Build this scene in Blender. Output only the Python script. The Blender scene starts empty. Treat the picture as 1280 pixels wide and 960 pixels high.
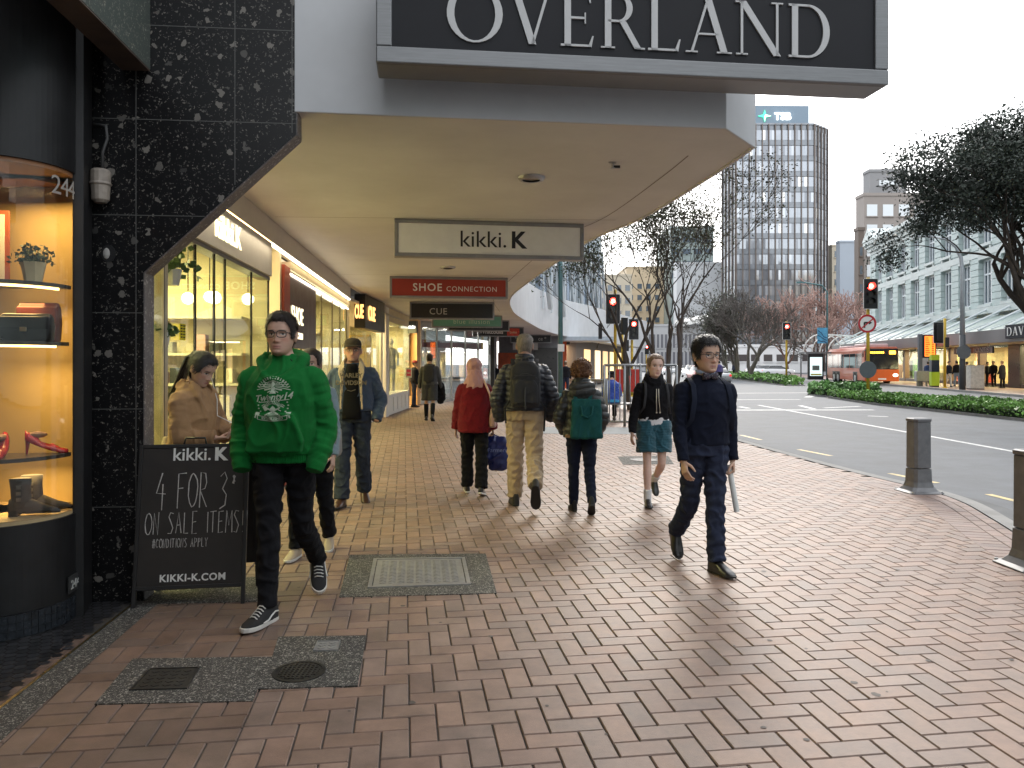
import bpy, math, random
import numpy as np
from mathutils import Vector, Matrix, noise
from mathutils.bvhtree import BVHTree

R = math.radians
random.seed(7)
rng = np.random.default_rng(7)
scn = bpy.context.scene
COL = scn.collection
FPX, HZ, CX, EYE = 960.0, 455.0, 640.0, 1.53     # focal length in photo pixels, horizon row, centre column, eye height

# ------------------------------------------------------------------ camera
cam_d = bpy.data.cameras.new('camera')
cam = bpy.data.objects.new('camera', cam_d)
COL.objects.link(cam)
cam.location = (0, 0, EYE)
cam.rotation_euler = (R(90), 0, 0)
cam_d.sensor_width = 36
cam_d.lens = 27.0
cam_d.shift_y = -25 / 1280
cam_d.clip_end = 3000
cam_d.clip_start = 0.05
scn.camera = cam

# ------------------------------------------------------------------ sky and sun
world = bpy.data.worlds.new('World')
scn.world = world
world.use_nodes = True
wn = world.node_tree
wn.nodes.clear()
w_out = wn.nodes.new('ShaderNodeOutputWorld')
w_bg = wn.nodes.new('ShaderNodeBackground')
w_hsv = wn.nodes.new('ShaderNodeHueSaturation')
w_sky = wn.nodes.new('ShaderNodeTexSky')
w_sky.sky_type = 'NISHITA'
w_sky.sun_disc = False
w_sky.sun_elevation = R(30)
w_sky.sun_rotation = R(12)
w_sky.air_density = 1.3
w_sky.dust_density = 1.5
w_hsv.inputs['Saturation'].default_value = 0.35
w_bg.inputs['Strength'].default_value = 0.15
wn.links.new(w_sky.outputs[0], w_hsv.inputs['Color'])
w_mix = wn.nodes.new('ShaderNodeMix')               # thin bright cloud cover over the clear sky
w_mix.data_type = 'RGBA'
w_mix.inputs['Factor'].default_value = 0.6
w_mix.inputs[7].default_value = (6.9, 7.05, 7.3, 1)
wn.links.new(w_hsv.outputs[0], w_mix.inputs[6])
wn.links.new(w_mix.outputs[2], w_bg.inputs['Color'])
wn.links.new(w_bg.outputs[0], w_out.inputs['Surface'])

sun_d = bpy.data.lights.new('sun', 'SUN')
sun_d.energy = 0.7
sun_d.angle = R(14)
sun_d.color = (1, 0.93, 0.84)
sun = bpy.data.objects.new('sun', sun_d)
COL.objects.link(sun)
_sd = Vector((math.sin(R(12)) * math.cos(R(30)), math.cos(R(12)) * math.cos(R(30)), math.sin(R(30))))
sun.rotation_euler = (-_sd).to_track_quat('-Z', 'Y').to_euler()

scn.view_settings.view_transform = 'Standard'
scn.view_settings.look = 'None'
scn.view_settings.exposure = 1.42
scn.view_settings.gamma = 1
scn.view_settings.use_curve_mapping = False
scn.render.engine = 'CYCLES'
scn.cycles.use_denoising = True
scn.cycles.max_bounces = 7
scn.cycles.transparent_max_bounces = 14
scn.cycles.sample_clamp_indirect = 6
scn.cycles.caustics_reflective = False
scn.cycles.caustics_refractive = False

# ------------------------------------------------------------------ helpers
def G(px, py, z=0.0):
    d = (EYE - z) * FPX / (py - HZ)
    return np.array([(px - CX) / FPX * d, d, z])

def P(px, py, d):
    return np.array([(px - CX) / FPX * d, d, EYE + (HZ - py) / FPX * d])

class MB:
    """collects faces; build() links them as one mesh object"""
    def __init__(s):
        s.v, s.f, s.m, s.mi = [], [], [], 0
    def add(s, vs, fs):
        o = len(s.v)
        s.v += [tuple(map(float, p)) for p in vs]
        s.f += [tuple(i + o for i in f) for f in fs]
        s.m += [s.mi] * len(fs)
        return s
    def box(s, c, size, rz=0, M=None):
        x, y, z = [q / 2 for q in size]
        vs = [(i * x, j * y, k * z) for k in (-1, 1) for j in (-1, 1) for i in (-1, 1)]
        if rz:
            ca, sa = math.cos(rz), math.sin(rz)
            vs = [(a * ca - b * sa, a * sa + b * ca, e) for a, b, e in vs]
        vs = [(a + c[0], b + c[1], e + c[2]) for a, b, e in vs]
        if M is not None:
            vs = [tuple(M @ Vector(p)) for p in vs]
        return s.add(vs, [(0, 2, 3, 1), (4, 5, 7, 6), (0, 1, 5, 4), (2, 6, 7, 3), (0, 4, 6, 2), (1, 3, 7, 5)])
    def bb(s, x0, x1, y0, y1, z0, z1):
        return s.box(((x0 + x1) / 2, (y0 + y1) / 2, (z0 + z1) / 2), (abs(x1 - x0), abs(y1 - y0), abs(z1 - z0)))
    def quad(s, *p):
        return s.add(p, [tuple(range(len(p)))])
    def prism(s, poly, z0, z1):
        n = len(poly)
        a = sum(poly[i][0] * poly[(i + 1) % n][1] - poly[(i + 1) % n][0] * poly[i][1] for i in range(n))
        if a < 0:
            poly = poly[::-1]
        vs = [(p[0], p[1], z0) for p in poly] + [(p[0], p[1], z1) for p in poly]
        fs = [tuple(range(n))[::-1], tuple(range(n, 2 * n))] + [(i, (i + 1) % n, n + (i + 1) % n, n + i) for i in range(n)]
        return s.add(vs, fs)
    def extrude(s, poly, off):
        """planar 3d polygon pushed along a vector"""
        n = len(poly)
        off = np.array(off, float)
        vs = [np.array(p, float) for p in poly] + [np.array(p, float) + off for p in poly]
        fs = [tuple(range(n)), tuple(range(n, 2 * n))[::-1]] + [(i, n + i, n + (i + 1) % n, (i + 1) % n) for i in range(n)]
        return s.add(vs, fs)
    def tube(s, pts, r, n=8, cap=True):
        pts = [np.array(p, float) for p in pts]
        rs = r if hasattr(r, '__len__') else [r] * len(pts)
        rings, prev = [], None
        for i, p in enumerate(pts):
            t = pts[min(i + 1, len(pts) - 1)] - pts[max(i - 1, 0)]
            t = t / (np.linalg.norm(t) + 1e-12)
            if prev is None:
                u = np.cross(t, [0, 0, 1.0] if abs(t[2]) < .9 else [1.0, 0, 0])
            else:
                u = prev - t * np.dot(prev, t)
            u = u / (np.linalg.norm(u) + 1e-12)
            prev = u
            w = np.cross(t, u)
            rings.append([p + rs[i] * (math.cos(a) * u + math.sin(a) * w) for a in np.linspace(0, 2 * math.pi, n, endpoint=False)])
        return s.loft(rings, cap)
    def loft(s, rings, cap=True):
        n = len(rings[0])
        vs = [p for r in rings for p in r]
        fs = [(i * n + j, i * n + (j + 1) % n, (i + 1) * n + (j + 1) % n, (i + 1) * n + j) for i in range(len(rings) - 1) for j in range(n)]
        if cap:
            fs += [tuple(range(n))[::-1], tuple(range((len(rings) - 1) * n, len(rings) * n))]
        return s.add(vs, fs)
    def lathe(s, prof, c=(0, 0, 0), n=24, cap=True):
        return s.loft([[(c[0] + r * math.cos(a), c[1] + r * math.sin(a), c[2] + z) for a in np.linspace(0, 2 * math.pi, n, endpoint=False)] for r, z in prof], cap)
    def ball(s, c, r, n=12, m=8):
        r = r if hasattr(r, '__len__') else (r, r, r)
        return s.loft([[(c[0] + r[0] * math.sin(b) * math.cos(a), c[1] + r[1] * math.sin(b) * math.sin(a), c[2] - r[2] * math.cos(b)) for a in np.linspace(0, 2 * math.pi, n, endpoint=False)] for b in np.linspace(.08, math.pi - .08, m)])
    def xf(s, M, i0=0):
        for i in range(i0, len(s.v)):
            s.v[i] = tuple(M @ Vector(s.v[i]))
        return s
    def mesh(s, name):
        me = bpy.data.meshes.new(name)
        me.from_pydata(s.v, [], s.f)
        return me
    def build(s, name, mat=None, parent=None, bevel=0, smooth=False, seg=2, **props):
        me = s.mesh(name)
        mats = mat if isinstance(mat, (list, tuple)) else [mat]
        for m in mats:
            if m:
                me.materials.append(m)
        if len(mats) > 1:
            me.polygons.foreach_set('material_index', s.m)
        if smooth:
            me.polygons.foreach_set('use_smooth', [True] * len(me.polygons))
        me.update()
        return link(name, me, parent, bevel, seg, **props)

def link(name, me, parent=None, bevel=0, seg=2, **props):
    o = bpy.data.objects.new(name, me)
    COL.objects.link(o)
    if parent:
        o.parent = parent
    if bevel:
        b = o.modifiers.new('bevel', 'BEVEL')
        b.width, b.segments, b.limit_method, b.angle_limit = bevel, seg, 'ANGLE', R(40)
        b.harden_normals = False
    for k, v in props.items():
        o[k] = v
    return o

def thing(name, label, cat, loc=(0, 0, 0), rz=0, group=None):
    o = bpy.data.objects.new(name, None)
    COL.objects.link(o)
    o.empty_display_size = .2
    o.location = tuple(map(float, loc))
    o.rotation_euler = (0, 0, rz)
    o['label'] = label
    o['category'] = cat
    if group:
        o['group'] = group
    return o

def tag(o, label, cat, group=None):
    o['label'] = label
    o['category'] = cat
    if group:
        o['group'] = group
    return o

def dup(root, loc, rz=None, label=None, group=None):
    def cp(o, par):
        c = o.copy()
        COL.objects.link(c)
        if par:
            c.parent = par
        for ch in o.children:
            cp(ch, c)
        return c
    r = cp(root, None)
    r.location = tuple(map(float, loc))
    if rz is not None:
        r.rotation_euler = (0, 0, rz)
    if label:
        r['label'] = label
    if group:
        r['group'] = group
    return r

def lamp(name, kind, loc, energy, color=(1, .85, .6), size=.5, rot=None, parent=None, size_y=None):
    d = bpy.data.lights.new(name, kind)
    d.energy = energy
    d.color = color
    if kind == 'AREA':
        d.size = size
        if size_y:
            d.shape = 'RECTANGLE'
            d.size_y = size_y
    else:
        d.shadow_soft_size = size
    o = bpy.data.objects.new(name, d)
    COL.objects.link(o)
    o.location = loc
    if rot:
        o.rotation_euler = rot
    if parent:
        o.parent = parent
    return o

# ------------------------------------------------------------------ materials
MATS = {}
def nt(name):
    m = bpy.data.materials.new(name)
    m.use_nodes = True
    t = m.node_tree
    return m, t, t.nodes['Principled BSDF']

def mat(name, col, rough=.6, metal=0, var=.12, scale=6, bump=0, bscale=60, spec=.5, coat=0, sheen=0, detail=4, stretch=None):
    if name in MATS:
        return MATS[name]
    m, t, b = nt(name)
    c = list(col) + [1]
    b.inputs['Roughness'].default_value = rough
    b.inputs['Metallic'].default_value = metal
    b.inputs['Specular IOR Level'].default_value = spec
    if coat:
        b.inputs['Coat Weight'].default_value = coat
        b.inputs['Coat Roughness'].default_value = .08
    if sheen:
        b.inputs['Sheen Weight'].default_value = sheen
        b.inputs['Sheen Roughness'].default_value = .6
    tc = t.nodes.new('ShaderNodeTexCoord')
    src = tc.outputs['Object']
    if stretch:
        mp = t.nodes.new('ShaderNodeMapping')
        mp.inputs['Scale'].default_value = stretch
        t.links.new(src, mp.inputs[0])
        src = mp.outputs[0]
    if var:
        n = t.nodes.new('ShaderNodeTexNoise')
        n.inputs['Scale'].default_value = scale
        n.inputs['Detail'].default_value = detail
        n.inputs['Roughness'].default_value = .65
        t.links.new(src, n.inputs['Vector'])
        r = t.nodes.new('ShaderNodeMapRange')
        r.inputs['From Min'].default_value = .3
        r.inputs['From Max'].default_value = .7
        r.inputs['To Min'].default_value = 1 - var
        r.inputs['To Max'].default_value = 1 + var
        t.links.new(n.outputs['Fac'], r.inputs['Value'])
        mx = t.nodes.new('ShaderNodeMix')
        mx.data_type = 'RGBA'
        mx.blend_type = 'MULTIPLY'
        mx.inputs['Factor'].default_value = 1
        mx.inputs[6].default_value = c
        t.links.new(r.outputs[0], mx.inputs[7])
        t.links.new(mx.outputs[2], b.inputs['Base Color'])
        rr = t.nodes.new('ShaderNodeMapRange')
        rr.inputs['To Min'].default_value = max(.02, rough - .1)
        rr.inputs['To Max'].default_value = min(1, rough + .1)
        t.links.new(n.outputs['Fac'], rr.inputs['Value'])
        t.links.new(rr.outputs[0], b.inputs['Roughness'])
    else:
        b.inputs['Base Color'].default_value = c
    if bump:
        n2 = t.nodes.new('ShaderNodeTexNoise')
        n2.inputs['Scale'].default_value = bscale
        n2.inputs['Detail'].default_value = 3
        t.links.new(src, n2.inputs['Vector'])
        bp = t.nodes.new('ShaderNodeBump')
        bp.inputs['Strength'].default_value = bump
        bp.inputs['Distance'].default_value = .01
        t.links.new(n2.outputs['Fac'], bp.inputs['Height'])
        t.links.new(bp.outputs[0], b.inputs['Normal'])
    MATS[name] = m
    return m

def emat(name, col, strength):
    if name in MATS:
        return MATS[name]
    m, t, b = nt(name)
    b.inputs['Base Color'].default_value = list(col) + [1]
    b.inputs['Emission Color'].default_value = list(col) + [1]
    b.inputs['Emission Strength'].default_value = strength
    MATS[name] = m
    return m

def glassmat(name, tint=(.95, .97, .96), rough=0.0, base=.025, ior=1.5):
    if name in MATS:
        return MATS[name]
    m = bpy.data.materials.new(name)
    m.use_nodes = True
    t = m.node_tree
    t.nodes.clear()
    o = t.nodes.new('ShaderNodeOutputMaterial')
    mix = t.nodes.new('ShaderNodeMixShader')
    tr = t.nodes.new('ShaderNodeBsdfTransparent')
    tr.inputs[0].default_value = list(tint) + [1]
    gl = t.nodes.new('ShaderNodeBsdfGlossy')
    gl.inputs['Roughness'].default_value = rough
    fr = t.nodes.new('ShaderNodeLayerWeight')
    fr.inputs[0].default_value = .5
    pw = t.nodes.new('ShaderNodeMath')
    pw.operation = 'POWER'
    pw.inputs[1].default_value = 5
    t.links.new(fr.outputs['Facing'], pw.inputs[0])
    ad = t.nodes.new('ShaderNodeMath')
    ad.operation = 'MULTIPLY_ADD'
    ad.use_clamp = True
    ad.inputs[1].default_value = .6
    ad.inputs[2].default_value = base
    t.links.new(pw.outputs[0], ad.inputs[0])
    t.links.new(ad.outputs[0], mix.inputs[0])
    t.links.new(tr.outputs[0], mix.inputs[1])
    t.links.new(gl.outputs[0], mix.inputs[2])
    t.links.new(mix.outputs[0], o.inputs[0])
    MATS[name] = m
    return m

def attrmat(name, rough=.6, bump=0, bscale=80, spec=.5, var=.1, vscale=9, attr='Col', sss=0, rvar=.1):
    if name in MATS:
        return MATS[name]
    m, t, b = nt(name)
    a = t.nodes.new('ShaderNodeAttribute')
    a.attribute_name = attr
    tc = t.nodes.new('ShaderNodeTexCoord')
    n = t.nodes.new('ShaderNodeTexNoise')
    n.inputs['Scale'].default_value = vscale
    n.inputs['Detail'].default_value = 6
    n.inputs['Roughness'].default_value = .7
    t.links.new(tc.outputs['Object'], n.inputs['Vector'])
    r = t.nodes.new('ShaderNodeMapRange')
    r.inputs['From Min'].default_value = .3
    r.inputs['From Max'].default_value = .7
    r.inputs['To Min'].default_value = 1 - var
    r.inputs['To Max'].default_value = 1 + var
    t.links.new(n.outputs['Fac'], r.inputs['Value'])
    mx = t.nodes.new('ShaderNodeMix')
    mx.data_type = 'RGBA'
    mx.blend_type = 'MULTIPLY'
    mx.inputs['Factor'].default_value = 1
    t.links.new(a.outputs['Color'], mx.inputs[6])
    t.links.new(r.outputs[0], mx.inputs[7])
    t.links.new(mx.outputs[2], b.inputs['Base Color'])
    rr = t.nodes.new('ShaderNodeMapRange')
    rr.inputs['To Min'].default_value = rough - rvar
    rr.inputs['To Max'].default_value = rough + rvar
    t.links.new(n.outputs['Fac'], rr.inputs['Value'])
    t.links.new(rr.outputs[0], b.inputs['Roughness'])
    b.inputs['Specular IOR Level'].default_value = spec
    if sss:
        b.inputs['Subsurface Weight'].default_value = sss
        b.inputs['Subsurface Radius'].default_value = (.012, .005, .003)
        b.inputs['Subsurface Scale'].default_value = 1
    if bump:
        n2 = t.nodes.new('ShaderNodeTexNoise')
        n2.inputs['Scale'].default_value = bscale
        n2.inputs['Detail'].default_value = 3
        t.links.new(tc.outputs['Object'], n2.inputs['Vector'])
        bp = t.nodes.new('ShaderNodeBump')
        bp.inputs['Strength'].default_value = bump
        bp.inputs['Distance'].default_value = .005
        t.links.new(n2.outputs['Fac'], bp.inputs['Height'])
        t.links.new(bp.outputs[0], b.inputs['Normal'])
    MATS[name] = m
    return m

def terrazzo(name, base, chips, scale, dens, rough=.25, big=True):
    """dark stone with pale angular chips of two sizes"""
    m, t, b = nt(name)
    tc = t.nodes.new('ShaderNodeTexCoord')
    wz = t.nodes.new('ShaderNodeTexNoise'); wz.inputs['Scale'].default_value = scale * 2.2; wz.inputs['Detail'].default_value = 3
    t.links.new(tc.outputs['Object'], wz.inputs['Vector'])
    warp = t.nodes.new('ShaderNodeMixRGB'); warp.blend_type = 'LINEAR_LIGHT'; warp.inputs[0].default_value = .42 / scale
    t.links.new(tc.outputs['Object'], warp.inputs[1]); t.links.new(wz.outputs['Color'], warp.inputs[2])
    cur = None
    def layer(sc, thr, prev):
        v = t.nodes.new('ShaderNodeTexVoronoi')
        v.inputs['Scale'].default_value = sc
        t.links.new(warp.outputs[0], v.inputs['Vector'])
        sep = t.nodes.new('ShaderNodeSeparateColor')
        t.links.new(v.outputs['Color'], sep.inputs[0])
        lt = t.nodes.new('ShaderNodeMath'); lt.operation = 'MULTIPLY'
        t.links.new(sep.outputs[0], lt.inputs[0]); lt.inputs[1].default_value = thr
        c = t.nodes.new('ShaderNodeMath'); c.operation = 'LESS_THAN'
        t.links.new(v.outputs['Distance'], c.inputs[0]); t.links.new(lt.outputs[0], c.inputs[1])
        sel = t.nodes.new('ShaderNodeMath'); sel.operation = 'GREATER_THAN'
        t.links.new(sep.outputs[1], sel.inputs[0]); sel.inputs[1].default_value = 1 - dens
        f = t.nodes.new('ShaderNodeMath'); f.operation = 'MULTIPLY'
        t.links.new(c.outputs[0], f.inputs[0]); t.links.new(sel.outputs[0], f.inputs[1])
        ramp = t.nodes.new('ShaderNodeValToRGB')
        ramp.color_ramp.elements[0].color = list(chips[0]) + [1]
        ramp.color_ramp.elements[1].color = list(chips[1]) + [1]
        t.links.new(sep.outputs[2], ramp.inputs[0])
        mx = t.nodes.new('ShaderNodeMix'); mx.data_type = 'RGBA'
        t.links.new(f.outputs[0], mx.inputs['Factor'])
        if prev is None:
            mx.inputs[6].default_value = list(base) + [1]
        else:
            t.links.new(prev, mx.inputs[6])
        t.links.new(ramp.outputs[0], mx.inputs[7])
        return mx.outputs[2]
    cur = layer(scale * 6, .55, None)
    cur = layer(scale * 2.6, .5, cur) if not big else layer(scale * 2.6, .30, cur)
    if big:
        cur = layer(scale, .36, cur)
    t.links.new(cur, b.inputs['Base Color'])
    b.inputs['Roughness'].default_value = rough
    b.inputs['Specular IOR Level'].default_value = .3
    MATS[name] = m
    return m

# ------------------------------------------------------------------ lettering
def text_mb(s, size=1.0, depth=.01, align='CENTER', bold=0, spacing=1.0):
    """sans letters in the XZ plane facing -Y, baseline z=0"""
    c = bpy.data.curves.new('lettering', 'FONT')
    c.body, c.size, c.extrude, c.align_x, c.offset = s, size, depth / 2, align, bold
    c.space_character = spacing
    c.resolution_u = 3
    o = bpy.data.objects.new('lettering', c)
    COL.objects.link(o)
    dg = bpy.context.evaluated_depsgraph_get()
    me = bpy.data.meshes.new_from_object(o.evaluated_get(dg))
    mb = MB()
    mb.add([(v.co.x, -v.co.z, v.co.y) for v in me.vertices], [tuple(p.vertices) for p in me.polygons])
    bpy.data.objects.remove(o)
    bpy.data.curves.remove(c)
    bpy.data.meshes.remove(me)
    return mb

def text_w(mb):
    xs = [p[0] for p in mb.v]
    return min(xs), max(xs)

def _bar(x0, z0, x1, z1, w):
    """stem of horizontal width w between two heights"""
    return [(x0 - w / 2, z0), (x0 + w / 2, z0), (x1 + w / 2, z1), (x1 - w / 2, z1)]

def _bowl(cx, cz, rx, rz, t, thin, a0=0, a1=360, n=28):
    out, inn = [], []
    for a in np.linspace(R(a0), R(a1), n):
        c, s_ = math.cos(a), math.sin(a)
        out.append((cx + rx * c, cz + rz * s_))
        inn.append((cx + (rx - t) * c, cz + (rz - thin) * s_))
    return [[out[i], out[i + 1], inn[i + 1], inn[i]] for i in range(n - 1)]

def serif_glyph(ch):
    T, t, s = .115, .04, .022
    q = []
    def stem(x, z0=0, z1=1, w=T):
        q.append(_bar(x, z0, x, z1, w))
    def ser(x, z, w=.25):
        q.append([(x - w / 2, z), (x + w / 2, z), (x + w / 2, z + s * 1.3), (x - w / 2, z + s * 1.3)])
    def hb(x0, x1, z, h=t):
        q.append([(x0, z), (x1, z), (x1, z + h), (x0, z + h)])
    top = 1 - s * 1.3
    if ch == 'O':
        q += _bowl(.5, .5, .48, .52, .13, .035); return q, 1.0
    if ch == 'V':
        q.append(_bar(.13, 1, .44, 0, .13)); q.append(_bar(.72, 1, .44, 0, .05)); ser(.13, top, .28); ser(.72, top, .22); return q, .86
    if ch == 'E':
        stem(.14); hb(.02, .55, 0); hb(.02, .53, 1 - t); hb(.14, .45, .5); q.append([(.5, 0), (.56, 0), (.6, .2), (.575, .2)]); q.append([(.49, 1), (.535, 1), (.55, .8), (.525, .8)]); q.append(_bar(.45, .42, .45, .62, .022)); return q, .66
    if ch == 'R':
        stem(.14); ser(.14, 0); hb(.02, .35, 1 - t); hb(.14, .35, .48); q += _bowl(.33, .74, .25, .26, .11, .04, -90, 90, 16); q.append(_bar(.4, .5, .68, .0, .12)); q.append([(.62, 0), (.8, 0), (.8, .03), (.62, .03)]); return q, .78
    if ch == 'L':
        stem(.14); ser(.14, top); hb(.02, .55, 0); q.append([(.5, 0), (.57, 0), (.61, .22), (.585, .22)]); return q, .64
    if ch == 'A':
        q.append(_bar(.12, 0, .42, 1, .045)); q.append(_bar(.72, 0, .42, 1, .13)); hb(.22, .62, .33, .035); ser(.12, 0, .22); ser(.72, 0, .28); return q, .87
    if ch == 'N':
        stem(.12, w=.045); stem(.78, w=.045); q.append(_bar(.13, 1, .78, 0, .14)); ser(.12, 0, .22); ser(.78, top, .22); ser(.08, top, .16); return q, .92
    if ch == 'D':
        stem(.14); hb(.02, .42, 0); hb(.02, .42, 1 - t); q += _bowl(.38, .5, .42, .5, .125, .04, -90, 90, 22); return q, .88
    if ch == 'I':
        stem(.14); ser(.14, 0); ser(.14, top); return q, .3
    if ch == 'J':
        stem(.2, -.05, 1); ser(.2, top); q += _bowl(.08, -.05, .175, .17, .11, .05, -170, 0, 12); return q, .36
    if ch == 'S':
        q += _bowl(.3, .74, .25, .26, .09, .04, 20, 270, 16); q += _bowl(.3, .25, .27, .27, .09, .04, -160, 90, 16); return q, .6
    return q, .35

def serif_mb(word, size, depth=.02, gap=.04):
    mb, x = MB(), 0
    for ch in word:
        qs, w = serif_glyph(ch)
        for q in qs:
            mb.extrude([((x + a) * size, 0, b * size) for a, b in q], (0, -depth, 0))
        x += w + gap
    return mb, (x - gap) * size

STROKES = {
    '4': [[(.45, 1), (.05, .42), (.75, .42)], [(.5, .7), (.48, -.05)]],
    'F': [[(.1, 0), (.12, 1), (.7, 1.02)], [(.12, .55), (.5, .56)]],
    'O': [[(.4 + .36 * math.cos(a), .5 + .5 * math.sin(a)) for a in np.linspace(1.6, 7.9, 14)]],
    'R': [[(.1, 0), (.12, 1), (.5, .98), (.6, .75), (.45, .55), (.12, .5), (.65, 0)]],
    '3': [[(.1, .9), (.4, 1.02), (.6, .8), (.3, .55), (.6, .35), (.5, .02), (.1, -.1)]],
    '*': [[(.2, .9), (.4, .7)], [(.4, .9), (.2, .7)], [(.3, .95), (.3, .65)]],
    'N': [[(.1, 0), (.12, 1), (.6, 0), (.62, 1)]],
    'S': [[(.6, .95), (.3, 1), (.12, .8), (.35, .55), (.6, .3), (.4, 0), (.08, .05)]],
    'A': [[(.05, 0), (.35, 1), (.65, 0)], [(.15, .4), (.55, .4)]],
    'L': [[(.12, 1), (.1, 0), (.55, .02)]],
    'E': [[(.6, 1), (.12, 1), (.1, 0), (.6, 0)], [(.1, .52), (.5, .53)]],
    'I': [[(.2, 0), (.2, 1)]],
    'T': [[(.02, 1), (.7, 1)], [(.36, 1), (.35, 0)]],
    'M': [[(.05, 0), (.12, 1), (.4, .3), (.68, 1), (.75, 0)]],
    '!': [[(.2, .3), (.22, 1)], [(.2, .0), (.2, .06)]],
    '#': [[(.2, 0), (.3, 1)], [(.5, 0), (.6, 1)], [(.05, .35), (.7, .35)], [(.1, .7), (.75, .7)]],
    'C': [[(.6, .85), (.35, 1), (.1, .6), (.15, .2), (.4, 0), (.6, .15)]],
    'D': [[(.1, 0), (.1, 1), (.5, .85), (.6, .45), (.45, .1), (.1, 0)]],
    'P': [[(.1, 0), (.12, 1), (.55, .9), (.55, .6), (.12, .5)]],
    'Y': [[(.05, 1), (.35, .5), (.65, 1)], [(.35, .5), (.33, 0)]],
    ' ': [],
}
def chalk_mb(word, h, wsc=.8, r=.004, jit=.03):
    """thin hand-drawn strokes in the XZ plane, front at -Y"""
    mb, x = MB(), 0
    rr = random.Random(len(word))
    for ch in word:
        for st in STROKES[ch]:
            pts = [((x + a * wsc * h + rr.uniform(-jit, jit) * h * .3), 0, b * h + rr.uniform(-jit, jit) * h) for a, b in st]
            mb.tube(pts, [r * rr.uniform(.7, 1.2) for _ in pts], 5)
        x += (.42 if ch in 'I! ' else .85) * wsc * h + (.3 * wsc * h if ch == ' ' else 0)
    return mb, x

def pix2(mb, M):
    return mb.xf(M)
# ================================================================== GROUND, ROAD, PAVING
asphalt = mat('asphalt', (.125, .132, .142), .75, var=.22, scale=1.3, bump=.5, bscale=140, detail=8)
concrete = mat('kerb_concrete', (.24, .235, .225), .8, var=.2, scale=3, bump=.3, bscale=90)
gutterm = mat('gutter_concrete', (.11, .113, .115), .8, var=.25, scale=2, bump=.3, bscale=90)
mortar = mat('mortar', (.13, .115, .10), .9, var=.25, scale=20)
whitep = mat('road_paint_white', (.62, .62, .6), .6, var=.3, scale=7)
yellowp = mat('road_paint_yellow', (.6, .47, .22), .6, var=.35, scale=7)

def struct(name, mb, m, bevel=0, **k):
    o = mb.build(name, m, None, bevel, **k)
    o['kind'] = 'structure'
    return o

struct('ground', MB().quad((-600, -200, -.22), (900, -200, -.22), (900, 1500, -.22), (-600, 1500, -.22)), asphalt)
struct('road', MB().quad((-60, -40, -.12), (140, -40, -.12), (140, 420, -.12), (-60, 420, -.12)), asphalt)

KERB = [(2.2, -4), (3.2, 1.5), (3.95, 4.6), (4.40, 6.4), (4.72, 7.5), (4.97, 8.4), (5.04, 9.1), (4.98, 9.7), (4.80, 11), (4.66, 12.6), (4.5, 15.1), (4.4, 18), (4.6, 21), (4.95, 24), (4.7, 27), (4.3, 31), (4.6, 40), (5.6, 60), (9, 100)]
def smooth_poly(pts, n=6):
    out = []
    pts = [np.array(p, float) for p in pts]
    for i in range(len(pts) - 1):
        p0, p1, p2, p3 = pts[max(i - 1, 0)], pts[i], pts[i + 1], pts[min(i + 2, len(pts) - 1)]
        for t in np.linspace(0, 1, n, endpoint=False):
            out.append(.5 * (2 * p1 + (p2 - p0) * t + (2 * p0 - 5 * p1 + 4 * p2 - p3) * t * t + (3 * p1 - p0 - 3 * p2 + p3) * t ** 3))
    return [tuple(p) for p in out] + [tuple(pts[-1])]
KS = smooth_poly(KERB)
def offs(line, d):
    out = []
    for i, p in enumerate(line):
        a, b = np.array(line[max(i - 1, 0)]), np.array(line[min(i + 1, len(line) - 1)])
        t = (b - a) / np.linalg.norm(b - a)
        out.append((p[0] + t[1] * d, p[1] - t[0] * d))
    return out
def ribbon(mb, l0, l1, z0, z1=None):
    z1 = z0 if z1 is None else z1
    n = len(l0)
    return mb.add([(p[0], p[1], z0) for p in l0] + [(p[0], p[1], z1) for p in l1], [(i, i + 1, n + i + 1, n + i) for i in range(n - 1)])

def shop_x(d):
    return -1.96 - .094 * d
TH = math.atan(.094)                                   # the shopfront line leans left of straight ahead
# footpath bed under the bricks
bed = MB()
bl = [(-60, p[1]) for p in KS]
ribbon(bed, bl, KS, -.012)
struct('pavement_bed', bed, mortar)
k = MB()
ko = offs(KS, .16)
ribbon(k, KS, ko, .004)
ribbon(k, ko, offs(KS, .175), .004, -.01)
ribbon(k, offs(KS, .175), offs(KS, .185), -.01, -.125)
struct('kerb', k, concrete)
g = MB()
ribbon(g, offs(KS, .185), offs(KS, .62), -.112, -.114)
ribbon(g, offs(KS, .62), offs(KS, .64), -.114, -.13)
struct('gutter', g, gutterm)

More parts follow.
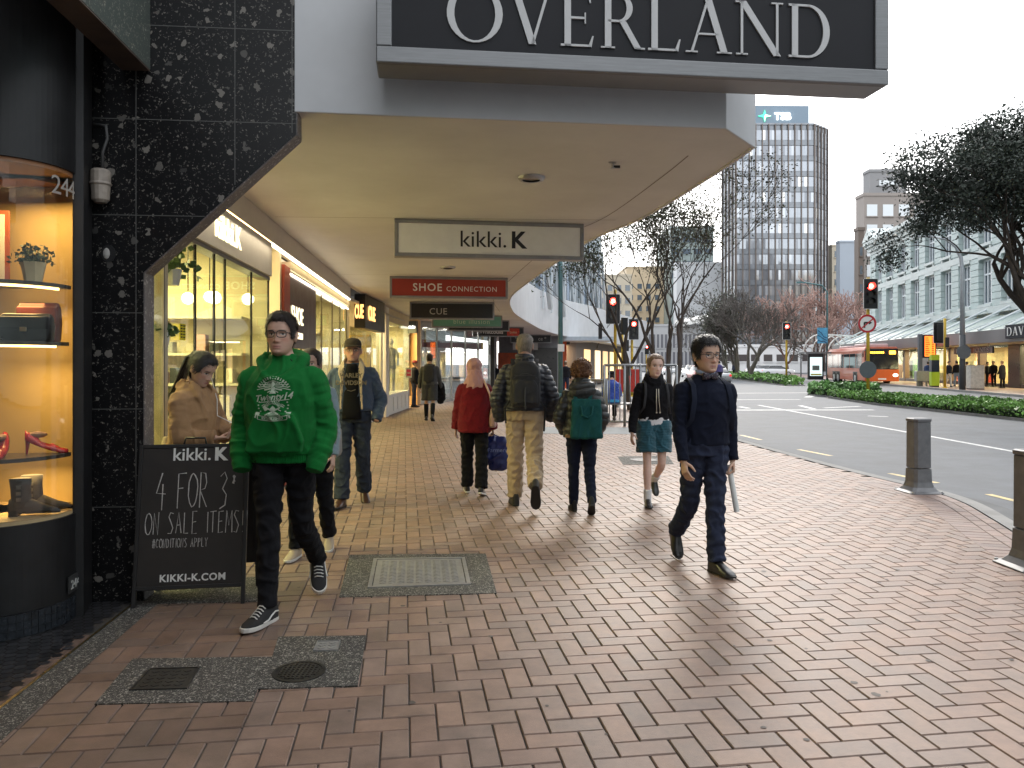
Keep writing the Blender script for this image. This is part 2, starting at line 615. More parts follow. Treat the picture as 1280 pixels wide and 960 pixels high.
# ---- bricks
BA = R(8.0)
ba = np.array([-math.sin(BA), math.cos(BA)])           # along
bm = np.array([math.cos(BA), math.sin(BA)])            # across
W = .116
def kerb_x(y):
    for i in range(len(KS) - 1):
        if KS[i][1] <= y <= KS[i + 1][1]:
            t = (y - KS[i][1]) / (KS[i + 1][1] - KS[i][1])
            return KS[i][0] + t * (KS[i + 1][0] - KS[i][0])
    return 5
brick_tones = [(.265, .150, .105), (.245, .138, .098), (.285, .165, .115), (.235, .150, .118), (.225, .158, .130), (.205, .122, .095), (.255, .170, .132), (.29, .18, .13), (.20, .145, .125)]
class Bricks:
    def __init__(s):
        s.mb, s.c = MB(), []
    def brick(s, c, u, v, lu, lv, gap=.0028, tone=None, dk=1.0, z0=0):
        """c centre, u/v unit axes, lu/lv full lengths"""
        hu, hv = lu / 2 - gap, lv / 2 - gap
        be = .0042
        z = z0 + rng.normal(0, .0007)
        tx, ty = rng.normal(0, .0035), rng.normal(0, .0035)
        vs = []
        for f, zz in ((0, -.006), (be, 0)):
            for i, j in ((-1, -1), (1, -1), (1, 1), (-1, 1)):
                a, b_ = i * (hu - f), j * (hv - f)
                p = c + u * a + v * b_
                vs.append((p[0], p[1], z + zz + (tx * a + ty * b_)))
        s.mb.add(vs, [(4, 5, 6, 7), (0, 1, 5, 4), (1, 2, 6, 5), (2, 3, 7, 6), (3, 0, 4, 7)])
        t = np.array(tone if tone is not None else brick_tones[rng.integers(len(brick_tones))])
        t = t * .5 + np.array([.25, .156, .114]) * .5
        t = (t * .74 + t.mean() * np.array([.27, .24, .205])) * .99 * rng.normal(1.02, .07) * dk
        s.c += [t] * 8
    def build(s, name, m):
        me = s.mb.mesh(name)
        at = me.color_attributes.new('Col', 'FLOAT_COLOR', 'POINT')
        ar = np.ones((len(s.c), 4), np.float32)
        ar[:, :3] = np.clip(np.array(s.c), .01, 1)
        at.data.foreach_set('color', ar.ravel())
        me.materials.append(m)
        o = link(name, me)
        o['kind'] = 'structure'
        return o
brickm = attrmat('paver', .52, bump=.35, bscale=260, spec=.42, var=.28, vscale=5, rvar=.14)

MB0 = -.674                                            # boundary between basket weave and herringbone
def band_off(y):
    return .36 if y < 9.6 else .02
b = Bricks()
for j in range(8, 300):
    for i in range(-90, 90):
        kk = (i - j) % 4
        if kk == 0:
            cu, cv, lu, lv = i + 1, j + .5, 2, 1
        elif kk == 3:
            cu, cv, lu, lv = i + .5, j + 1, 1, 2
        else:
            continue
        # herringbone rows run diagonally, cell (i,j) in brick-width units
        m0, a0 = MB0 + cu * W, cv * W
        c = bm * m0 + ba * a0
        x, y = c
        if y < 1.6 or y > 34 or cu * W < (.5 if lu == 1 else 1) * W - .001:
            continue
        if x < -.8 * y - 1 or x > .8 * y + 1.2 or x > kerb_x(y) - band_off(y) or x < shop_x(y) + .2:
            continue
        b.brick(c, bm, ba, lu * W, lv * W)
# half bricks closing the herringbone edge
for j in range(8, 300):
    i = 0
    kk = (i - j) % 4
    if kk == 1:
        c = bm * (MB0 + .5 * W) + ba * ((j + .5) * W)
        if 1.6 < c[1] < 30:
            b.brick(c, bm, ba, W, W)
# basket weave between the herringbone and the shops
for j in range(6, 150):
    for i in range(1, 14):
        c = bm * (MB0 - (i - .5) * 2 * W) + ba * ((j + .5) * 2 * W)
        if c[1] < 1.6 or c[1] > 34 or c[0] < shop_x(c[1]) + .02 or c[0] < -.8 * c[1] - 1:
            continue
        dk = .74 if c[1] < 7 else .9  # shade along the shopfronts put into the brick colour, strongest close by
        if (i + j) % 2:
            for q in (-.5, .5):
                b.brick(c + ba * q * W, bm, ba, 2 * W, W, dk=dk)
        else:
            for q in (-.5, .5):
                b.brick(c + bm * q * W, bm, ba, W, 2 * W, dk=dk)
# border band along the kerb, bricks laid along and across it, darker and redder
rl = offs(KS, -.012)
acc = 0
seg = []
for i in range(len(rl) - 1):
    p, q = np.array(rl[i]), np.array(rl[i + 1])
    L = np.linalg.norm(q - p)
    t = (q - p) / L
    s_ = (W * 2 - acc % (W * 2)) % (W * 2)
    while s_ < L:
        seg.append((p + t * s_, t))
        s_ += W * 2
    acc += L
for idx, (p, t) in enumerate(seg):
    if not (1.5 < p[1] < 9.9):
        continue
    nrm = np.array([-t[1], t[0]])
    rtone = [(.21, .13, .115), (.19, .125, .12), (.23, .15, .13), (.2, .135, .13)][idx % 4]
    b.brick(p + nrm * W * .5 + t * W, t, nrm, 2 * W, W, tone=rtone, z0=.003)
    b.brick(p + nrm * W * 1.5 + t * 0, t, nrm, 2 * W, W, tone=rtone, z0=.003)
    b.brick(p + nrm * W * 3 + t * W * .5, t, nrm, W, 2 * W, tone=rtone, z0=.003)
    b.brick(p + nrm * W * 3 + t * W * 1.5, t, nrm, W, 2 * W, tone=rtone, z0=.003)
b.build('pavement', brickm)

# trodden chewing gum and specks
gs = MB()
for i in range(150):
    y = 2.4 + 13 * rng.uniform() ** 1.6
    x = rng.uniform(max(shop_x(y) + .4, -.7 * y), min(kerb_x(y) - .3, .7 * y))
    r0 = rng.uniform(.006, .02)
    gs.add([(x + r0 * rng.uniform(.75, 1.2) * math.cos(a), y + r0 * rng.uniform(.75, 1.2) * math.sin(a), .0022) for a in np.linspace(0, 6.28, 9, endpoint=False)], [tuple(range(9))])
struct('gum_spots', gs, mat('gum_dark', (.10, .085, .075), .7, var=.3, scale=9))
# plain paving beyond the modelled bricks
far = MB()
far.quad((shop_x(34) - .5, 33.9, -.004), (kerb_x(34), 33.9, -.004), (kerb_x(99), 99, -.004), (shop_x(99) + 6, 99, -.004))
struct('far_pavement', far, mat('far_paver', (.25, .17, .14), .55, var=.2, scale=1.5))

# aggregate strip, brass threshold, dark lobby floor
agg = terrazzo('exposed_aggregate', (.05, .048, .044), ((.16, .15, .135), (.40, .38, .34)), 26, .8, .75, big=False)
st = MB()
st.add([(shop_x(1.2) + .015, 1.2, .003), (shop_x(1.2) + .2, 1.2, .003), (shop_x(5.3) + .16, 5.3, .003), (shop_x(5.3) - .0, 5.3, .003)], [(0, 1, 2, 3)])
struct('aggregate_strip', st, agg)
brass = mat('brass', (.75, .6, .32), .3, 1, var=.1)
struct('threshold_strip', MB().add([(shop_x(1.2), 1.2, .006), (shop_x(1.2) + .016, 1.2, .006), (shop_x(4.9) + .016, 4.9, .006), (shop_x(4.9), 4.9, .006)], [(0, 1, 2, 3)]), brass)
# small dark hexagon tiles of the shop lobby
hx = Bricks()
hm = attrmat('lobby_tile', .35, bump=.1, var=.3, vscale=12)
r_ = .034
for j in range(0, 70):
    for i in range(0, 60):
        cx = -4.6 + (i + .5 * (j % 2)) * r_ * 1.78
        cy = 2.2 + j * r_ * 1.54
        if cx > shop_x(cy) - .04 or cx < -.75 * cy - .4 or cy > 5.2:
            continue
        hx.mb.add([(cx + r_ * .9 * math.sin(a), cy + r_ * .9 * math.cos(a), .001 + rng.normal(0, .0004)) for a in np.linspace(0, 2 * math.pi, 6, endpoint=False)][::-1], [tuple(range(6))])
        hx.c += [np.array((.022, .022, .024)) * rng.uniform(.6, 1.8)] * 6
hx.build('lobby_tiles', hm)
struct('lobby_floor', MB().add([(-6, 1, -.003), (shop_x(1) - .001, 1, -.003), (shop_x(5.4) - .001, 5.4, -.003), (-6, 5.4, -.003)], [(0, 1, 2, 3)]), mat('lobby_grout', (.05, .045, .04), .8))

# ---- concrete patches with covers
def patch(name, px, z=.0045):
    struct(name, MB().prism([tuple(G(*p)[:2]) for p in px], -.02, z), agg)
patch('pavement_patch', [(424, 747), (437, 694), (607, 692.5), (621, 742)])
patch('pavement_patch', [(118, 881), (166, 824), (340, 822), (348, 796.5), (458, 795), (447, 858), (322, 862), (316, 877)])
patch('pavement_patch', [(196, 755), (215, 722), (350, 722), (340, 752)])
patch('pavement_patch', [(772, 571), (835, 570), (842, 580), (779, 581)])
iron = mat('cast_iron', (.06, .058, .055), .45, .6, var=.3, scale=20)
galv = mat('galvanised_cover', (.30, .30, .30), .4, .35, var=.2, scale=15)
def cover(name, px, m, label, studs, frame=True):
    q = [G(*p)[:2] for p in px]
    c = sum(q) / 4
    t = thing(name, label, 'access cover', (c[0], c[1], 0))
    def L(a, b_):
        return (q[0] * (1 - a) * (1 - b_) + q[1] * a * (1 - b_) + q[2] * a * b_ + q[3] * (1 - a) * b_) - c
    mb = MB()
    mb.prism([tuple(L(.03, .03)), tuple(L(.97, .03)), tuple(L(.97, .97)), tuple(L(.03, .97))], -.01, .008)
    for i in range(studs[0]):
        for j in range(studs[1]):
            x0, y0 = .08 + .84 * i / studs[0], .08 + .84 * j / studs[1]
            dx, dy = .84 / studs[0] * .42, .84 / studs[1] * .42
            mb.prism([tuple(L(x0 + dx * .2, y0 + dy)), tuple(L(x0 + dx * 1.1, y0 + dy * .2)), tuple(L(x0 + 2 * dx, y0 + dy)), tuple(L(x0 + dx * 1.1, y0 + 2 * dy))], .0082, .0105)
    mb.build('lid', m, t)
    f = MB()
    for a0, a1, b0, b1 in ((-.02, 1.02, -.02, .02), (-.02, 1.02, .98, 1.02), (-.02, .02, .02, .98), (.98, 1.02, .02, .98)):
        f.prism([tuple(L(a0, b0)), tuple(L(a1, b0)), tuple(L(a1, b1)), tuple(L(a0, b1))], -.01, .011)
    f.build('frame', m, t)
    return t
cover('access_cover', [(462, 735), (469, 700), (579, 698.5), (586, 731)], galv, 'large grey rectangular studded metal cover in the middle concrete patch', (16, 9))
cover('access_cover', [(163, 864), (187, 838), (249, 836), (233, 862)], iron, 'dark brown square cover plate at the left end of the nearest concrete patch', (5, 4))
cover('valve_cover', [(392, 815), (397, 803.5), (425, 802.5), (422, 814)], galv, 'very small grey box cover at the top of the nearest concrete patch', (3, 2))
c = G(374, 841)
t = thing('drain_cover', 'round cast iron manhole cover with grid pattern in the nearest concrete patch', 'manhole cover', (c[0], c[1], 0))
lid = MB().lathe([(.0, .0), (.108, .0), (.108, .009), (0, .009)], n=36)
for i in range(-4, 5):
    w_ = math.sqrt(max(0, .1 ** 2 - (i * .022) ** 2))
    lid.bb(-w_, w_, i * .022 - .005, i * .022 + .005, .0092, .012)
    lid.bb(i * .022 - .004, i * .022 + .004, -w_, w_, .0093, .0135)
lid.build('lid', iron, t)
MB().lathe([(.112, 0), (.13, 0), (.13, .01), (.112, .01), (.112, 0)], n=36, cap=False).build('frame', iron, t)
# small drain cover near the kerb in the far patch
c = G(806, 575)
t = thing('drain_cover', 'small dark round cover in the patch beside the walking schoolgirl', 'manhole cover', (c[0], c[1], 0))
MB().lathe([(0, 0), (.2, 0), (.2, .008), (0, .008)], n=28).build('lid', iron, t)
MB().lathe([(.21, 0), (.24, 0), (.24, .01), (.21, .01), (.21, 0)], n=28, cap=False).build('frame', iron, t)

# pale slab strip of the crossing ramp
struct('paving_slab', MB().prism([(.6, 16.9), (4.38, 16.6), (4.4, 18.4), (.6, 18.6)], -.02, .0035), mat('slab', (.2, .215, .22), .7, var=.15, scale=3))

# ---- painted markings
def stripe(name, p0, p1, w, m, z=-.116):
    p0, p1 = np.array(p0[:2]), np.array(p1[:2])
    t = (p1 - p0) / np.linalg.norm(p1 - p0)
    n = np.array([-t[1], t[0]]) * w / 2
    return struct(name, MB().quad((*(p0 + n), z), (*(p0 - n), z), (*(p1 - n), z), (*(p1 + n), z)), m)
RZ = -.12
stripe('lane_line', G(948, 506.5, RZ), G(1330, 576, RZ), .13, whitep)
stripe('stop_line', G(700, 513, RZ), G(1092, 512.5, RZ), .35, whitep, -.1155)
for a, c in (((926, 544), (951, 550)), ((998, 562), (1039, 570)), ((1112, 592), (1172, 604)), ((1235, 618), (1300, 634))):
    stripe('kerb_dash', G(*a, RZ), G(*c, RZ), .1, yellowp)
for a, c in (((1000, 507), (1018, 511.5)), ((1085, 520), (1110, 521)), ((1030, 510), (1075, 508)), ((925, 508.5), (936, 510.5))):
    stripe('lane_mark', G(*a, RZ), G(*c, RZ), .2, whitep)
for i in range(6):
    stripe('lane_dash', (7.6 + .02 * (34 + i * 9), 34 + i * 9), (7.6 + .02 * (37 + i * 9), 37 + i * 9), .12, whitep)
stripe('cross_line', G(860, 492, RZ), G(1010, 491, RZ), .3, whitep, -.1155)
stripe('cross_line', G(860, 500, RZ), G(1000, 499.5, RZ), .25, whitep, -.1155)
stripe('kerb_nose', G(975, 483, RZ), G(1007, 483.5, RZ), .8, mat('white_concrete', (.6, .6, .58), .7), -.11)
stripe('kerb_nose', G(1009, 497, RZ), G(1018, 494, RZ), .35, mat('white_concrete', (.6, .6, .58), .7), -.11)
# ================================================================== LEFT SIDE: PORTAL, SHOPS, CANOPY, SIGNS
S0 = (-1.96, 0, 0)
def S(n, u, z=0):
    return np.array([-1.96 + n * math.cos(TH) - u * math.sin(TH), n * math.sin(TH) + u * math.cos(TH), z])

black = mat('black_paint', (.012, .012, .013), .45, var=.3, scale=8)
blackm = mat('black_metal', (.02, .02, .02), .4, .3, var=.2)
greym = mat('grey_metal', (.22, .225, .23), .45, .6, var=.12, scale=5)
alu = mat('aluminium', (.42, .43, .44), .4, .75, var=.12, scale=8)
creamw = mat('cream_wall', (.62, .54, .36), .7, var=.08, scale=2)
whitew = mat('white_panel', (.72, .71, .68), .55, var=.08, scale=3)
soffm = mat('soffit_paint', (.64, .64, .635), .7, var=.09, scale=.9, bump=.15, bscale=3)
fasciam = mat('fascia_paint', (.55, .56, .575), .55, var=.08, scale=1.2)
glass = glassmat('clear_glass', (.86, .92, .85), 0, .05)
terr = terrazzo('black_terrazzo', (.007, .007, .008), ((.04, .04, .04), (.20, .185, .165)), 13, .42, .3)
terr_edge = terrazzo('terrazzo_edge', (.15, .14, .142), ((.22, .21, .21), (.4, .38, .36)), 14, .45, .5, big=False)
ledwarm = emat('led_warm', (1, .66, .2), 4)
ledwhite = emat('led_white', (1, .88, .7), 2.2)
bulb = emat('lit_bulb', (1, .84, .5), 4)

# ---- terrazzo portal at the near end of the shopfronts
po = thing('terrazzo_wall', 'black terrazzo wall with pale chips whose corner is cut diagonally above the blackboard', 'wall', S0, TH)
U0, U1 = 4.977, 5.147
prof = [(-.42, 0), (.045, 0), (.045, 2.12), (1.01, 3.04), (1.01, 5.2), (-.42, 5.2)]
MB().extrude([(n, U0, z) for n, z in prof], (0, U1 - U0 - .012, 0)).build('wall_slab', terr, po)
ed = MB()
for (n0, z0), (n1, z1) in ((prof[1], prof[2]), (prof[2], prof[3]), (prof[3], prof[4])):
    dx, dz = n1 - n0, z1 - z0
    L = math.hypot(dx, dz)
    nx, nz = dz / L * .006, -dx / L * .006
    ed.extrude([(n0 + nx * .2, U0 + .004, z0 + nz * .2), (n1 + nx * .2, U0 + .004, z1 + nz * .2), (n1 + nx, U0 + .004, z1 + nz), (n0 + nx, U0 + .004, z0 + nz)], (0, U1 - U0 - .004, 0))
ed.build('edge_band', terr_edge, po)
jt = MB()
jm = mat('joint_filler', (.10, .10, .095), .7)
for z in (.61, 1.24, 1.86, 2.49, 3.11, 3.72):
    r = .045 if z < 2.12 else min(1.0, .045 + (z - 2.12) / .92 * .965)
    jt.bb(-.41, r - .004, U0 - .0012, U0 + .01, z - .0025, z + .0025)
for n, z0 in ((.0, 0), (.62, 2.68), (.985, 3.03)):
    jt.bb(n - .0025, n + .0025, U0 - .0014, U0 + .01, z0 + .02, 5)
jt.build('joint_lines', jm, po)
# floodlight with conduit, and an old cable hole with plaster
fl = thing('wall_light', 'beige plastic lamp housing with conduit on the terrazzo wall', 'wall light', S(-.19, U0 - .01, 2.55), TH)
beige = mat('aged_plastic', (.30, .26, .22), .5, var=.25, scale=12)
MB().loft([[(r * math.cos(a) * 1.0, -.06 + r * math.sin(a), z) for a in np.linspace(0, 2 * math.pi, 14, endpoint=False)] for r, z in ((.035, 0), (.052, .02), (.058, .11), (.066, .115), (.066, .125), (.06, .13), (.06, .2), (.045, .215))]).build('housing', beige, fl, smooth=False, bevel=.004)
MB().bb(-.075, -.03, -.07, 0, .13, .2).build('bracket', beige, fl, bevel=.006)
MB().tube([(0, -.03, .2), (.0, -.03, .33), (.03, -.03, .42), (.02, -.03, .5), (-.06, -.02, .51)], .01, 8).build('conduit', mat('conduit_grey', (.06, .06, .06), .5), fl, smooth=True)
hl = thing('cable_hole', 'small round hole with grey plaster in the terrazzo wall below the lamp', 'wall hole', S(-.17, U0 - .002, 2.24), TH)
MB().loft([[(.045 * math.cos(a), y, .055 * math.sin(a)) for a in np.linspace(0, 2 * math.pi, 20, endpoint=False)] for y in (0, -.004)]).build('rim', black, hl)
MB().ball((-.01, -.004, 0), (.022, .012, .036), 10, 6).build('plaster', mat('plaster', (.35, .34, .32), .8), hl)

# green terrazzo fin hanging above the display window
fin = thing('terrazzo_beam', 'green grey terrazzo beam overhead between the display window and the footpath', 'beam', S0, TH)
gt = terrazzo('green_terrazzo', (.07, .085, .075), ((.14, .15, .13), (.35, .34, .28)), 16, .4, .35)
gtu = mat('fin_under', (.09, .065, .05), .6, var=.3)
MB().bb(-.085, .09, .6, 4.972, 3.43, 5.2).build('beam_body', gt, fin)
MB().bb(-.083, .088, .6, 4.97, 3.42, 3.429).build('underside', gtu, fin)

# ---- curved display window of the shoe shop
dw = thing('display_window', 'curved shop display window with glowing yellow interior and black surround', 'shop window', (0, 0, 0))
CC, RR = np.array([-3.036, 4.56]), .405
def arc(r, a0=-110, a1=13, n=28):
    return [(CC[0] + r * math.cos(R(a)), CC[1] + r * math.sin(R(a))) for a in np.linspace(a0, a1, n)]
def curved(mb, r0, r1, z0, z1, a0=-110, a1=13):
    return mb.loft([[(p[0], p[1], z0), (q[0], q[1], z0), (q[0], q[1], z1), (p[0], p[1], z1)] for p, q in zip(arc(r0, a0, a1), arc(r1, a0, a1))])
curved(MB(), .395, .402, .652, 2.66).build('window_glass', glassmat('window_clear', (.95, .94, .91), 0, .06), dw, smooth=False)
top = MB(); curved(top, .02, .405, 2.681, 5.2); top.build('top_surround', black, dw)
bt = MB(); curved(bt, .02, .405, .14, .629); bt.build('stall_riser', black, dw)
ms = MB(); curved(ms, .02, .40, -.004, .135); ms.build('tile_plinth_backing', mat('grout_dark', (.08, .08, .085), .8), dw)
tl = MB()
for a in np.arange(-110, 11, 5.3):
    for q in range(3):
        tl.loft([[(CC[0] + r * math.cos(R(b_)), CC[1] + r * math.sin(R(b_)), z) for r, z in ((.40, .006 + q * .044), (.408, .006 + q * .044), (.408, .046 + q * .044), (.40, .046 + q * .044))] for b_ in (a + .25, a + 5.05)])
tl.build('mosaic_tiles', mat('mosaic_tile', (.022, .026, .032), .25, var=.5, scale=25), dw)
pc = S(-.335, 4.88)
MB().prism([(-2.655, 4.64), (-2.60, 4.66), (-2.69, 4.92), (-2.78, 4.92)], 0, 5.2).build('corner_post', black, dw)
yw = mat('window_backing', (.52, .39, .18), .6, var=.05, scale=2)
iw = MB()
_rp = ((-2.655, 4.67), (-2.76, 4.87), (-2.9, 4.9), (-3.6, 4.9), (-4.2, 4.7), (-4.2, 3.9))
for p, q in zip(_rp[:-1], _rp[1:]):
    iw.quad((*p, .64), (*q, .64), (*q, 2.72), (*p, 2.72))
iw.build('rear_panel', yw, dw)
MB().prism([(p[0], p[1]) for p in arc(.39)] + [(-4.2, 4.1), (-4.2, 4.7), (-3.6, 4.89), (-2.8, 4.89)], .63, .655).build('window_floor', mat('window_floor', (.55, .42, .24), .5), dw)
MB().prism([(p[0], p[1]) for p in arc(.39)] + [(-4.2, 4.1), (-4.2, 4.7), (-3.6, 4.89), (-2.8, 4.89)], 2.655, 2.68).build('window_ceiling', mat('window_ceiling', (.35, .16, .07), .6), dw)
shm = mat('shelf_edge', (.05, .04, .035), .35, var=.2)
for z, a1, nm in ((2.0, 10, 'shelf'), (1.66, 6, 'shelf'), (1.0, 10, 'shelf')):
    sh = MB(); curved(sh, .02, .385, z - .022, z, -110, a1)
    so = sh.build(nm, shm, dw)
    if z != 1.0:
        ls = MB()
        curved(ls, .345, .355, z - .034, z - .0225, -90, a1 - 12)
        ls.build('led_strip', ledwarm, so)
_n = MB()
tx = text_mb('244', .155, .002, 'LEFT', spacing=.9)
for (x, y, z), in zip(tx.v):
    a = R(-20) + x / .405
    r = .404 - y
    _n.v.append((CC[0] + r * math.cos(a), CC[1] + r * math.sin(a), z + 2.52))
_n.f, _n.m = tx.f, tx.m
_n.build('street_number', mat('etched_white', (.36, .33, .29), .6), dw)
for z in (2.62, 1.95, 1.6, .94):
    lamp('window_lamp', 'AREA', (-2.93, 4.58, z - .06), 1.6 if z < 2.5 else 3.4, (1, .65, .23), .3, (0, 0, 0), dw, .3)

# small plaque 244 on the riser
pq = thing('number_plaque', 'small dark plaque with a street number low on the black riser', 'plaque', (0, 0, 0))
a = R(7)
for pt, m_, (dx, zz, w_, h_, th) in ((1, mat('plaque_dark', (.05, .05, .05), .4), (0, .30, .17, .085, .006)),):
    MB().box((0, 0, 0), (.16, .006, .1)).xf(Matrix.Translation(Vector((CC[0] + .412 * math.cos(a), CC[1] + .412 * math.sin(a), .22))) @ Matrix.Rotation(a + R(90), 4, 'Z')).build('plate', m_, pq)
tx = text_mb('244', .075, .003).xf(Matrix.Translation(Vector((CC[0] + .418 * math.cos(a), CC[1] + .418 * math.sin(a), .192))) @ Matrix.Rotation(a + R(90), 4, 'Z'))
tx.build('digits', mat('plaque_white', (.5, .5, .48), .5), pq)

# ---- goods in the display window
def lit_at(px, py, d=4.52):
    return P(px, py, d)
q = lit_at(42, 347, 4.47)
pt = thing('potted_plant', 'bushy green plant in a pale faceted pot on the upper window shelf', 'plant', (q[0], q[1], 2.001))
MB().lathe([(.045, 0), (.07, .12), (.062, .12), (.055, .1)], n=7).build('pot', mat('pale_pot', (.72, .62, .4), .6), pt)
lf = MB()
for i in range(260):
    a, e, r = rng.uniform(0, 6.28), rng.uniform(-.1, 1.4), rng.uniform(.02, .125)
    c = np.array([r * math.cos(a) * math.cos(e), r * math.sin(a) * math.cos(e), .12 + r * math.sin(e) * .85])
    u = rng.normal(size=3); u /= np.linalg.norm(u); v = np.cross(u, rng.normal(size=3)); v /= np.linalg.norm(v)
    s_ = .016
    lf.quad(c - u * s_, c + v * s_ * .6, c + u * s_, c - v * s_ * .6)
lf.build('foliage', mat('pot_leaf', (.05, .085, .05), .6, var=.4, scale=40), pt)
leatherb = mat('black_leather', (.015, .015, .016), .3, var=.2)
leatherr = mat('burgundy_leather', (.14, .03, .025), .35, var=.15)
q = lit_at(38, 424, 4.46)
for nm, m_, lab, dx, dy, w_, h_ in (('handbag', leatherb, 'black leather handbag in front on the middle window shelf', .0, -.03, .27, .16), ('handbag', leatherr, 'burgundy leather bag behind the black handbag on the window shelf', -.02, .12, .22, .235)):
    hb = thing(nm, lab, 'handbag', (q[0] + dx, q[1] + dy, 1.661), R(12))
    MB().loft([[(sx * w_ / 2 * k, sy * .05 * k2, z) for sx, sy in ((-1, -1), (1, -1), (1, 1), (-1, 1))] for z, k, k2 in ((0, .94, 1), (h_ * .5, 1, 1), (h_ * .85, .99, .7), (h_, .93, .35))]).build('bag_body', m_, hb, bevel=.012, seg=3, smooth=True)
    MB().box((0, -.045, h_ * .66), (w_ * .98, .016, h_ * .45)).build('flap', m_, hb, bevel=.007)
    MB().box((0, -.058, h_ * .42), (.035, .008, .025)).build('clasp', brass, hb, bevel=.002)
redp = mat('red_patent', (.42, .02, .025), .18, var=.05)
def heel_shoe(name, label, loc, rz, m_, cat='shoe'):
    t = thing(name, label, cat, loc, rz)
    L = .22
    rings = []
    for k in np.linspace(0, 1, 12):
        y = k * L
        zb = .085 * (1 - k) ** 1.5 if k < .75 else .004
        w_ = .026 + .014 * math.sin(min(1, k * 1.25) * math.pi * .8) if k < .95 else .012
        h_ = .055 - .02 * k if k < .3 else (.03 if k < .6 else .042 - .025 * (k - .6) / .4)
        rings.append([(w_ * math.cos(a_), y, zb + max(0, h_ * math.sin(a_)) if math.sin(a_) > 0 else zb + .006 * math.sin(a_)) for a_ in np.linspace(0, 2 * math.pi, 14, endpoint=False)])
    MB().loft(rings).build('upper', m_, t, smooth=True)
    MB().tube([(0, .015, .09), (0, .008, 0)], [.014, .005], 8).build('heel', m_, t)
    op = MB().ball((0, .06, .112), (.02, .055, .02), 12, 6)
    op.build('insole', mat('insole_tan', (.35, .2, .12), .6), t)
    return t
q = lit_at(42, 566, 4.5)
heel_shoe('red_shoe', 'red high heeled shoe at right on the lower window shelf', (q[0] - .05, q[1], 1.001), R(-62), redp)
q = lit_at(6, 574, 4.42)
heel_shoe('red_shoe', 'red high heeled shoe at the left edge of the lower window shelf', (q[0] - .0, q[1], 1.001), R(200), redp)
def boot(label, loc, rz):
    t = thing('ankle_boot', label, 'boot', loc, rz)
    bm_ = mat('grey_suede', (.05, .048, .046), .8, var=.2)
    MB().loft([[(.042 * sx * k, dy + .055 * sy * k, z) for sx, sy in ((math.cos(a_), math.sin(a_)) for a_ in np.linspace(0, 2 * math.pi, 14, endpoint=False))] for z, k, dy in ((.055, 1, 0), (.1, .95, 0), (.16, .95, -.004), (.215, 1.05, -.006))]).build('shaft', bm_, t, smooth=True)
    MB().loft([[(w_ * math.cos(a_), y, max(.012, h_ * (.5 + .5 * math.sin(a_)) + .008)) for a_ in np.linspace(0, 2 * math.pi, 14, endpoint=False)] for y, w_, h_ in ((-.06, .03, .09), (-.02, .038, .11), (.06, .036, .085), (.13, .03, .05), (.18, .018, .035), (.2, .006, .02))]).build('vamp', bm_, t, smooth=True)
    MB().box((0, -.035, .025), (.06, .05, .05)).build('heel', black, t, bevel=.005)
    bk = MB()
    for z in (.1, .135, .17):
        for s_ in (-1, 1):
            bk.loft([[(s_ * (.044 + .003), dy, z + dz) for dy, dz in ((-.012, -.01), (.012, -.01), (.012, .01), (-.012, .01))], [(s_ * (.044 + .006), dy, z + dz) for dy, dz in ((-.012, -.01), (.012, -.01), (.012, .01), (-.012, .01))]])
    bk.build('buckles', mat('silver', (.6, .6, .6), .3, 1), t)
    return t
q = lit_at(24, 640, 4.40)
boot('grey suede ankle boot with silver buckles nearest the window glass', (q[0] - .0, q[1] + .02, .656), R(-75))
boot('grey suede ankle boot standing behind the other buckled boot', (q[0] - .02, q[1] + .16, .656), R(-72))
q = lit_at(-6, 310, 4.6)
fr = thing('framed_picture', 'edge of a red framed picture on the upper window shelf', 'picture', (q[0] - .11, q[1] + .1, 2.001), R(10))
MB().box((0, 0, .24), (.24, .015, .46)).build('frame', mat('red_frame', (.3, .08, .04), .5), fr, bevel=.003)
MB().box((0, -.009, .24), (.19, .004, .41)).build('print', whitew, fr)

# ---- canopy
EDGE = [(1.50, 5.43), (1.84, 5.9), (1.74, 6.9), (1.46, 8.8), (.99, 10.6), (.36, 15.3), (.02, 18.3), (-.08, 20.5), (-.04, 22.8), (.13, 25.9), (.8, 32), (1.58, 38), (3.2, 46), (5.2, 53), (9, 65), (14, 80)]
ES = [EDGE[0], EDGE[1]] + smooth_poly(EDGE[1:], 5)[1:]
cn = thing('shop_canopy', 'broad cream soffit canopy with grey fascia over the footpath', 'canopy', (0, 0, 0))
inner = [tuple(S(.0, u)[:2]) for u in (16.7, 10, 5.15)]
poly = [tuple(S(1.0, 5.0)[:2])] + ES + [(3, 80), (-1, 43), (-1, 35.5), (-3.6, 30), (-3.75, 21)] + inner
sf = MB(); sf.prism([(p[0], p[1]) for p in poly][::-1], 3.2, 3.26)
sf.build('soffit', soffm, cn)
fa = MB()
fl_ = [tuple(S(1.0, 5.0)[:2])] + ES
fo = offs(fl_, .03)
for l0, l1 in ((fl_, fo),):
    n_ = len(l0)
    ft = [float(np.interp(q[1], [20.5, 26, 38, 53, 80], [4.15, 4.55, 5.1, 5.6, 6.0])) for q in l0]
    fa.loft([[(*l0[i], 3.185), (*l1[i], 3.185), (*l1[i], ft[i]), (*l0[i], ft[i])] for i in range(n_)])
fa.build('fascia', fasciam, cn, bevel=.006)
fa = MB(); fa.prism([(p[0], p[1]) for p in poly][::-1], 4.10, 4.14); fa.build('roof_sheet', greym, cn)
jl = MB()
ji = offs(ES, -.4)
ribbon(jl, ji[3:40], offs(ji, -.012)[3:40], 3.1985)
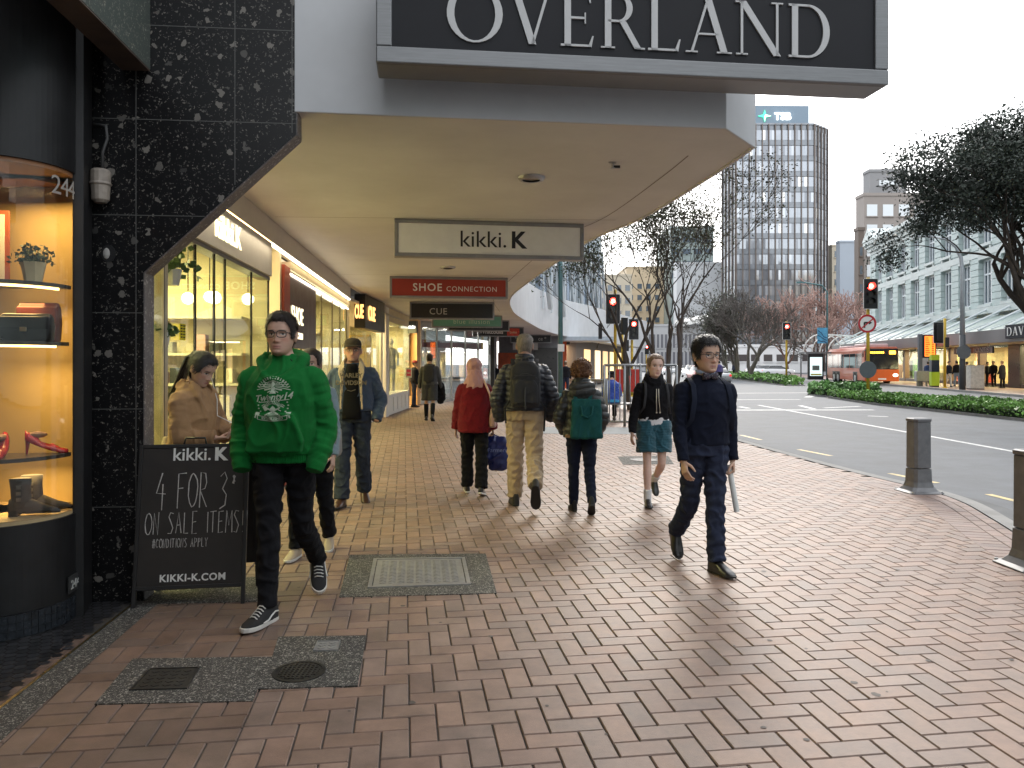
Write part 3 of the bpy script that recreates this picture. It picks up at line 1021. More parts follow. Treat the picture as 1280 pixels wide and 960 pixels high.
for y0 in (8.8, 14.4):
    jl.quad((shop_x(y0) + .1, y0 - .1, 3.1985), (1.2 if y0 < 10 else .2, y0 + .1, 3.1985), (1.2 if y0 < 10 else .2, y0 + .112, 3.1985), (shop_x(y0) + .1, y0 - .088, 3.1985))
jl.build('soffit_joint', mat('joint_dark', (.2, .17, .14), .8), cn)  # dark joint lines in the soffit boards
def downlight(px, py, label, r=.11):
    d = 1.665 * FPX / (HZ - py)
    q = P(px, py, d)
    t = thing('ceiling_light', label, 'ceiling light', (q[0], q[1], 3.2))
    MB().lathe([(r * .72, -.03), (r, -.03), (r * 1.12, -.004), (r * 1.12, 0), (r * .72, 0)], n=24, cap=False).build('ring', alu, t, smooth=True)
    MB().lathe([(0, -.012), (r * .74, -.012), (r * .74, -.006), (0, -.006)], n=24).build('lens', mat('frosted_lens', (.35, .32, .28), .3), t)
downlight(664, 222, 'round metal soffit light nearest the large hanging sign board')
downlight(560, 334, 'small round soffit light between the white sign and the red sign', .12)
q = P(766, 204, 1.665 * FPX / 251)
sp = thing('sprinkler_head', 'small sprinkler head on the soffit near the street edge', 'sprinkler', (q[0], q[1], 3.2))
MB().lathe([(.03, 0), (.03, -.01), (.012, -.015), (.012, -.04), (.02, -.045), (.02, -.05), (0, -.05)], n=12, cap=False).build('body', alu, sp)
MB().box((.03, 0, -.035), (.06, .02, .02)).build('arm', blackm, sp)

# ---- the big fascia sign
wl = P(470, 78, 4.66); wr = P(1110, 107, 5.05)
yaw = math.atan2(wr[1] - wl[1], wr[0] - wl[0])
WID = math.hypot(wr[0] - wl[0], wr[1] - wl[1])
bs = thing('fascia_sign', 'large dark sign with pale serif capitals on the front of the canopy', 'shop sign', (wl[0], wl[1], 3.36), yaw)
f = MB()
hS = .74
f.bb(0, WID, .015, .27, .0, hS)
f.build('sign_box', greym, bs, bevel=.01)
f = MB()
f.bb(0, WID, -.012, .0145, 0, .1); f.bb(0, WID, -.012, .0145, hS - .1, hS); f.bb(0, .095, -.012, .0145, .1005, hS - .1005); f.bb(WID - .095, WID, -.012, .0145, .1005, hS - .1005)
f.build('frame', mat('brushed_frame', (.21, .215, .22), .5, .5, var=.15, scale=4, stretch=(1, 1, 20)), bs, bevel=.008)
MB().bb(.0955, WID - .0955, .004, .012, .1005, hS - .1005).build('sign_panel', mat('charcoal_panel', (.014, .0145, .018), .6, var=.15, spec=.25), bs)
mb, wd = serif_mb('OVERLAND', .345, .012, gap=.055)
sc = 2.52 / wd
mb.xf(Matrix.Translation((.42, .004, .155)) @ Matrix.Diagonal((sc, 1, 1, 1)))
mb.build('lettering', mat('pale_letters', (.52, .52, .52), .5, var=.05), bs)

# ---- signs hanging across the footpath
frame_m = mat('sign_frame', (.26, .26, .265), .45, .5, var=.12)
def hang_sign(pl, pr, yt, yb, panelm, label, texts, dy=.0, ztop=3.197, thick=.16, fr=.045):
    dL = (ztop - EYE) * FPX / (HZ - yt[0]); dR = (ztop - EYE) * FPX / (HZ - yt[1])
    a, b_ = P(pl, yt[0], dL), P(pr, yt[1], dR)
    zb = EYE + (HZ - yb) / FPX * dL
    w_ = math.hypot(b_[0] - a[0], b_[1] - a[1])
    t = thing('hanging_sign', label, 'shop sign', (a[0], a[1], zb), math.atan2(b_[1] - a[1], b_[0] - a[0]))
    h_ = ztop - zb
    m = MB()
    m.bb(0, w_, 0, thick, 0, fr); m.bb(0, w_, 0, thick, h_ - fr, h_); m.bb(0, fr, 0, thick, fr + .0005, h_ - fr - .0005); m.bb(w_ - fr, w_, 0, thick, fr + .0005, h_ - fr - .0005)
    m.build('frame', frame_m, t, bevel=.006)
    MB().bb(fr, w_ - fr, .012, thick - .012, fr, h_ - fr).build('panel', panelm, t)
    for s_, size, fx, fz, m_, al, bold, spc in texts:
        tb = text_mb(s_, size, .006, al, bold, spc)
        tb.xf(Matrix.Translation((w_ * fx, .010, h_ * fz)))
        tb.build('lettering', m_, t)
    return t
inkb = mat('ink_black', (.012, .012, .012), .4, var=0)
inkw = mat('ink_white', (.75, .75, .73), .5, var=0)
inkg = mat('ink_grey', (.5, .5, .48), .5, var=0)
offw = mat('sign_white', (.80, .81, .81), .45, var=.04)
signred = mat('sign_red', (.33, .035, .022), .45, var=.05)
signteal = mat('sign_teal', (.14, .36, .29), .45, var=.05)
signblk = mat('sign_black', (.016, .016, .017), .4, var=.1)
hang_sign(493, 730, (273, 280), 320, offw, 'white hanging sign with black lettering, the nearest and widest of the row', [('kikki.', .27, .46, .3, inkb, 'CENTER', 0, 1.0), ('K', .27, .645, .3, inkb, 'CENTER', .008, 1.0)])
hang_sign(487, 635, (345, 347.5), 372, signred, 'red hanging sign with white capitals, second in the row', [('SHOE', .205, .315, .34, inkw, 'CENTER', .003, 1.15), ('CONNECTION', .135, .69, .34, inkw, 'CENTER', .0, 1.12)])
hang_sign(512, 618, (377, 378), 399, signblk, 'black hanging sign with thin grey capitals, behind the red sign', [('CUE', .24, .335, .29, inkg, 'CENTER', 0, 1.1)])
hang_sign(540, 628, (393.5, 394.5), 409, signteal, 'teal green hanging sign with pale lower case lettering', [('blue illusion', .23, .56, .3, mat('ink_mint', (.62, .72, .62), .5), 'CENTER', -.002, 1.12)])
hang_sign(560, 637, (399.5, 400.5), 413.5, signblk, 'black hanging sign partly hidden behind the teal one', [('Whitcoulls', .24, .5, .3, inkw, 'CENTER', .004, 1.05)])
t = hang_sign(591, 655, (408, 409), 420.5, signblk, 'black hanging sign with a red square at its right end', [('Whitcoulls', .25, .36, .3, inkw, 'CENTER', .004, 1.0)])
w6 = 2.25
MB().bb(w6 * .71, w6 * .97, .006, .0115, .05, .38).build('red_square', mat('lotto_red', (.5, .05, .02), .45, var=.4, scale=9), t)
tb = text_mb('Lotto', .15, .004, 'CENTER', .003); tb.xf(Matrix.Translation((w6 * .84, .003, .16))); tb.build('lettering', mat('ink_gold', (.7, .5, .3), .5), t)
hang_sign(638, 689, (418, 418.5), 428.5, signblk, 'black hanging sign with grey lettering beside the tall man\'s head', [('* ta', .3, .2, .3, inkg, 'CENTER', 0, 1), ('ce *', .3, .78, .3, inkg, 'CENTER', 0, 1)])
hang_sign(676, 713, (422.3, 422.6), 431, signblk, 'farthest black hanging sign, near the teal lamp pole', [('whitcou', .26, .36, .3, inkg, 'CENTER', 0, 1)])

# ---- shop units along the shopfront line
def panelled(t, u0, u1, n, z0, z1, edges, gm=glass, fw=.04, fm=None, nm='glass_panel'):
    """glass panes between the u positions with slim posts"""
    fm = fm or blackm
    for a, b_ in zip(edges[:-1], edges[1:]):
        MB().bb(n - .006, n + .006, a + fw / 2, b_ - fw / 2, z0, z1).build(nm, gm, t)
    for a in edges:
        MB().bb(n - .012, n + .012, a - fw / 2, a + fw / 2, z0, z1).build('mullion', fm, t, bevel=.003)

floorm = mat('shop_floor', (.42, .38, .30), .3, var=.1)
ceilm = mat('shop_ceiling', (.55, .52, .45), .7, var=.05)
# stationery shop
ks = thing('stationery_shop', 'brightly lit cream shop behind glass with glowing white letters on its panel', 'shop', S0, TH)
MB().bb(-5.2, -.03, 5.16, 9.55, -.004, .006).build('floor', floorm, ks)
MB().bb(-5.3, -5.2, 5.16, 9.55, 0, 3.2).build('rear_wall', creamw, ks)
MB().bb(-5.2, -.02, 9.55, 9.64, 0, 3.2).build('side_wall', creamw, ks)
MB().bb(-5.2, -.1, 5.05, 5.155, 0, 3.2).build('party_wall', creamw, ks)
MB().bb(-5.2, -.02, 5.16, 9.55, 2.96, 3.02).build('ceiling', ceilm, ks)
MB().bb(-.12, .02, 5.15, 16.75, 2.94, 3.198).build('bulkhead', mat('bulkhead_paint', (.58, .54, .48), .6, var=.05), ks)
MB().bb(-.1, .022, 5.15, 8.9, 2.54, 2.925).build('sign_panel', mat('taupe_panel', (.62, .59, .54), .55, var=.05), ks)
MB().bb(-.005, .015, 5.15, 8.88, 2.927, 2.938).build('strip_light', emat('led_amber', (1, .62, .25), 5), ks)
MB().bb(-.02, .022, 8.92, 16.7, 2.915, 2.938).build('strip_light', ledwhite, ks)
lt = text_mb('kikki.K', .3, .008, 'RIGHT', .004, 1.05)
lt.xf(Matrix.Translation((.028, 7.5, 2.64)) @ Matrix.Rotation(R(90), 4, 'Z'))
lt.build('lettering', emat('lit_letters', (1, .9, .6), .75), ks)
panelled(ks, 5.2, 9.5, -.03, .02, 2.5, [5.2, 5.55, 6.27, 6.80, 7.14, 8.14, 8.95], fw=.012)
MB().bb(-.1, -.02, 5.53, 5.62, .02, 2.5).build('door_post', mat('pale_post', (.55, .5, .4), .5), ks)
MB().bb(-.14, -.01, 5.16, 8.95, 2.5, 2.538).build('head_rail', greym, ks)
shelf_m = mat('shelf_white', (.6, .55, .42), .5, var=.05)
for z in (.5, .9, 1.3, 1.66, 2.1):
    MB().bb(-4.6, -.4, 9.22, 9.55, z - .03, z).build('shelf', shelf_m, ks)
    MB().bb(-5.2, -4.9, 5.3, 9.2, z - .03, z).build('shelf', shelf_m, ks)
def goods(t_fn, n0, n1, u, z, hmax, count, cols, name, label, group, cat='box'):
    base = None
    for i in range(count):
        n = n0 + (n1 - n0) * (i + rng.uniform(.2, .8)) / count
        q = S(n, u + rng.uniform(-.05, .05), z)
        w_, h_ = rng.uniform(.08, .2), rng.uniform(.4, 1) * hmax
        o = MB().box((0, 0, h_ / 2), (w_, .16, h_)).build(name, cols[i % len(cols)], None, bevel=.006)
        o.location = q; o.rotation_euler = (0, 0, TH + rng.uniform(-.1, .1))
        tag(o, label, cat, group)
gc = [mat('goods_%s' % k, c, .5, var=.05) for k, c in (('cream', (.6, .52, .38)), ('brown', (.25, .14, .07)), ('red', (.45, .05, .04)), ('grey', (.25, .24, .22)), ('pink', (.55, .3, .26)), ('black', (.03, .03, .03)), ('green', (.1, .2, .1)))]
goods(None, -4.3, -.5, 9.36, 1.66, .24, 13, gc, 'stationery_box', 'small coloured stationery box on the lit shelf behind the glass', 'boxes on the stationery shop shelves')
goods(None, -4.3, -.5, 9.36, 1.30, .28, 15, gc, 'stationery_box', 'small coloured stationery box on the lit shelf behind the glass', 'boxes on the stationery shop shelves')
goods(None, -4.3, -.5, 9.36, .9, .3, 15, gc, 'stationery_box', 'small coloured stationery box on the lit shelf behind the glass', 'boxes on the stationery shop shelves')
tb_ = thing('display_table', 'pale display table standing inside the stationery shop', 'table', S(-1.25, 6.9), TH)
MB().bb(-.5, .5, -.7, .7, .82, .87).build('tabletop', shelf_m, tb_, bevel=.006)
for sx in (-.45, .45):
    for sy in (-.65, .65):
        MB().bb(sx - .025, sx + .025, sy - .025, sy + .025, 0.006, .82).build('leg', blackm, tb_)
for i in range(9):
    q = S(-1.25 + rng.uniform(-.35, .35), 6.9 + (i - 4) * .15, .871)
    h_ = rng.uniform(.08, .3)
    o = MB().box((0, 0, h_ / 2), (rng.uniform(.1, .22), .1, h_)).build('gift_box', gc[(i * 3) % 7], None, bevel=.005)
    o.location = q; o.rotation_euler = (0, 0, rng.uniform(0, 1))
    tag(o, 'gift box on the pale display table in the stationery shop', 'box', 'gift boxes on the shop table')
for px, py, d in ((235, 373, 8.4), (262, 371, 9.0), (268, 372, 7.6), (310, 374, 8.6)):
    q = P(px, py, d)
    lbl = {235: 'leftmost glowing globe pendant lamp in the stationery shop', 262: 'farther of the two close pendant lamps in the stationery shop', 268: 'nearer of the two close pendant lamps in the stationery shop', 310: 'rightmost globe pendant lamp beside the young man\'s head'}[px]
    pl = thing('pendant_lamp', lbl, 'pendant lamp', q)
    MB().ball((0, 0, 0), .065, 16, 10).build('globe', bulb, pl, smooth=True)
    MB().tube([(0, 0, .08), (0, 0, 2.955 - q[2])], .006, 6).build('cord', blackm, pl)
# ceiling fittings and lamps inside
cl = MB()
for u in (6.0, 7.3, 8.6):
    for n in (-.8, -2.2, -3.6):
        cl.lathe([(0, 2.952), (.07, 2.952), (.07, 2.958)], (n, u, 0), 14)
cl.build('ceiling_spots', emat('spot_glow', (1, .9, .7), 12), ks)
for u, n in ((6.2, -1.2), (8.3, -1.2), (6.2, -3.4), (8.3, -3.4)):
    lamp('ceiling_lamp', 'AREA', (n, u, 2.9), 42, (1, .83, .42), .9, (0, 0, 0), ks)
lamp('panel_glow', 'AREA', (.10, 7.1, 2.91), 5, (1, .85, .6), .05, (0, R(-28), 0), ks, 3.4)
# yellow sticker on the glass
q = P(228, 415, 5.86)
ys = thing('yellow_poster', 'bright yellow notice with black pattern stuck on the shop glass', 'poster', q, TH + R(90))
MB().box((0, 0, 0), (.135, .003, .125)).build('paper', mat('poster_yellow', (.85, .75, .02), .6, var=.03), ys)
zz = MB()
for c_ in (-.03, .03):
    for r_i in range(5):
        zz.tube([(c_ - .02, -.004, -.045 + r_i * .022), (c_ - .008, -.004, -.035 + r_i * .022), (c_ + .006, -.004, -.045 + r_i * .022), (c_ + .02, -.004, -.036 + r_i * .022)], .0028, 5)
zz.build('print', inkb, ys)
# hanging ivy pots beside the portal
ivm = mat('ivy_leaf', (.06, .12, .035), .5, var=.4, scale=30)
for px, py, d, r_, lab in ((215, 330, 5.75, .16, 'trailing ivy in a hanging pot inside the top of the shop window'), (203, 412, 5.6, .08, 'small green plant behind the glass beside the terrazzo wall')):
    q = P(px, py, d)
    t = thing('hanging_plant', lab, 'plant', q)
    if r_ > .1:
        MB().lathe([(.05, -.16), (.07, -.04), (.06, -.04), (.05, -.1)], n=12).build('pot', whitew, t)
        MB().tube([(0, 0, -.05), (0, 0, 2.96 - q[2])], .004, 5).build('hanger', blackm, t)
    else:
        MB().lathe([(.04, -.12), (.055, -.02), (.045, -.02)], n=12).build('pot', whitew, t)
    lf = MB()
    for i in range(90):
        c = rng.normal(size=3) * np.array([r_ * .55, r_ * .55, r_ * .35]) + [0, 0, r_ * .1]
        u_ = rng.normal(size=3); u_ /= np.linalg.norm(u_); v_ = np.cross(u_, rng.normal(size=3)); v_ /= np.linalg.norm(v_)
        s_ = .032
        lf.add([c - u_ * s_, c + v_ * s_ * .8, c + u_ * s_ * .9, c - v_ * s_ * .8], [(0, 1, 2), (0, 2, 3)])
    lf.build('leaves', ivm, t)

# shoe shop next door
ss = thing('shoe_shop', 'warm lit glass shop with red pillar and black panel sign behind the young man', 'shop', S0, TH)
redcol = mat('pillar_red', (.34, .05, .02), .45, var=.08)
MB().bb(-5, -.1, 9.66, 16.6, -.004, .006).build('floor', floorm, ss)
MB().bb(-5, -4.9, 9.66, 16.6, 0, 3.2).build('rear_wall', creamw, ss)
MB().bb(-4.9, .0, 16.6, 16.7, 0, 2.91).build('side_wall', creamw, ss)
MB().bb(-5, -.1, 9.66, 16.6, 2.86, 2.9).build('ceiling', ceilm, ss)
MB().bb(-.62, .015, 9.66, 10.02, .0, 2.78).build('pillar', redcol, ss, bevel=.005)
MB().bb(-.06, -.015, 10.06, 12.3, 1.75, 2.76).build('sign_panel', mat('brown_panel', (.05, .025, .018), .4), ss)
for s_, size, z in (('SHOE', .34, 2.08), ('CONNECTION', .12, 1.88)):
    lt = text_mb(s_, size, .006, 'LEFT', .003, 1.05)
    lt.xf(Matrix.Translation((-.004, 10.22, z)) @ Matrix.Rotation(R(90), 4, 'Z'))
    lt.build('lettering', emat('lit_letters', (1, .9, .6), .75), ss)
panelled(ss, 10, 16.6, -.05, .02, 2.74, [10.06, 11.2, 12.3, 13.1, 14.4, 15.5, 16.58], fw=.05, fm=mat('bronze_frame', (.16, .13, .08), .4, .6))
MB().bb(-.1, .02, 10.03, 16.62, 2.76, 2.86).build('head_rail', creamw, ss)
MB().bb(-.02, .012, 10.1, 16.5, 2.70, 2.72).build('strip_light', ledwhite, ss)
for z in (.6, 1.0, 1.4, 1.8, 2.2):
    MB().bb(-4.5, -.6, 16.3, 16.6, z - .025, z).build('shelf', shelf_m, ss)
    MB().bb(-4.9, -4.6, 9.9, 16.2, z - .025, z).build('shelf', shelf_m, ss)
shoeg = [mat('goods_%s' % k, (0, 0, 0)) for k in ('brown', 'black', 'red', 'cream')]
for z in (.6, 1.0, 1.4, 1.8):
    for i in range(8):
        q = S(-.8 - i * .42, 16.42, z + .001)
        o = MB().loft([[(w_ * math.cos(a_), y, max(0, h_ * (.5 + .5 * math.sin(a_)))) for a_ in np.linspace(0, 2 * math.pi, 8, endpoint=False)] for y, w_, h_ in ((-.12, .03, .08), (-.04, .04, .1), (.06, .04, .06), (.13, .02, .04))]).build('display_shoe', shoeg[(i + int(z * 5)) % 4], None)
        o.location = q; o.rotation_euler = (0, 0, TH + R(160))
        tag(o, 'single shoe on the end wall shelves of the shoe shop', 'shoe', 'shoes on the shop shelves')
for u, n in ((11, -1), (13, -1), (15.3, -1), (12, -3), (15, -3)):
    lamp('ceiling_lamp', 'AREA', (n, u, 2.82), 38, (1, .78, .40), .9, (0, 0, 0), ss)
lamp('soffit_glow', 'AREA', (.08, 12.8, 2.9), 5, (1, .8, .5), .08, (0, 0, 0), ss, 7.4)

# fashion shops farther along: black corner sign, display window on white riser, cream pillar
cu = thing('fashion_shop', 'shop with black glowing corner sign and yellow panel behind the man in denim', 'shop', (0, 0, 0))
fr_ = [(-3.55, 16.9), (-3.72, 21.6), (-3.66, 26.8)]
MB().bb(-9, -3.7, 16.9, 29.3, -.004, .006).build('floor', floorm, cu)
MB().bb(-7.2, -7.1, 16.9, 29.3, 0, 3.2).build('rear_wall', creamw, cu)
MB().bb(-7.1, -3.8, 29.25, 29.35, 0, 3.2).build('side_wall', creamw, cu)
MB().bb(-7.1, -3.6, 17.0, 29.2, 2.95, 3.0).build('ceiling', ceilm, cu)
MB().bb(-3.72, -3.46, 18.1, 20.9, 2.38, 3.18).build('corner_sign', signblk, cu, bevel=.01)
for dy, rot in ((0, 0),):
    lt = text_mb('CUE', .48, .015, 'LEFT', .01, 1.0)
    lt.xf(Matrix.Translation((-3.44, 18.4, 2.6)) @ Matrix.Rotation(R(90), 4, 'Z'))
    lt.build('lettering', emat('lit_orange', (1, .5, .15), 1.0), cu)
    lt = text_mb('CUE', .34, .03, 'CENTER', .01, 1.0)
    lt.xf(Matrix.Translation((-3.6, 18.085, 2.62)) @ Matrix.Diagonal((.32, 1, 1.3, 1)))
    lt.build('lettering', emat('lit_orange', (1, .5, .15), 1.0), cu)
MB().bb(-4.4, -3.76, 20.4, 20.5, .15, 2.3).build('yellow_panel', mat('display_yellow', (.62, .42, .1), .6), cu)
for a, b_ in zip(((-3.55, 16.9), (-3.63, 19.2), (-3.72, 21.5)), ((-3.63, 19.15), (-3.72, 21.45), (-3.74, 21.52))):
    MB().prism([a, b_, (b_[0] - .015, b_[1]), (a[0] - .015, a[1])], .12, 2.36).build('glass_panel', glass, cu)
MB().prism([(-3.55, 16.9), (-3.74, 21.5), (-3.8, 21.5), (-3.6, 16.9)], 0, .12).build('base_rail', whitew, cu)
MB().bb(-3.82, -3.66, 21.55, 21.75, 0, 3.18).build('post', whitew, cu, bevel=.01)
MB().bb(-3.82, -3.60, 22.0, 22.5, 0, 3.18).build('post', whitew, cu, bevel=.01)
rs = MB(); rs.prism([(-3.66, 22.5), (-3.58, 26.8), (-4.3, 26.8), (-4.3, 22.5)], 0, .62); rs.build('stall_riser', whitew, cu, bevel=.008)
pn = MB()
for a in np.arange(22.7, 26.5, .8):
    pn.bb(-3.655 + (a - 22.5) * .0186, -3.635 + (a - 22.5) * .0186, a, a + .68, .1, .52)
pn.build('riser_panels', whitew, cu, bevel=.006)
MB().prism([(-3.66, 22.5), (-3.58, 26.8), (-3.6, 26.8), (-3.68, 22.5)], .63, 2.8).build('glass_panel', glass, cu)
MB().prism([(-3.66, 22.5), (-3.58, 26.8), (-3.7, 26.8), (-3.78, 22.5)], 2.8, 3.19).build('lintel', creamw, cu)
orc = mat('peach_wall', (.62, .38, .16), .6, var=.05)
MB().prism([(-3.95, 28.6), (-3.5, 28.3), (-3.5, 29.3), (-3.95, 29.3)], 0, 3.19).build('pillar', orc, cu)
MB().bb(-4.0, -3.48, 28.25, 28.31, 0, .35).build('pillar_base', orc, cu)
MB().bb(-4.0, -3.8, 28.3, 29.3, 0, 3.1).build('door_jamb', whitew, cu)
for y in (18.5, 21, 24, 26.5, 28):
    lamp('ceiling_lamp', 'AREA', (-4.7, y, 2.9), 46, (1, .76, .38), .9, (0, 0, 0), cu)
# small blade sign on the pillar
q = P(516, 409, 26.6)
bl_ = thing('blade_sign', 'small grey lit sign projecting above the shop doorway', 'shop sign', q, R(-35))
MB().box((0, 0, 0), (.42, .08, .42)).build('box', mat('sign_slate', (.12, .13, .14), .4), bl_, bevel=.012)
tb = MB()
for i in range(7):                       # too small to read in the photo: a row of letter sized strokes
    tb.bb(-.155 + i * .045, -.125 + i * .045, -.05, -.04, -.045, (.035, .06, .03)[i % 3])
tb.build('lettering', emat('lit_white', (1, 1, .95), 1.0), bl_)
q = P(511, 466, 25.9)
sl = thing('sale_sign', 'small white sign with red centre in the shop window near the doorway', 'sign', q, R(-8))
MB().box((0, 0, 0), (.2, .02, .33)).build('board', inkw, sl)
MB().box((0, -.012, 0), (.15, .006, .22)).build('red_panel', mat('sale_red', (.6, .05, .12), .5), sl)
tb = text_mb('Sale', .075, .004, 'CENTER', .002); tb.xf(Matrix.Translation((0, -.016, -.025))); tb.build('lettering', inkw, sl)
MB().tube([(0, 0, -.16), (0, 0, -1.58)], .012, 6).build('stand', alu, sl)
MB().lathe([(0, -1.585), (.14, -1.585), (.14, -1.565), (0, -1.565)], n=16).build('base', alu, sl)
# mannequins in the display window
mnq = mat('mannequin_body', (.5, .42, .32), .4)
def mannequin(loc, cloth, label):
    t = thing('mannequin', label, 'mannequin', loc)
    MB().loft([[(w_ * math.cos(a_), d_ * math.sin(a_), z) for a_ in np.linspace(0, 2 * math.pi, 14, endpoint=False)] for z, w_, d_ in ((.75, .16, .1), (.9, .17, .11), (1.05, .13, .09), (1.25, .17, .11), (1.38, .17, .09), (1.44, .06, .05))]).build('garment', cloth, t, smooth=True)
    MB().ball((0, 0, 1.62), (.075, .09, .11)).build('head', mnq, t, smooth=True)
    MB().tube([(0, 0, 1.42), (0, 0, 1.56)], .045, 10).build('neck', mnq, t, smooth=True)
    for s_ in (-1, 1):
        MB().tube([(s_ * .08, 0, .8), (s_ * .08, 0, .4), (s_ * .08, 0, .0)], [.07, .05, .035], 10).build('leg', cloth, t, smooth=True)
        MB().tube([(s_ * .18, 0, 1.36), (s_ * .22, 0, 1.1), (s_ * .22, -.05, .85)], [.05, .04, .03], 10).build('arm', cloth, t, smooth=True)
mannequin((-3.95, 24.0, .63), mat('goods_cream', (0, 0, 0)), 'cream dressed mannequin in the display window above the white riser')
mannequin((-3.98, 25.3, .63), mat('goods_grey', (0, 0, 0)), 'grey dressed mannequin in the display window near the doorway')

# glazed optician front that turns to face the camera
op = thing('optician_shop', 'glazed shop front facing the footpath with reflections and white lettering', 'shop', (0, 0, 0))
A_, B_ = np.array([-3.5, 29.5]), np.array([-1.0, 35.0])
tt = (B_ - A_) / np.linalg.norm(B_ - A_); LL = np.linalg.norm(B_ - A_)
oa = math.atan2(tt[1], tt[0])
def OM(mb):
    return mb.xf(Matrix.Translation((A_[0], A_[1], 0)) @ Matrix.Rotation(oa, 4, 'Z'))
refl = glassmat('reflective_glass', (.8, .84, .85), 0, .22)
for i in range(5):
    OM(MB().bb(i * LL / 5 + .03, (i + 1) * LL / 5 - .03, -.006, .006, .1, 2.95)).build('glass_panel', refl, op)
m = MB()
for i in range(6):
    m.bb(i * LL / 5 - .03, i * LL / 5 + .03, -.03, .03, 0, 3.19)
m.bb(0, LL, -.03, .03, 2.95, 3.19); m.bb(0, LL, -.03, .03, 0, .1)
OM(m).build('frame', alu, op)
OM(MB().bb(-.5, LL + 3, 4, 4.1, 0, 3.2)).build('rear_wall', whitew, op)
OM(MB().bb(-.5, LL + .2, .1, 4, -.004, .006)).build('floor', mat('pale_floor', (.5, .52, .54), .3), op)
OM(MB().bb(-.5, LL + .2, .1, 4, 3.1, 3.15)).build('ceiling', ceilm, op)
OM(MB().bb(.1, LL - .1, .3, .5, 2.2, 2.5)).build('red_band', mat('band_red', (.35, .05, .03), .5), op)
for i, z in enumerate((.5, .9, 1.3, 1.7)):
    OM(MB().bb(.4, LL - .3, 3.7, 3.98, z - .03, z)).build('shelf', alu, op)
for i in range(4):
    OM(MB().bb(.5 + i * 1.3, 1.5 + i * 1.3, 1.2, 1.6, 0, .95)).build('counter', [whitew, alu][i % 2], op, bevel=.01)
for i in range(6):
    OM(MB().bb(.35 + i * .92, 1.05 + i * .92, 3.55, 3.6, 1.35, 1.9)).build('display_picture', [whitew, mat('goods_brown', (0,)*3), mat('sale_red', (0,)*3), inkb][i % 4], op)
tb = text_mb('opsm', .42, .01, 'CENTER'); tb.xf(Matrix.Translation((LL * .48, -.02, 2.02))); OM(tb).build('lettering', emat('lit_white', (1, 1, .95), 1.0), op)
for i in range(3):
    q = A_ + tt * (1 + i * 2) + np.array([-tt[1], tt[0]]) * 1.8
    lamp('ceiling_lamp', 'AREA', (q[0], q[1], 3.05), 60, (1, .92, .8), 1.0, (0, 0, 0), op)
bk_ = MB()
for i in range(7):
    bk_.lathe([(0, 3.09), (.09, 3.09), (.09, 3.1)], (.5 + i * .85, 1.0 + .6 * (i % 2), 0), 10)
OM(bk_).build('ceiling_spots', emat('spot_glow', (1, .9, .7), 12), op)

# farther shops beneath the canopy
fs = thing('bank_shopfront', 'grey shopfront with orange red panel and white screen beyond the optician', 'shop', (0, 0, 0))
MB().bb(-1.02, -.8, 35.0, 35.4, 0, 3.19).build('dark_pillar', black, fs)
MB().bb(-.8, 2.9, 46, 46.2, 0, 3.2).build('wall', mat('grey_front', (.2, .21, .23), .5), fs)
MB().bb(-.85, .3, 45.9, 45.98, .3, 2.2).build('red_panel', mat('panel_orange', (.5, .09, .03), .5, var=.3, scale=3), fs)
MB().bb(.05, 1.5, 44.6, 44.75, 2.35, 3.1).build('screen', mat('screen_white', (.6, .6, .6), .4), fs)
MB().bb(1.3, 2.7, 45.9, 45.97, .1, 2.5).build('doorway', mat('door_dark', (.03, .03, .03), .3), fs)
MB().bb(-1.1, -.9, 35.4, 46, 0, 3.2).build('side_wall', mat('grey_front', (0,)*3), fs)
fs2 = thing('far_shop_row', 'row of lit shops under the far canopy with an orange red post', 'shop', (0, 0, 0))
MB().prism([(2.9, 50), (4.4, 53), (11.5, 78), (11, 79), (2.9, 52)], 0, 3.2).build('wall', mat('brown_front', (.10, .07, .05), .6, var=.2), fs2)
for i, (u, c_) in enumerate(((.12, (.75, .5, .22)), (.3, (.8, .62, .35)), (.45, (.6, .4, .2)), (.6, (.8, .6, .3)), (.8, (.7, .5, .25)))):
    a = np.array([4.4, 53]) + np.array([7.1, 25]) * u
    n_ = np.array([25, -7.1]) / 26 * .06
    b_ = a + np.array([7.1, 25]) * .09
    MB().prism([tuple(a + n_), tuple(b_ + n_), tuple(b_), tuple(a)], .3, 2.6).build('lit_window', emat('lit_shop_%d' % i, c_, .7), fs2)
MB().bb(3.0, 3.45, 48.6, 48.9, 0, 2.95).build('orange_post', mat('post_orange', (.65, .1, .02), .5), fs2)
MB().bb(2.9, 6.2, 46.5, 50.5, 2.95, 3.19).build('entrance_canopy', mat('canopy_blue_grey', (.42, .47, .52), .5), fs2)
lamp('entrance_lamp', 'AREA', (4.6, 50.5, 2.9), 120, (1, .8, .5), 2, (0, 0, 0), fs2)
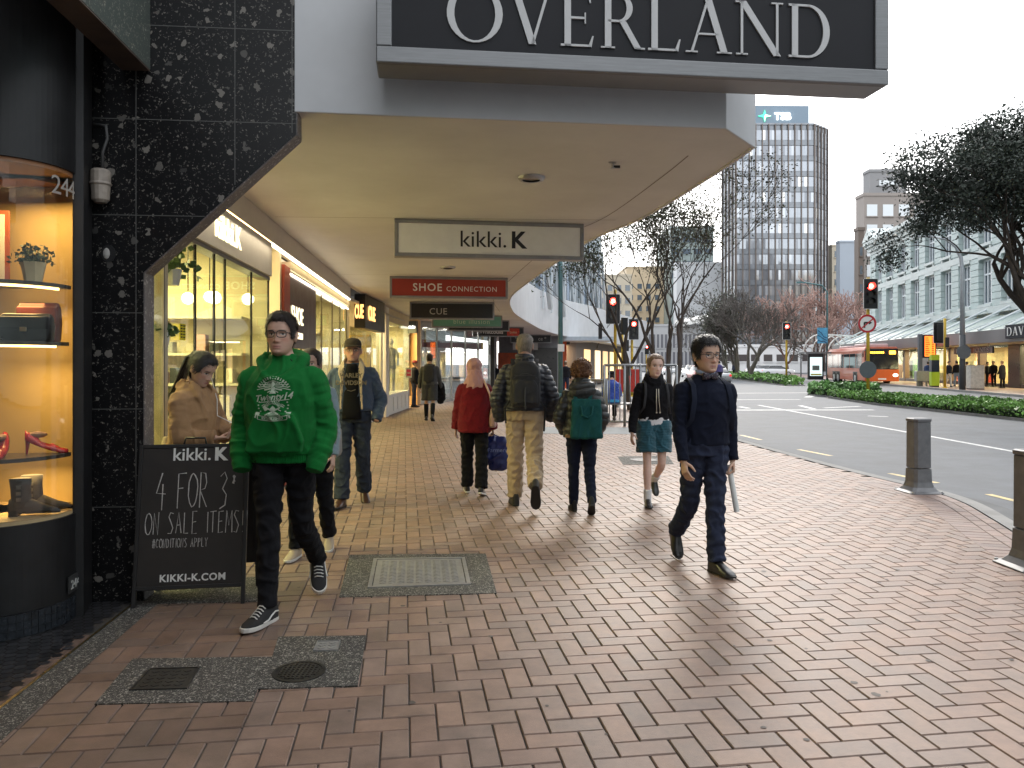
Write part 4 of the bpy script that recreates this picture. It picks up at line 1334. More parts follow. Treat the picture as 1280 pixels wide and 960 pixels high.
# ================================================================== RIGHT SIDE, FAR BUILDINGS, STREET
# ---- old department store across the road
DT = R(9.48)
stone = mat('painted_stone', (.44, .52, .51), .6, var=.1, scale=.8)
stone2 = mat('painted_stone_trim', (.53, .58, .57), .6, var=.1, scale=.8)
winglass = mat('window_dark', (.06, .085, .11), .08, var=.3, scale=.4, spec=.9)
winframe = mat('window_frame_white', (.62, .66, .68), .5, var=0)
ds = thing('department_store', 'pale green stone department store with pilasters, cornice and sloping glass awning', 'building', (24, 0, 0), -DT)
UA, UB, BAY = 34.3, 80.6, 3.45
nb = int((UB - UA) / BAY)
MB().bb(.35, 14, UA, UB, 3.3, 13.0).build('wall', stone, ds)
for z0, z1, n0 in ((5.0, 5.45, -.18), (9.05, 9.5, -.12), (12.75, 13.05, -.15), (13.05, 13.45, -.35), (13.45, 13.7, -.62), (13.7, 14.05, -.8)):
    MB().bb(n0, .36 if z0 < 13 else 14, UA, UB + (.1 if z0 < 13 else .4), z0 + .002, z1).build('cornice' if z0 > 12 else 'string_course', stone2, ds)
MB().bb(.4, 13.5, UA, UB - .5, 14.05, 14.6).build('parapet', stone2, ds)
for i in range(nb + 1):
    u = UB - .7 - i * BAY
    pm = MB()
    for k in range(16):
        z = 5.46 + k * .46
        if 9.0 < z + .2 < 9.52:
            pm.bb(-.02, .36, u - .6, u + .6, z, z + .44)
        else:
            pm.bb(-.08, .36, u - .68, u + .68, z + .02, z + .43)
            pm.bb(-.03, .36, u - .63, u + .63, z - .02, z + .02)
    pm.build('pilaster', stone, ds)
    if i < nb:
        uc = u - BAY / 2
        for z0, z1 in ((5.75, 8.75), (10.0, 12.35)):
            w = MB(); w.bb(.30, .345, uc - .85, uc + .85, z0, z1)
            wo = w.build('window', winglass, ds)
            f = MB()
            for a in (-.85, -.28, .28, .85):
                f.bb(.22, .299, uc + a - .06, uc + a + .06, z0, z1)
            for z in (z0, z0 + (z1 - z0) * .68, z1):
                f.bb(.225, .298, uc - .9, uc + .9, z - .06, z + .06)
            f.build('frame', winframe, wo)
            s_ = MB(); s_.bb(-.16, .36, uc - 1.05, uc + 1.05, z0 - .28, z0 - .08)
            for q in (-.8, .8):
                s_.bb(-.1, .36, uc + q - .12, uc + q + .12, z0 - .55, z0 - .281)
            s_.build('sill', stone2, wo)
            MB().bb(-.12, .36, uc - 1.0, uc + 1.0, z1 + .1, z1 + .34).build('lintel', stone2, wo)
pd = MB()
pd.extrude([(-.9, UB - 3.4, 14.06), (-.9, UB + .4, 14.06), (-.9, UB - 1.5, 15.3)], (3, 0, 0))
pd.build('pediment', stone2, ds)
MB().bb(-.1, 14, UB, UB + .3, 0, 13.0).build('end_wall', stone, ds)
# awning
AW = -3.55
fascia_d = mat('awning_fascia', (.15, .145, .15), .5, var=.08)
MB().bb(AW, AW + .15, UA, UB + 1.5, 2.76, 3.5).build('awning_fascia', fascia_d, ds)
MB().bb(AW + .151, -.02, UA, UB + 1.5, 2.80, 2.9).build('awning_soffit', mat('awning_soffit', (.35, .31, .26), .6), ds)
aw = MB(); aw.add([(AW + .1, UA, 3.5), (-.02, UA, 4.75), (-.02, UB + 1.5, 4.75), (AW + .1, UB + 1.5, 3.5)], [(0, 1, 2, 3)])
aw.add([(AW + .1, UA, 3.52), (-.02, UA, 4.77), (-.02, UB + 1.5, 4.77), (AW + .1, UB + 1.5, 3.52)], [(3, 2, 1, 0)])
aw.build('awning_roof', mat('awning_green', (.30, .37, .35), .35, var=.12, scale=.7), ds)
for i in range(nb * 2 + 2):
    u = UB + .6 - i * BAY / 2
    MB().tube([(AW + .1, u, 3.58), (-.1, u, 5.3 if i % 2 == 0 else 4.86)], .075 if i % 2 == 0 else .04, 6).build('strut', winframe, ds)
# ground floor: lit windows between dark piers
MB().bb(3.5, 3.6, UA, UB, 0, 2.8).build('rear_wall', mat('shop_cream', (.62, .5, .32), .6, var=.25, scale=.9), ds)
MB().bb(.05, 3.5, UA, UB, -.005, .02).build('floor', floorm, ds)
darkst = mat('dark_granite', (.03, .03, .034), .3, var=.2)
for i, u in enumerate(np.arange(UA, UB + .1, 5.2)):
    w_ = .45 if i % 3 else 1.6
    MB().bb(-.05, .4, u - w_ / 2, u + w_ / 2, 0, 2.79).build('pier', darkst if i % 3 == 0 else mat('bronze_pier', (.10, .07, .045), .4), ds)
    if i:
        MB().bb(.1, .12, u - 5.2 + .9, u - .9, .25, 2.75).build('shop_glass', glassmat('clear_glass'), ds)
        MB().bb(-.02, .3, u - 5.2 + .3, u - .3, 0, .24).build('stall_riser', darkst, ds)
for i in range(26):
    u = rng.uniform(UA + 2, UB - 1)
    MB().bb(1 + rng.uniform(0, 1.5), 1.5 + rng.uniform(0, 1.6), u - rng.uniform(.2, .7), u + rng.uniform(.2, .5), .02, rng.uniform(.7, 2.1)).build('display_stand', gc[i % 7], ds)
for u in np.arange(UA + 2.6, UB, 5.2):
    lamp('shop_lamp', 'AREA', (1.3, u, 2.72), 170, (1, .78, .45), 1.6, (0, 0, 0), ds)
for u in np.arange(UA + 2.6, UB, 5.2)[::2]:
    lamp('awning_lamp', 'AREA', (-1.7, u, 2.78), 40, (1, .85, .6), 1.2, (0, 0, 0), ds)
MB().bb(-.2, -.05, 40.2, 44.0, 0, 2.79).build('black_doorway', black, ds)
MB().bb(-.24, -.21, 41.0, 42.6, 1.0, 1.12).build('light_slot', emat('lit_white', (1, 1, .95), 2), ds)
# name boards
t = thing('store_sign', 'dark blue name board with large pale serif capitals on the store awning', 'shop sign', (24, 0, 0), -DT)
MB().bb(AW - .14, AW - .01, 35.8, 42.6, 2.93, 3.68).build('board', mat('navy_panel', (.010, .012, .02), .6, spec=.2), t)
mb, wd = serif_mb('DAVID JONES', .46, .02, .07)
mb.xf(Matrix.Translation((AW - .145, 42.4, 3.08)) @ Matrix.Rotation(R(-90), 4, 'Z') @ Matrix.Diagonal((5.9 / wd, 1, 1, 1)))
mb.build('lettering', inkw, t)
t = thing('store_sign', 'small black name board hanging under the awning behind the lamp post', 'shop sign', (24, 0, 0), -DT)
MB().bb(-2.6, -2.5, 46.8, 52.6, 2.2, 2.6).build('board', signblk, t)
mb, wd = serif_mb('DAVID JONES', .27, .02, .09)
mb.xf(Matrix.Translation((-2.605, 52.2, 2.28)) @ Matrix.Rotation(R(-90), 4, 'Z') @ Matrix.Diagonal((5.0 / wd, 1, 1, 1)))
mb.build('lettering', mat('ink_grey', (0,) * 3), t)
for u in (47.4, 52):
    MB().tube([(-2.55, u, 2.6), (-2.55, u, 2.82)], .02, 6).build('hanger', blackm, t)
# store pavement
pv = MB()
a0, a1 = (24 - 4.9, 0), None
def DSx(n, u, z=0):
    return np.array([24 + n * math.cos(DT) + u * math.sin(DT), -n * math.sin(DT) + u * math.cos(DT), z])
pv.prism([tuple(DSx(-4.9, 15)[:2]), tuple(DSx(-4.9, 130)[:2]), tuple(DSx(.3, 130)[:2]), tuple(DSx(.3, 15)[:2])], -.12, .0)
struct('store_pavement', pv, mat('store_paver', (.24, .16, .14), .5, var=.2, scale=1.5))
struct('store_kerb', MB().prism([tuple(DSx(-5.1, 15)[:2]), tuple(DSx(-5.1, 130)[:2]), tuple(DSx(-4.9, 130)[:2]), tuple(DSx(-4.9, 15)[:2])], -.12, .004), concrete)

# ---- tower with dark fins and a blue rooftop sign
TY = 170
twr = thing('office_tower', 'tall dark glass office tower with vertical bronze fins and slate rooftop sign', 'building', (0, 0, 0))
TP = [(49.6, 170), (66.9, 170), (71.2, 173.5), (72.6, 178), (74, 200), (57, 200), (48.3, 176)]
ZT = 54.6
fl_h = 3.44
tg = [mat('tower_glass_%d' % i, c, .04, var=.1, scale=.3, spec=1.0, metal=.55) for i, c in enumerate(((.31, .33, .36), (.20, .21, .23), (.43, .45, .48), (.66, .65, .62)))]
tsp = mat('tower_spandrel', (.20, .215, .235), .2, var=.15, scale=.5, metal=.4)
tfin = mat('tower_fin', (.12, .095, .08), .45, .2, var=.2, scale=.5)
MB().prism([(a * .9992 + .05, b_ + .25) for a, b_ in TP], 0, ZT - .1).build('core', tsp, twr)
cwm, spm = MB(), MB()
for i in range(len(TP)):
    p, q = np.array(TP[i]), np.array(TP[(i + 1) % len(TP)])
    if i in (3, 4, 5):
        continue
    L = np.linalg.norm(q - p); t_ = (q - p) / L; n_ = np.array([t_[1], -t_[0]])
    bays = max(1, round(L / 1.46))
    for k in range(bays + 1):
        c = p + t_ * L * k / bays + n_ * .12
        MB().box((c[0], c[1], ZT / 2), (.2, .34, ZT), math.atan2(t_[1], t_[0])).build('fin', tfin, twr)
    for f in range(15):
        z0 = ZT - 1.2 - (f + 1) * fl_h
        for k in range(bays):
            for h_ in (0, 1):
                a = p + t_ * (L * (k + h_ * .5) / bays)
                b_ = p + t_ * (L * (k + h_ * .5 + .5) / bays)
                jx, jz = rng.normal(0, .012), rng.normal(0, .012)
                cwm.mi = int(rng.choice([0, 0, 0, 1, 1, 2, 3], p=[.3, .2, .14, .12, .1, .1, .04]))
                cwm.quad((*(a + n_ * (.02 + jx)), z0 + 1.15), (*(b_ + n_ * (.02 - jx)), z0 + 1.15), (*(b_ + n_ * (.02 - jx + jz)), z0 + fl_h - .12), (*(a + n_ * (.02 + jx + jz)), z0 + fl_h - .12))
            a, b_ = p + t_ * (L * k / bays), p + t_ * (L * (k + 1) / bays)
            spm.quad((*(a + n_ * .04), z0), (*(b_ + n_ * .04), z0), (*(b_ + n_ * .04), z0 + 1.1), (*(a + n_ * .04), z0 + 1.1))
cwm.build('curtain_wall', tg, twr)
spm.build('spandrels', tsp, twr)
MB().prism([(a, b_) for a, b_ in TP], ZT - .1, ZT + .3).build('roof_edge', tsp, twr)
slate = mat('slate_blue_panel', (.16, .22, .28), .5, var=.06)
MB().prism([(53.5, 171), (66.2, 171.2), (67, 184), (53.5, 184)], ZT + .3, 59.1).build('sign_box', slate, twr)
tb = text_mb('TSB', 2.2, .2, 'LEFT', .06, 1.05); tb.xf(Matrix.Translation((58.4, 170.85, 55.9))); tb.build('lettering', emat('lit_white', (1, 1, .95), 2), twr)
star = MB()
gpts = [(0, 1.35), (.3, .3), (1.5, 0), (.3, -.3), (0, -1.35), (-.3, -.3), (-1.5, 0), (-.3, .3)]
star.extrude([(56.2 + a, 170.9, 56.7 + b_) for a, b_ in gpts], (0, -.15, 0))
star.build('green_star', emat('lit_green', (.05, .6, .3), 1.0), twr)
star = MB()
star.extrude([(56.2 + a, 170.74, 56.7 + b_) for a, b_ in [(.1, .25), (1.4, 0), (.1, -.25), (0, -1.2), (-.05, -.2)]], (0, -.05, 0))
star.build('white_star_half', emat('lit_white', (1, 1, .95), 2), twr)

# ---- plain far blocks, each with its own windows
def block(name, label, px0, px1, ytop, d, depth, m, rows=(), wm=None, ww=1.0, wh=1.6, group=None, cols=4, zb=0, lit=None):
    x0, x1 = (px0 - CX) / FPX * d, (px1 - CX) / FPX * d
    zt = EYE + (HZ - ytop) / FPX * d
    t = thing(name, label, 'building', ((x0 + x1) / 2, d, 0))
    w_ = x1 - x0
    MB().bb(-w_ / 2, w_ / 2, 0, depth, zb, zt).build('wall', m, t)
    MB().bb(-w_ / 2 - .15, w_ / 2 + .15, -.15, depth, zt, zt + .5).build('parapet', m, t)
    for z in rows:
        for c in range(cols):
            xc = -w_ / 2 + (c + .5) * w_ / cols
            lm = wm or winglass
            o = MB().bb(xc - ww / 2, xc + ww / 2, -.06, .1, z, z + wh).build('window', lit[(c + int(z)) % len(lit)] if lit else lm, t)
            MB().bb(xc - ww / 2 - .1, xc + ww / 2 + .1, -.22, .0, z - .2, z - .02).build('sill', m, o)
    return t
conc = mat('far_concrete', (.34, .34, .345), .7, var=.08, scale=.1)
paleb = mat('far_pale', (.52, .53, .54), .7, var=.06, scale=.1)
creamb = mat('far_cream', (.50, .44, .34), .7, var=.08, scale=.1)
brownb = mat('far_brown', (.26, .23, .21), .7, var=.08, scale=.1)
block('grey_block', 'plain grey upper block with one small window above the stone store', 1087, 1133, 215, 132, 2.5, mat('far_grey', (.22, .22, .225), .7, var=.05, scale=.1), (32.2,), winframe, 3, .9, cols=1)
block('office_block', 'brown grey office block with white framed windows behind the stone store', 1080, 1200, 245, 126, 3, brownb, [6 + 3.3 * i for i in range(7)], winframe, 1.7, 1.9, cols=6)
block('narrow_block', 'narrow dark building edge between the stone store and the blue slab', 1073, 1080, 288, 124, 1.5, mat('far_darkbrown', (.10, .075, .06), .6), [4 + 3 * i for i in range(6)], winglass, .4, 1.4, cols=1)
block('slab_block', 'windowless pale blue grey slab building right of the dark tower', 1050, 1077, 303, 165, 2, mat('far_blue', (.33, .37, .42), .7, var=.05, scale=.1))
block('slim_block', 'slim cream building with small windows beside the dark tower', 1040, 1051, 308, 180, 2, creamb, [10 + 3.3 * i for i in range(6)], winglass, .9, 1.5, cols=1)
block('green_block', 'distant building with green glass top storeys seen through the street tree', 838, 892, 285, 230, 20, mat('far_green', (.26, .31, .30), .4, var=.2, scale=.2), [20 + 3.6 * i for i in range(6)], winglass, 2.2, 1.6, cols=4)
block('pale_block', 'plain pale grey building left of the dark tower', 846, 912, 330, 190, 4, paleb)
block('civic_block', 'low grey building with many vertical windows at the end of the street', 795, 905, 408, 165, 20, conc, (1.2, 5.0), mat('slat_window', (.10, .10, .115), .3), .5, 2.9, cols=22)
t = thing('curved_roof', 'white curved roof on the low building at the street end', 'roof', (0, 0, 0))
rf = MB()
x0, x1 = (855 - CX) / FPX * 163, (905 - CX) / FPX * 163
rf.loft([[(x, 162 + .0, z0), (x, 172, z0), (x, 172, z0 + 1.6), (x, 162, z0 + .9)] for x, z0 in ((x0, 9.6), ((x0 + x1) / 2, 10.6), (x1, 11.4))])
rf.build('roof_shell', whitew, t)
block('golden_block', 'sunlit golden building far down the street between the tree branches', 783, 838, 335, 240, 20, mat('far_golden', (.55, .44, .30), .7, var=.2, scale=.15), [4 + 3.5 * i for i in range(7)], winglass, 1.4, 1.6, cols=5)
block('beige_block', 'beige office building far down the street behind the left traffic lights', 735, 790, 345, 210, 20, creamb, [4 + 3.5 * i for i in range(6)], winglass, 1.3, 1.6, cols=5)
t = block('white_pavilion', 'long low white building with dark windows behind the far median', 888, 1016, 434, 135, 8, mat('far_white', (.72, .72, .72), .6, var=.05), (2.0,), mat('pavilion_window', (.05, .04, .04), .3), 1.5, 1.2, cols=8)
block('rear_block', 'mid brown building behind the pink bare trees', 965, 1078, 405, 175, 15, mat('far_tan', (.38, .33, .30), .7, var=.1, scale=.1), (2, 5.4), winglass, 1.2, 1.8, cols=9)
# block whose reflection shows in the tower
t = thing('reflected_block', 'golden block that shows only as a reflection low in the dark tower', 'building', (104, 62, 0))
MB().bb(-22, 22, -8, 8, 0, 33).build('wall', mat('far_golden', (0,) * 3), t)
for r_i in range(8):
    for c in range(11):
        MB().bb(-20.5 + c * 4 - 1.2, -20.5 + c * 4 + 1.2, 8.0, 8.06, 2 + r_i * 3.8, 4.3 + r_i * 3.8).build('window', winglass, t)

# glass office above the far left canopy
go = thing('glass_office', 'pale glass office with white diagonal braces above the far canopy', 'building', (0, 0, 0))
gl0, gl1 = np.array([.2, 30.5]), np.array([9.5, 82.0])
gt_ = (gl1 - gl0) / np.linalg.norm(gl1 - gl0); gn = np.array([gt_[1], -gt_[0]]); gL = np.linalg.norm(gl1 - gl0)
pane_a = mat('office_glass', (.24, .30, .35), .06, var=.15, scale=.3, spec=.9, metal=.35)
pane_b = mat('office_glass_blue', (.30, .42, .58), .08, var=.1, scale=.3, spec=.9, metal=.3)
MB().prism([tuple(gl0 - gn * .4), tuple(gl1 - gn * .4), tuple(gl1 - gn * 12), tuple(gl0 - gn * 12)], 4.0, 22).build('wall', conc, go)
for i in range(17):
    a = gl0 + gt_ * gL * i / 17
    b_ = gl0 + gt_ * gL * (i + 1) / 17
    MB().extrude([(*(a + gt_ * .1), 4.2), (*(b_ - gt_ * .1), 4.2), (*(b_ - gt_ * .1), 21.5), (*(a + gt_ * .1), 21.5)], (-gn[0] * .2, -gn[1] * .2, 0)).build('window', pane_b if i % 4 == 2 else pane_a, go)
    br = MB()
    a2 = a + gn * .2
    br.tube([(*a2, 4.15), (*a2, 21.8)], .06, 6)
    if i % 2 == 0:
        b2 = gl0 + gt_ * gL * (i + 2.6) / 17 + gn * .3
        br.tube([(*(a2 + gn * .1), 13), (*b2, 4.3)], .13, 6)
    br.build('brace', winframe, go)

# ---- planted medians
hedgem = attrmat('hedge_leaf', .5, spec=.4, var=.2, vscale=30)
def hedge(name, label, poly, h, count, s_=.06, tone=(.06, .13, .03)):
    t = thing(name, label, 'hedge', (0, 0, 0))
    kb = MB()
    n_ = len(poly)
    kb.prism(poly, -.12, -.04)
    kb.build('kerb', concrete, t)
    c0 = np.mean(np.array(poly), 0)
    pin = [tuple(c0 + (np.array(p) - c0) * 1.015) for p in poly]
    MB().prism([tuple(c0 + (np.array(p) - c0) * .93) for p in poly], -.04, h * .4).build('soil', mat('hedge_core', (.018, .03, .012), .9), t)
    xs, ys = [p[0] for p in poly], [p[1] for p in poly]
    lf, cl = MB(), []
    def inside(x, y):
        r = False
        for i in range(n_):
            x1, y1 = pin[i]; x2, y2 = pin[(i + 1) % n_]
            if (y1 > y) != (y2 > y) and x < (x2 - x1) * (y - y1) / (y2 - y1) + x1:
                r = not r
        return r
    k = 0
    while k < count:
        x, y = rng.uniform(min(xs), max(xs)), rng.uniform(min(ys), max(ys))
        if not inside(x, y):
            continue
        k += 1
        hh = h * (.75 + .35 * noise.noise(Vector((x * 1.3, y * 1.3, 0))))
        z = hh * rng.uniform(.02, 1.05) ** .55 - .06
        u = rng.normal(size=3); u /= np.linalg.norm(u); v = np.cross(u, rng.normal(size=3)); v /= np.linalg.norm(v)
        c = np.array([x, y, z]); q = s_ * rng.uniform(.6, 1.3)
        lf.quad(c - u * q, c + v * q * .55, c + u * q, c - v * q * .55)
        tn = np.array(tone) * rng.uniform(.6, 1.5) * (1 + .5 * noise.noise(Vector((x, y, 3))))
        cl += [tn] * 4
    me = lf.mesh('foliage')
    at = me.color_attributes.new('Col', 'FLOAT_COLOR', 'POINT')
    ar = np.ones((len(cl), 4), np.float32); ar[:, :3] = np.clip(cl, .004, 1)
    at.data.foreach_set('color', ar.ravel())
    me.materials.append(hedgem)
    link('foliage', me, t)
    return t
hedge('hedge', 'low bright green hedge on the nearest median in front of the bus', [(14.75, 18.5), (14.6, 31), (15.3, 37.2), (16.3, 37.6), (17.6, 31), (17.9, 18.5)], .42, 24000, .07, (.13, .26, .055))
hedge('shrub_bed', 'paler leafy shrub bed at the far tip of the nearest median', [(15.6, 38.2), (15.5, 40.3), (16.4, 42), (18.6, 41.5), (18.6, 38.6)], .75, 4200, .11, (.17, .32, .11))
hedge('median_bed', 'low green bed under the far median trees', [(20.4, 56.8), (22.7, 76), (25.5, 104), (30, 112), (30.5, 96), (25.2, 70), (21.6, 56.6)], .7, 9000, .16, (.13, .26, .06))

# ---- trees
barkm = mat('bark', (.055, .042, .034), .85, var=.3, scale=5)
barkg = mat('bark_grey', (.13, .115, .10), .85, var=.25, scale=5)
leafm = attrmat('tree_leaf', .55, spec=.4, var=.15, vscale=3)
def grow(start, dirn, length, rad, levels, rr, spread=.55, up=.25, kids=(2, 3), wob=.18, shrink=.72, out=None, segs=4):
    """list of (points, radii, level) and twig tips"""
    out = out if out is not None else ([], [])
    pts, rs = [np.array(start, float)], [rad]
    d = np.array(dirn, float); d /= np.linalg.norm(d)
    for i in range(segs):
        d = d + rr.normal(0, wob, 3) + np.array([0, 0, up * .12])
        d /= np.linalg.norm(d)
        pts.append(pts[-1] + d * length / segs)
        rs.append(rad * (1 - .42 * (i + 1) / segs))
    out[0].append((pts, rs, levels))
    if levels == 0:
        out[1].append((pts[-1], d)); out[1].append((pts[-2], d))
        return out
    for k in range(rr.integers(kids[0], kids[1] + 1)):
        ax = rr.normal(size=3); ax -= d * np.dot(ax, d); ax /= np.linalg.norm(ax)
        nd = d * math.cos(spread) + ax * math.sin(spread) * rr.uniform(.6, 1.3) + np.array([0, 0, up])
        at = -1 if k == 0 else rr.integers(2, segs + 1)
        grow(pts[at], nd, length * shrink * rr.uniform(.8, 1.2), rs[at] * .72, levels - 1, rr, spread, up, kids, wob, shrink, out, segs)
    return out
def tree(name, label, loc, stems, levels, seed, bark, leaf=None, nleaf=0, ls=.08, lspread=.3, tone=(.05, .07, .035), group=None, twigm=None, cat='tree', flat=1.0, minr=.004, **kw):
    rr = np.random.default_rng(seed)
    t = thing(name, label, cat, loc, 0, group)
    wood, twig, tips = MB(), MB(), []
    for (s0, d0, L, r0) in stems:
        br, tp = grow(s0, d0, L, r0, levels, rr, **kw)
        tips += tp
        for pts, rs, lv in br:
            (wood if lv > 1 else twig).tube(pts, [max(r, minr) for r in rs], 7 if lv > 1 else 4, cap=False)
    wood.build('trunk', bark, t, smooth=True)
    if leaf:
        cl = []
        lf = MB()
        for tp, d in tips:
            shade = rr.uniform(.55, 1.5)
            for k in range(nleaf):
                c = tp + rr.normal(size=3) * lspread * np.array([1, 1, flat])
                u = rr.normal(size=3); u /= np.linalg.norm(u); v = np.cross(u, rr.normal(size=3)); v /= np.linalg.norm(v)
                q = ls * rr.uniform(.6, 1.4)
                lf.quad(c - u * q, c + v * q * .5, c + u * q, c - v * q * .5)
                cl += [np.array(tone) * shade * rr.uniform(.7, 1.3)] * 4
        me = lf.mesh('crown')
        at = me.color_attributes.new('Col', 'FLOAT_COLOR', 'POINT')
        ar = np.ones((len(cl), 4), np.float32); ar[:, :3] = np.clip(cl, .004, 1)
        at.data.foreach_set('color', ar.ravel())
        me.materials.append(leafm)
        co = link('crown', me, t)
        twig.build('twigs', twigm or bark, t, smooth=True)
    else:
        twig.build('crown', twigm or bark, t, smooth=True)
    return t
# two thin multi-stemmed street trees beyond the pedestrians
gb = P(836, 455, 22.5)
_t1 = tree('street_tree', 'sparse multi stemmed street tree rising behind the schoolgirl and the man with the bow tie', (gb[0], 22.5, 0), [((0, 0, 0), (-.2, 0, 1), 2.9, .10), ((.06, 0, .4), (.14, .05, 1), 2.8, .09), ((0, .05, .2), (.05, .2, 1), 3.0, .08)], 5, 11, barkm, True, 15, .042, .24, minr=.008, tone=(.06, .062, .032), spread=.44, up=.34, kids=(2, 3), shrink=.74, wob=.1)
_t1.scale = (1.05, 1.05, .84)
gb = P(790, 455, 25)
_t1 = tree('street_tree', 'slender leaning street tree behind the red traffic lights', (gb[0], 25.5, 0), [((0, 0, 0), (-.02, 0, 1), 2.9, .09), ((0, 0, 1.3), (-.42, .05, 1), 2.6, .07), ((0, 0, 1.6), (.3, .05, 1), 2.4, .06)], 5, 5, barkm, True, 15, .048, .26, minr=.008, tone=(.055, .07, .03), spread=.45, up=.28, kids=(2, 3), shrink=.74, wob=.12)
_t1.scale = (1.05, 1.05, .88)
# big dark tree reaching in from the right
_dt = tree('dark_tree', 'large dark evergreen tree reaching in from the right over the median', (17.6, 24.4, -.1), [((0, 0, 0), (-.08, 0, 1), 3.2, .30), ((-.1, 0, 2.6), (-.75, -.1, 1.1), 2.7, .17), ((0, 0, 2.4), (.6, .4, 1), 2.8, .18), ((-.1, 0, 2.9), (-.4, .5, 1), 2.7, .16)], 4, 23, barkm, True, 150, .056, .29, (.042, .054, .042), spread=.55, up=.12, kids=(3, 3), shrink=.74, wob=.14, flat=.6)
_dt.scale = (1, 1, .99)
# clipped looking bare trees on the far median
for i, (px, d, lab) in enumerate(((908, 92, 'left tree of the grey bare trees on the far median'), (922, 84, 'second grey bare tree from the left on the far median'), (938, 78, 'right hand grey bare tree with the thick trunk on the far median'))):
    q = P(px, 455, d)
    tree('median_tree', lab, (q[0], d, 0), [((0, 0, 0), (-.05 + .04 * i, 0, 1), 3.4, .26), ((0, 0, .5), (-.22, 0, 1), 3.2, .2), ((0, 0, .8), (.2, .1, 1), 3.0, .2)], 5, 40 + i, barkg, i < 2, 1, .13, .4, (.05, .055, .035), minr=.022, group='bare trees on the far median', spread=.6, up=.22, kids=(3, 4), shrink=.7, wob=.16, twigm=mat('twig_grey', (.12, .105, .095), .9))
# pinkish winter trees behind the bus stop
pinkt = mat('twig_pink', (.34, .215, .18), .9, var=.1)
for i, (px, d, lab) in enumerate(((985, 112, 'pinkish bare winter tree nearest the dark tower base'), (1020, 104, 'pinkish bare winter tree directly above the bus stop advert'), (1054, 108, 'pinkish bare winter tree behind the rear of the bus'))):
    q = P(px, 455, d)
    tree('winter_tree', lab, (q[0], d, 0), [((0, 0, 0), (.03, 0, 1), 3.0, .26), ((0, 0, 1.5), (-.6, 0, 1), 3.0, .17), ((0, 0, 1.6), (.6, .1, 1), 3.0, .17)], 6, 60 + i, mat('bark_pink', (.14, .085, .07), .9), group='pink winter trees behind the bus stop', minr=.04, spread=.62, up=.16, kids=(2, 3), shrink=.80, wob=.16, twigm=pinkt)
for i, (px, d, lab) in enumerate(((742, 62, 'bare tree beside the far left shops'), (868, 120, 'bare tree before the low grey building at the street end'))):
    q = P(px, 455, d)
    tree('bare_tree', lab, (q[0], d, 0), [((0, 0, 0), (.03, 0, 1), 2.6, .14), ((0, 0, 1.5), (-.4, 0, 1), 2.6, .1)], 4, 80 + i, barkg, spread=.5, up=.25, kids=(2, 3), shrink=.74, wob=.14)

# ---- unseen buildings beside and behind the camera, added to block sky light
t = thing('shop_building', 'unseen dark upper storeys over the near display window and the canopy, blocking sky light', 'building', (0, 0, 0))
MB().bb(-14, -2.6, -24, 3.0, 0, 22).build('street_wall', mat('near_stone', (.10, .10, .10), .7), t)
MB().bb(-14, -2.9, 3.0, 5.0, 3.6, 22).build('corner_storeys', mat('near_stone', (0,) * 3), t)
MB().prism([(-14, 5), tuple(S(.2, 5)[:2]), tuple(S(.2, 30)[:2]), (-14, 30)], 4.16, 22).build('upper_storeys', mat('near_stone', (0,) * 3), t)
MB().bb(-2.58, 2.4, -24, .9, 3.35, 3.6).build('shade_canopy', fasciam, t)  # unseen verandah, widened to darken the near paving
t = thing('opposite_building', 'unseen stone street frontage continuing beyond the right edge of the photo', 'building', tuple(DSx(0, 0)), -DT)
MB().bb(.4, 14, -70, 34.2, 0, 15).build('wall', stone, t)
for i in range(20):
    MB().bb(.3, .41, 31 - i * 5, 33 - i * 5, 6, 9).build('window', winglass, t)
# ================================================================== STREET FURNITURE AND VEHICLES
polym = mat('pole_yellow', (.55, .36, .03), .5, var=.12)
sigblk = mat('signal_black', (.012, .012, .013), .45, var=.1)
redlit = emat('signal_red', (1, .03, .02), 9)
redhot = emat('signal_red_core', (1, .35, .25), 8)
dimr = mat('lens_dark', (.04, .035, .03), .15, var=0)
bollm = mat('bollard_grey', (.15, .15, .155), .5, .4, var=.2, scale=10)

def bollard(label, loc, rz):
    t = thing('bollard', label, 'bollard', loc, rz, 'bollards along the kerb')
    def sq(h, z, c=.3):
        k = h * (1 - c)
        return [(sx, sy, z) for sx, sy in ((h, -k), (h, k), (k, h), (-k, h), (-h, k), (-h, -k), (-k, -h), (k, -h))]
    MB().loft([sq(.108, .295), sq(.106, .84)]).build('upper_post', bollm, t, bevel=.004)
    MB().loft([sq(.112, .845), sq(.114, .875), sq(.10, .885)]).build('cap', bollm, t, bevel=.004)
    MB().loft([sq(.21, .0, .2), sq(.21, .012, .2), sq(.165, .03, .2), sq(.132, .07, .25), sq(.118, .13), sq(.112, .285)]).build('flared_base', bollm, t, bevel=.004)
    b_ = MB()
    for sx in (-1, 1):
        for sy in (-1, 1):
            b_.lathe([(.014, .012), (.014, .03), (0, .03)], (sx * .175, sy * .175, 0), 6)
    b_.build('anchor_bolts', alu, t)
    return t
bollard('grey square steel bollard with flared base at the kerb', (4.86, 9.18, 0), R(5))
bollard('grey steel bollard cut off by the right edge of the photo', (3.93, 5.78, 0), R(2))

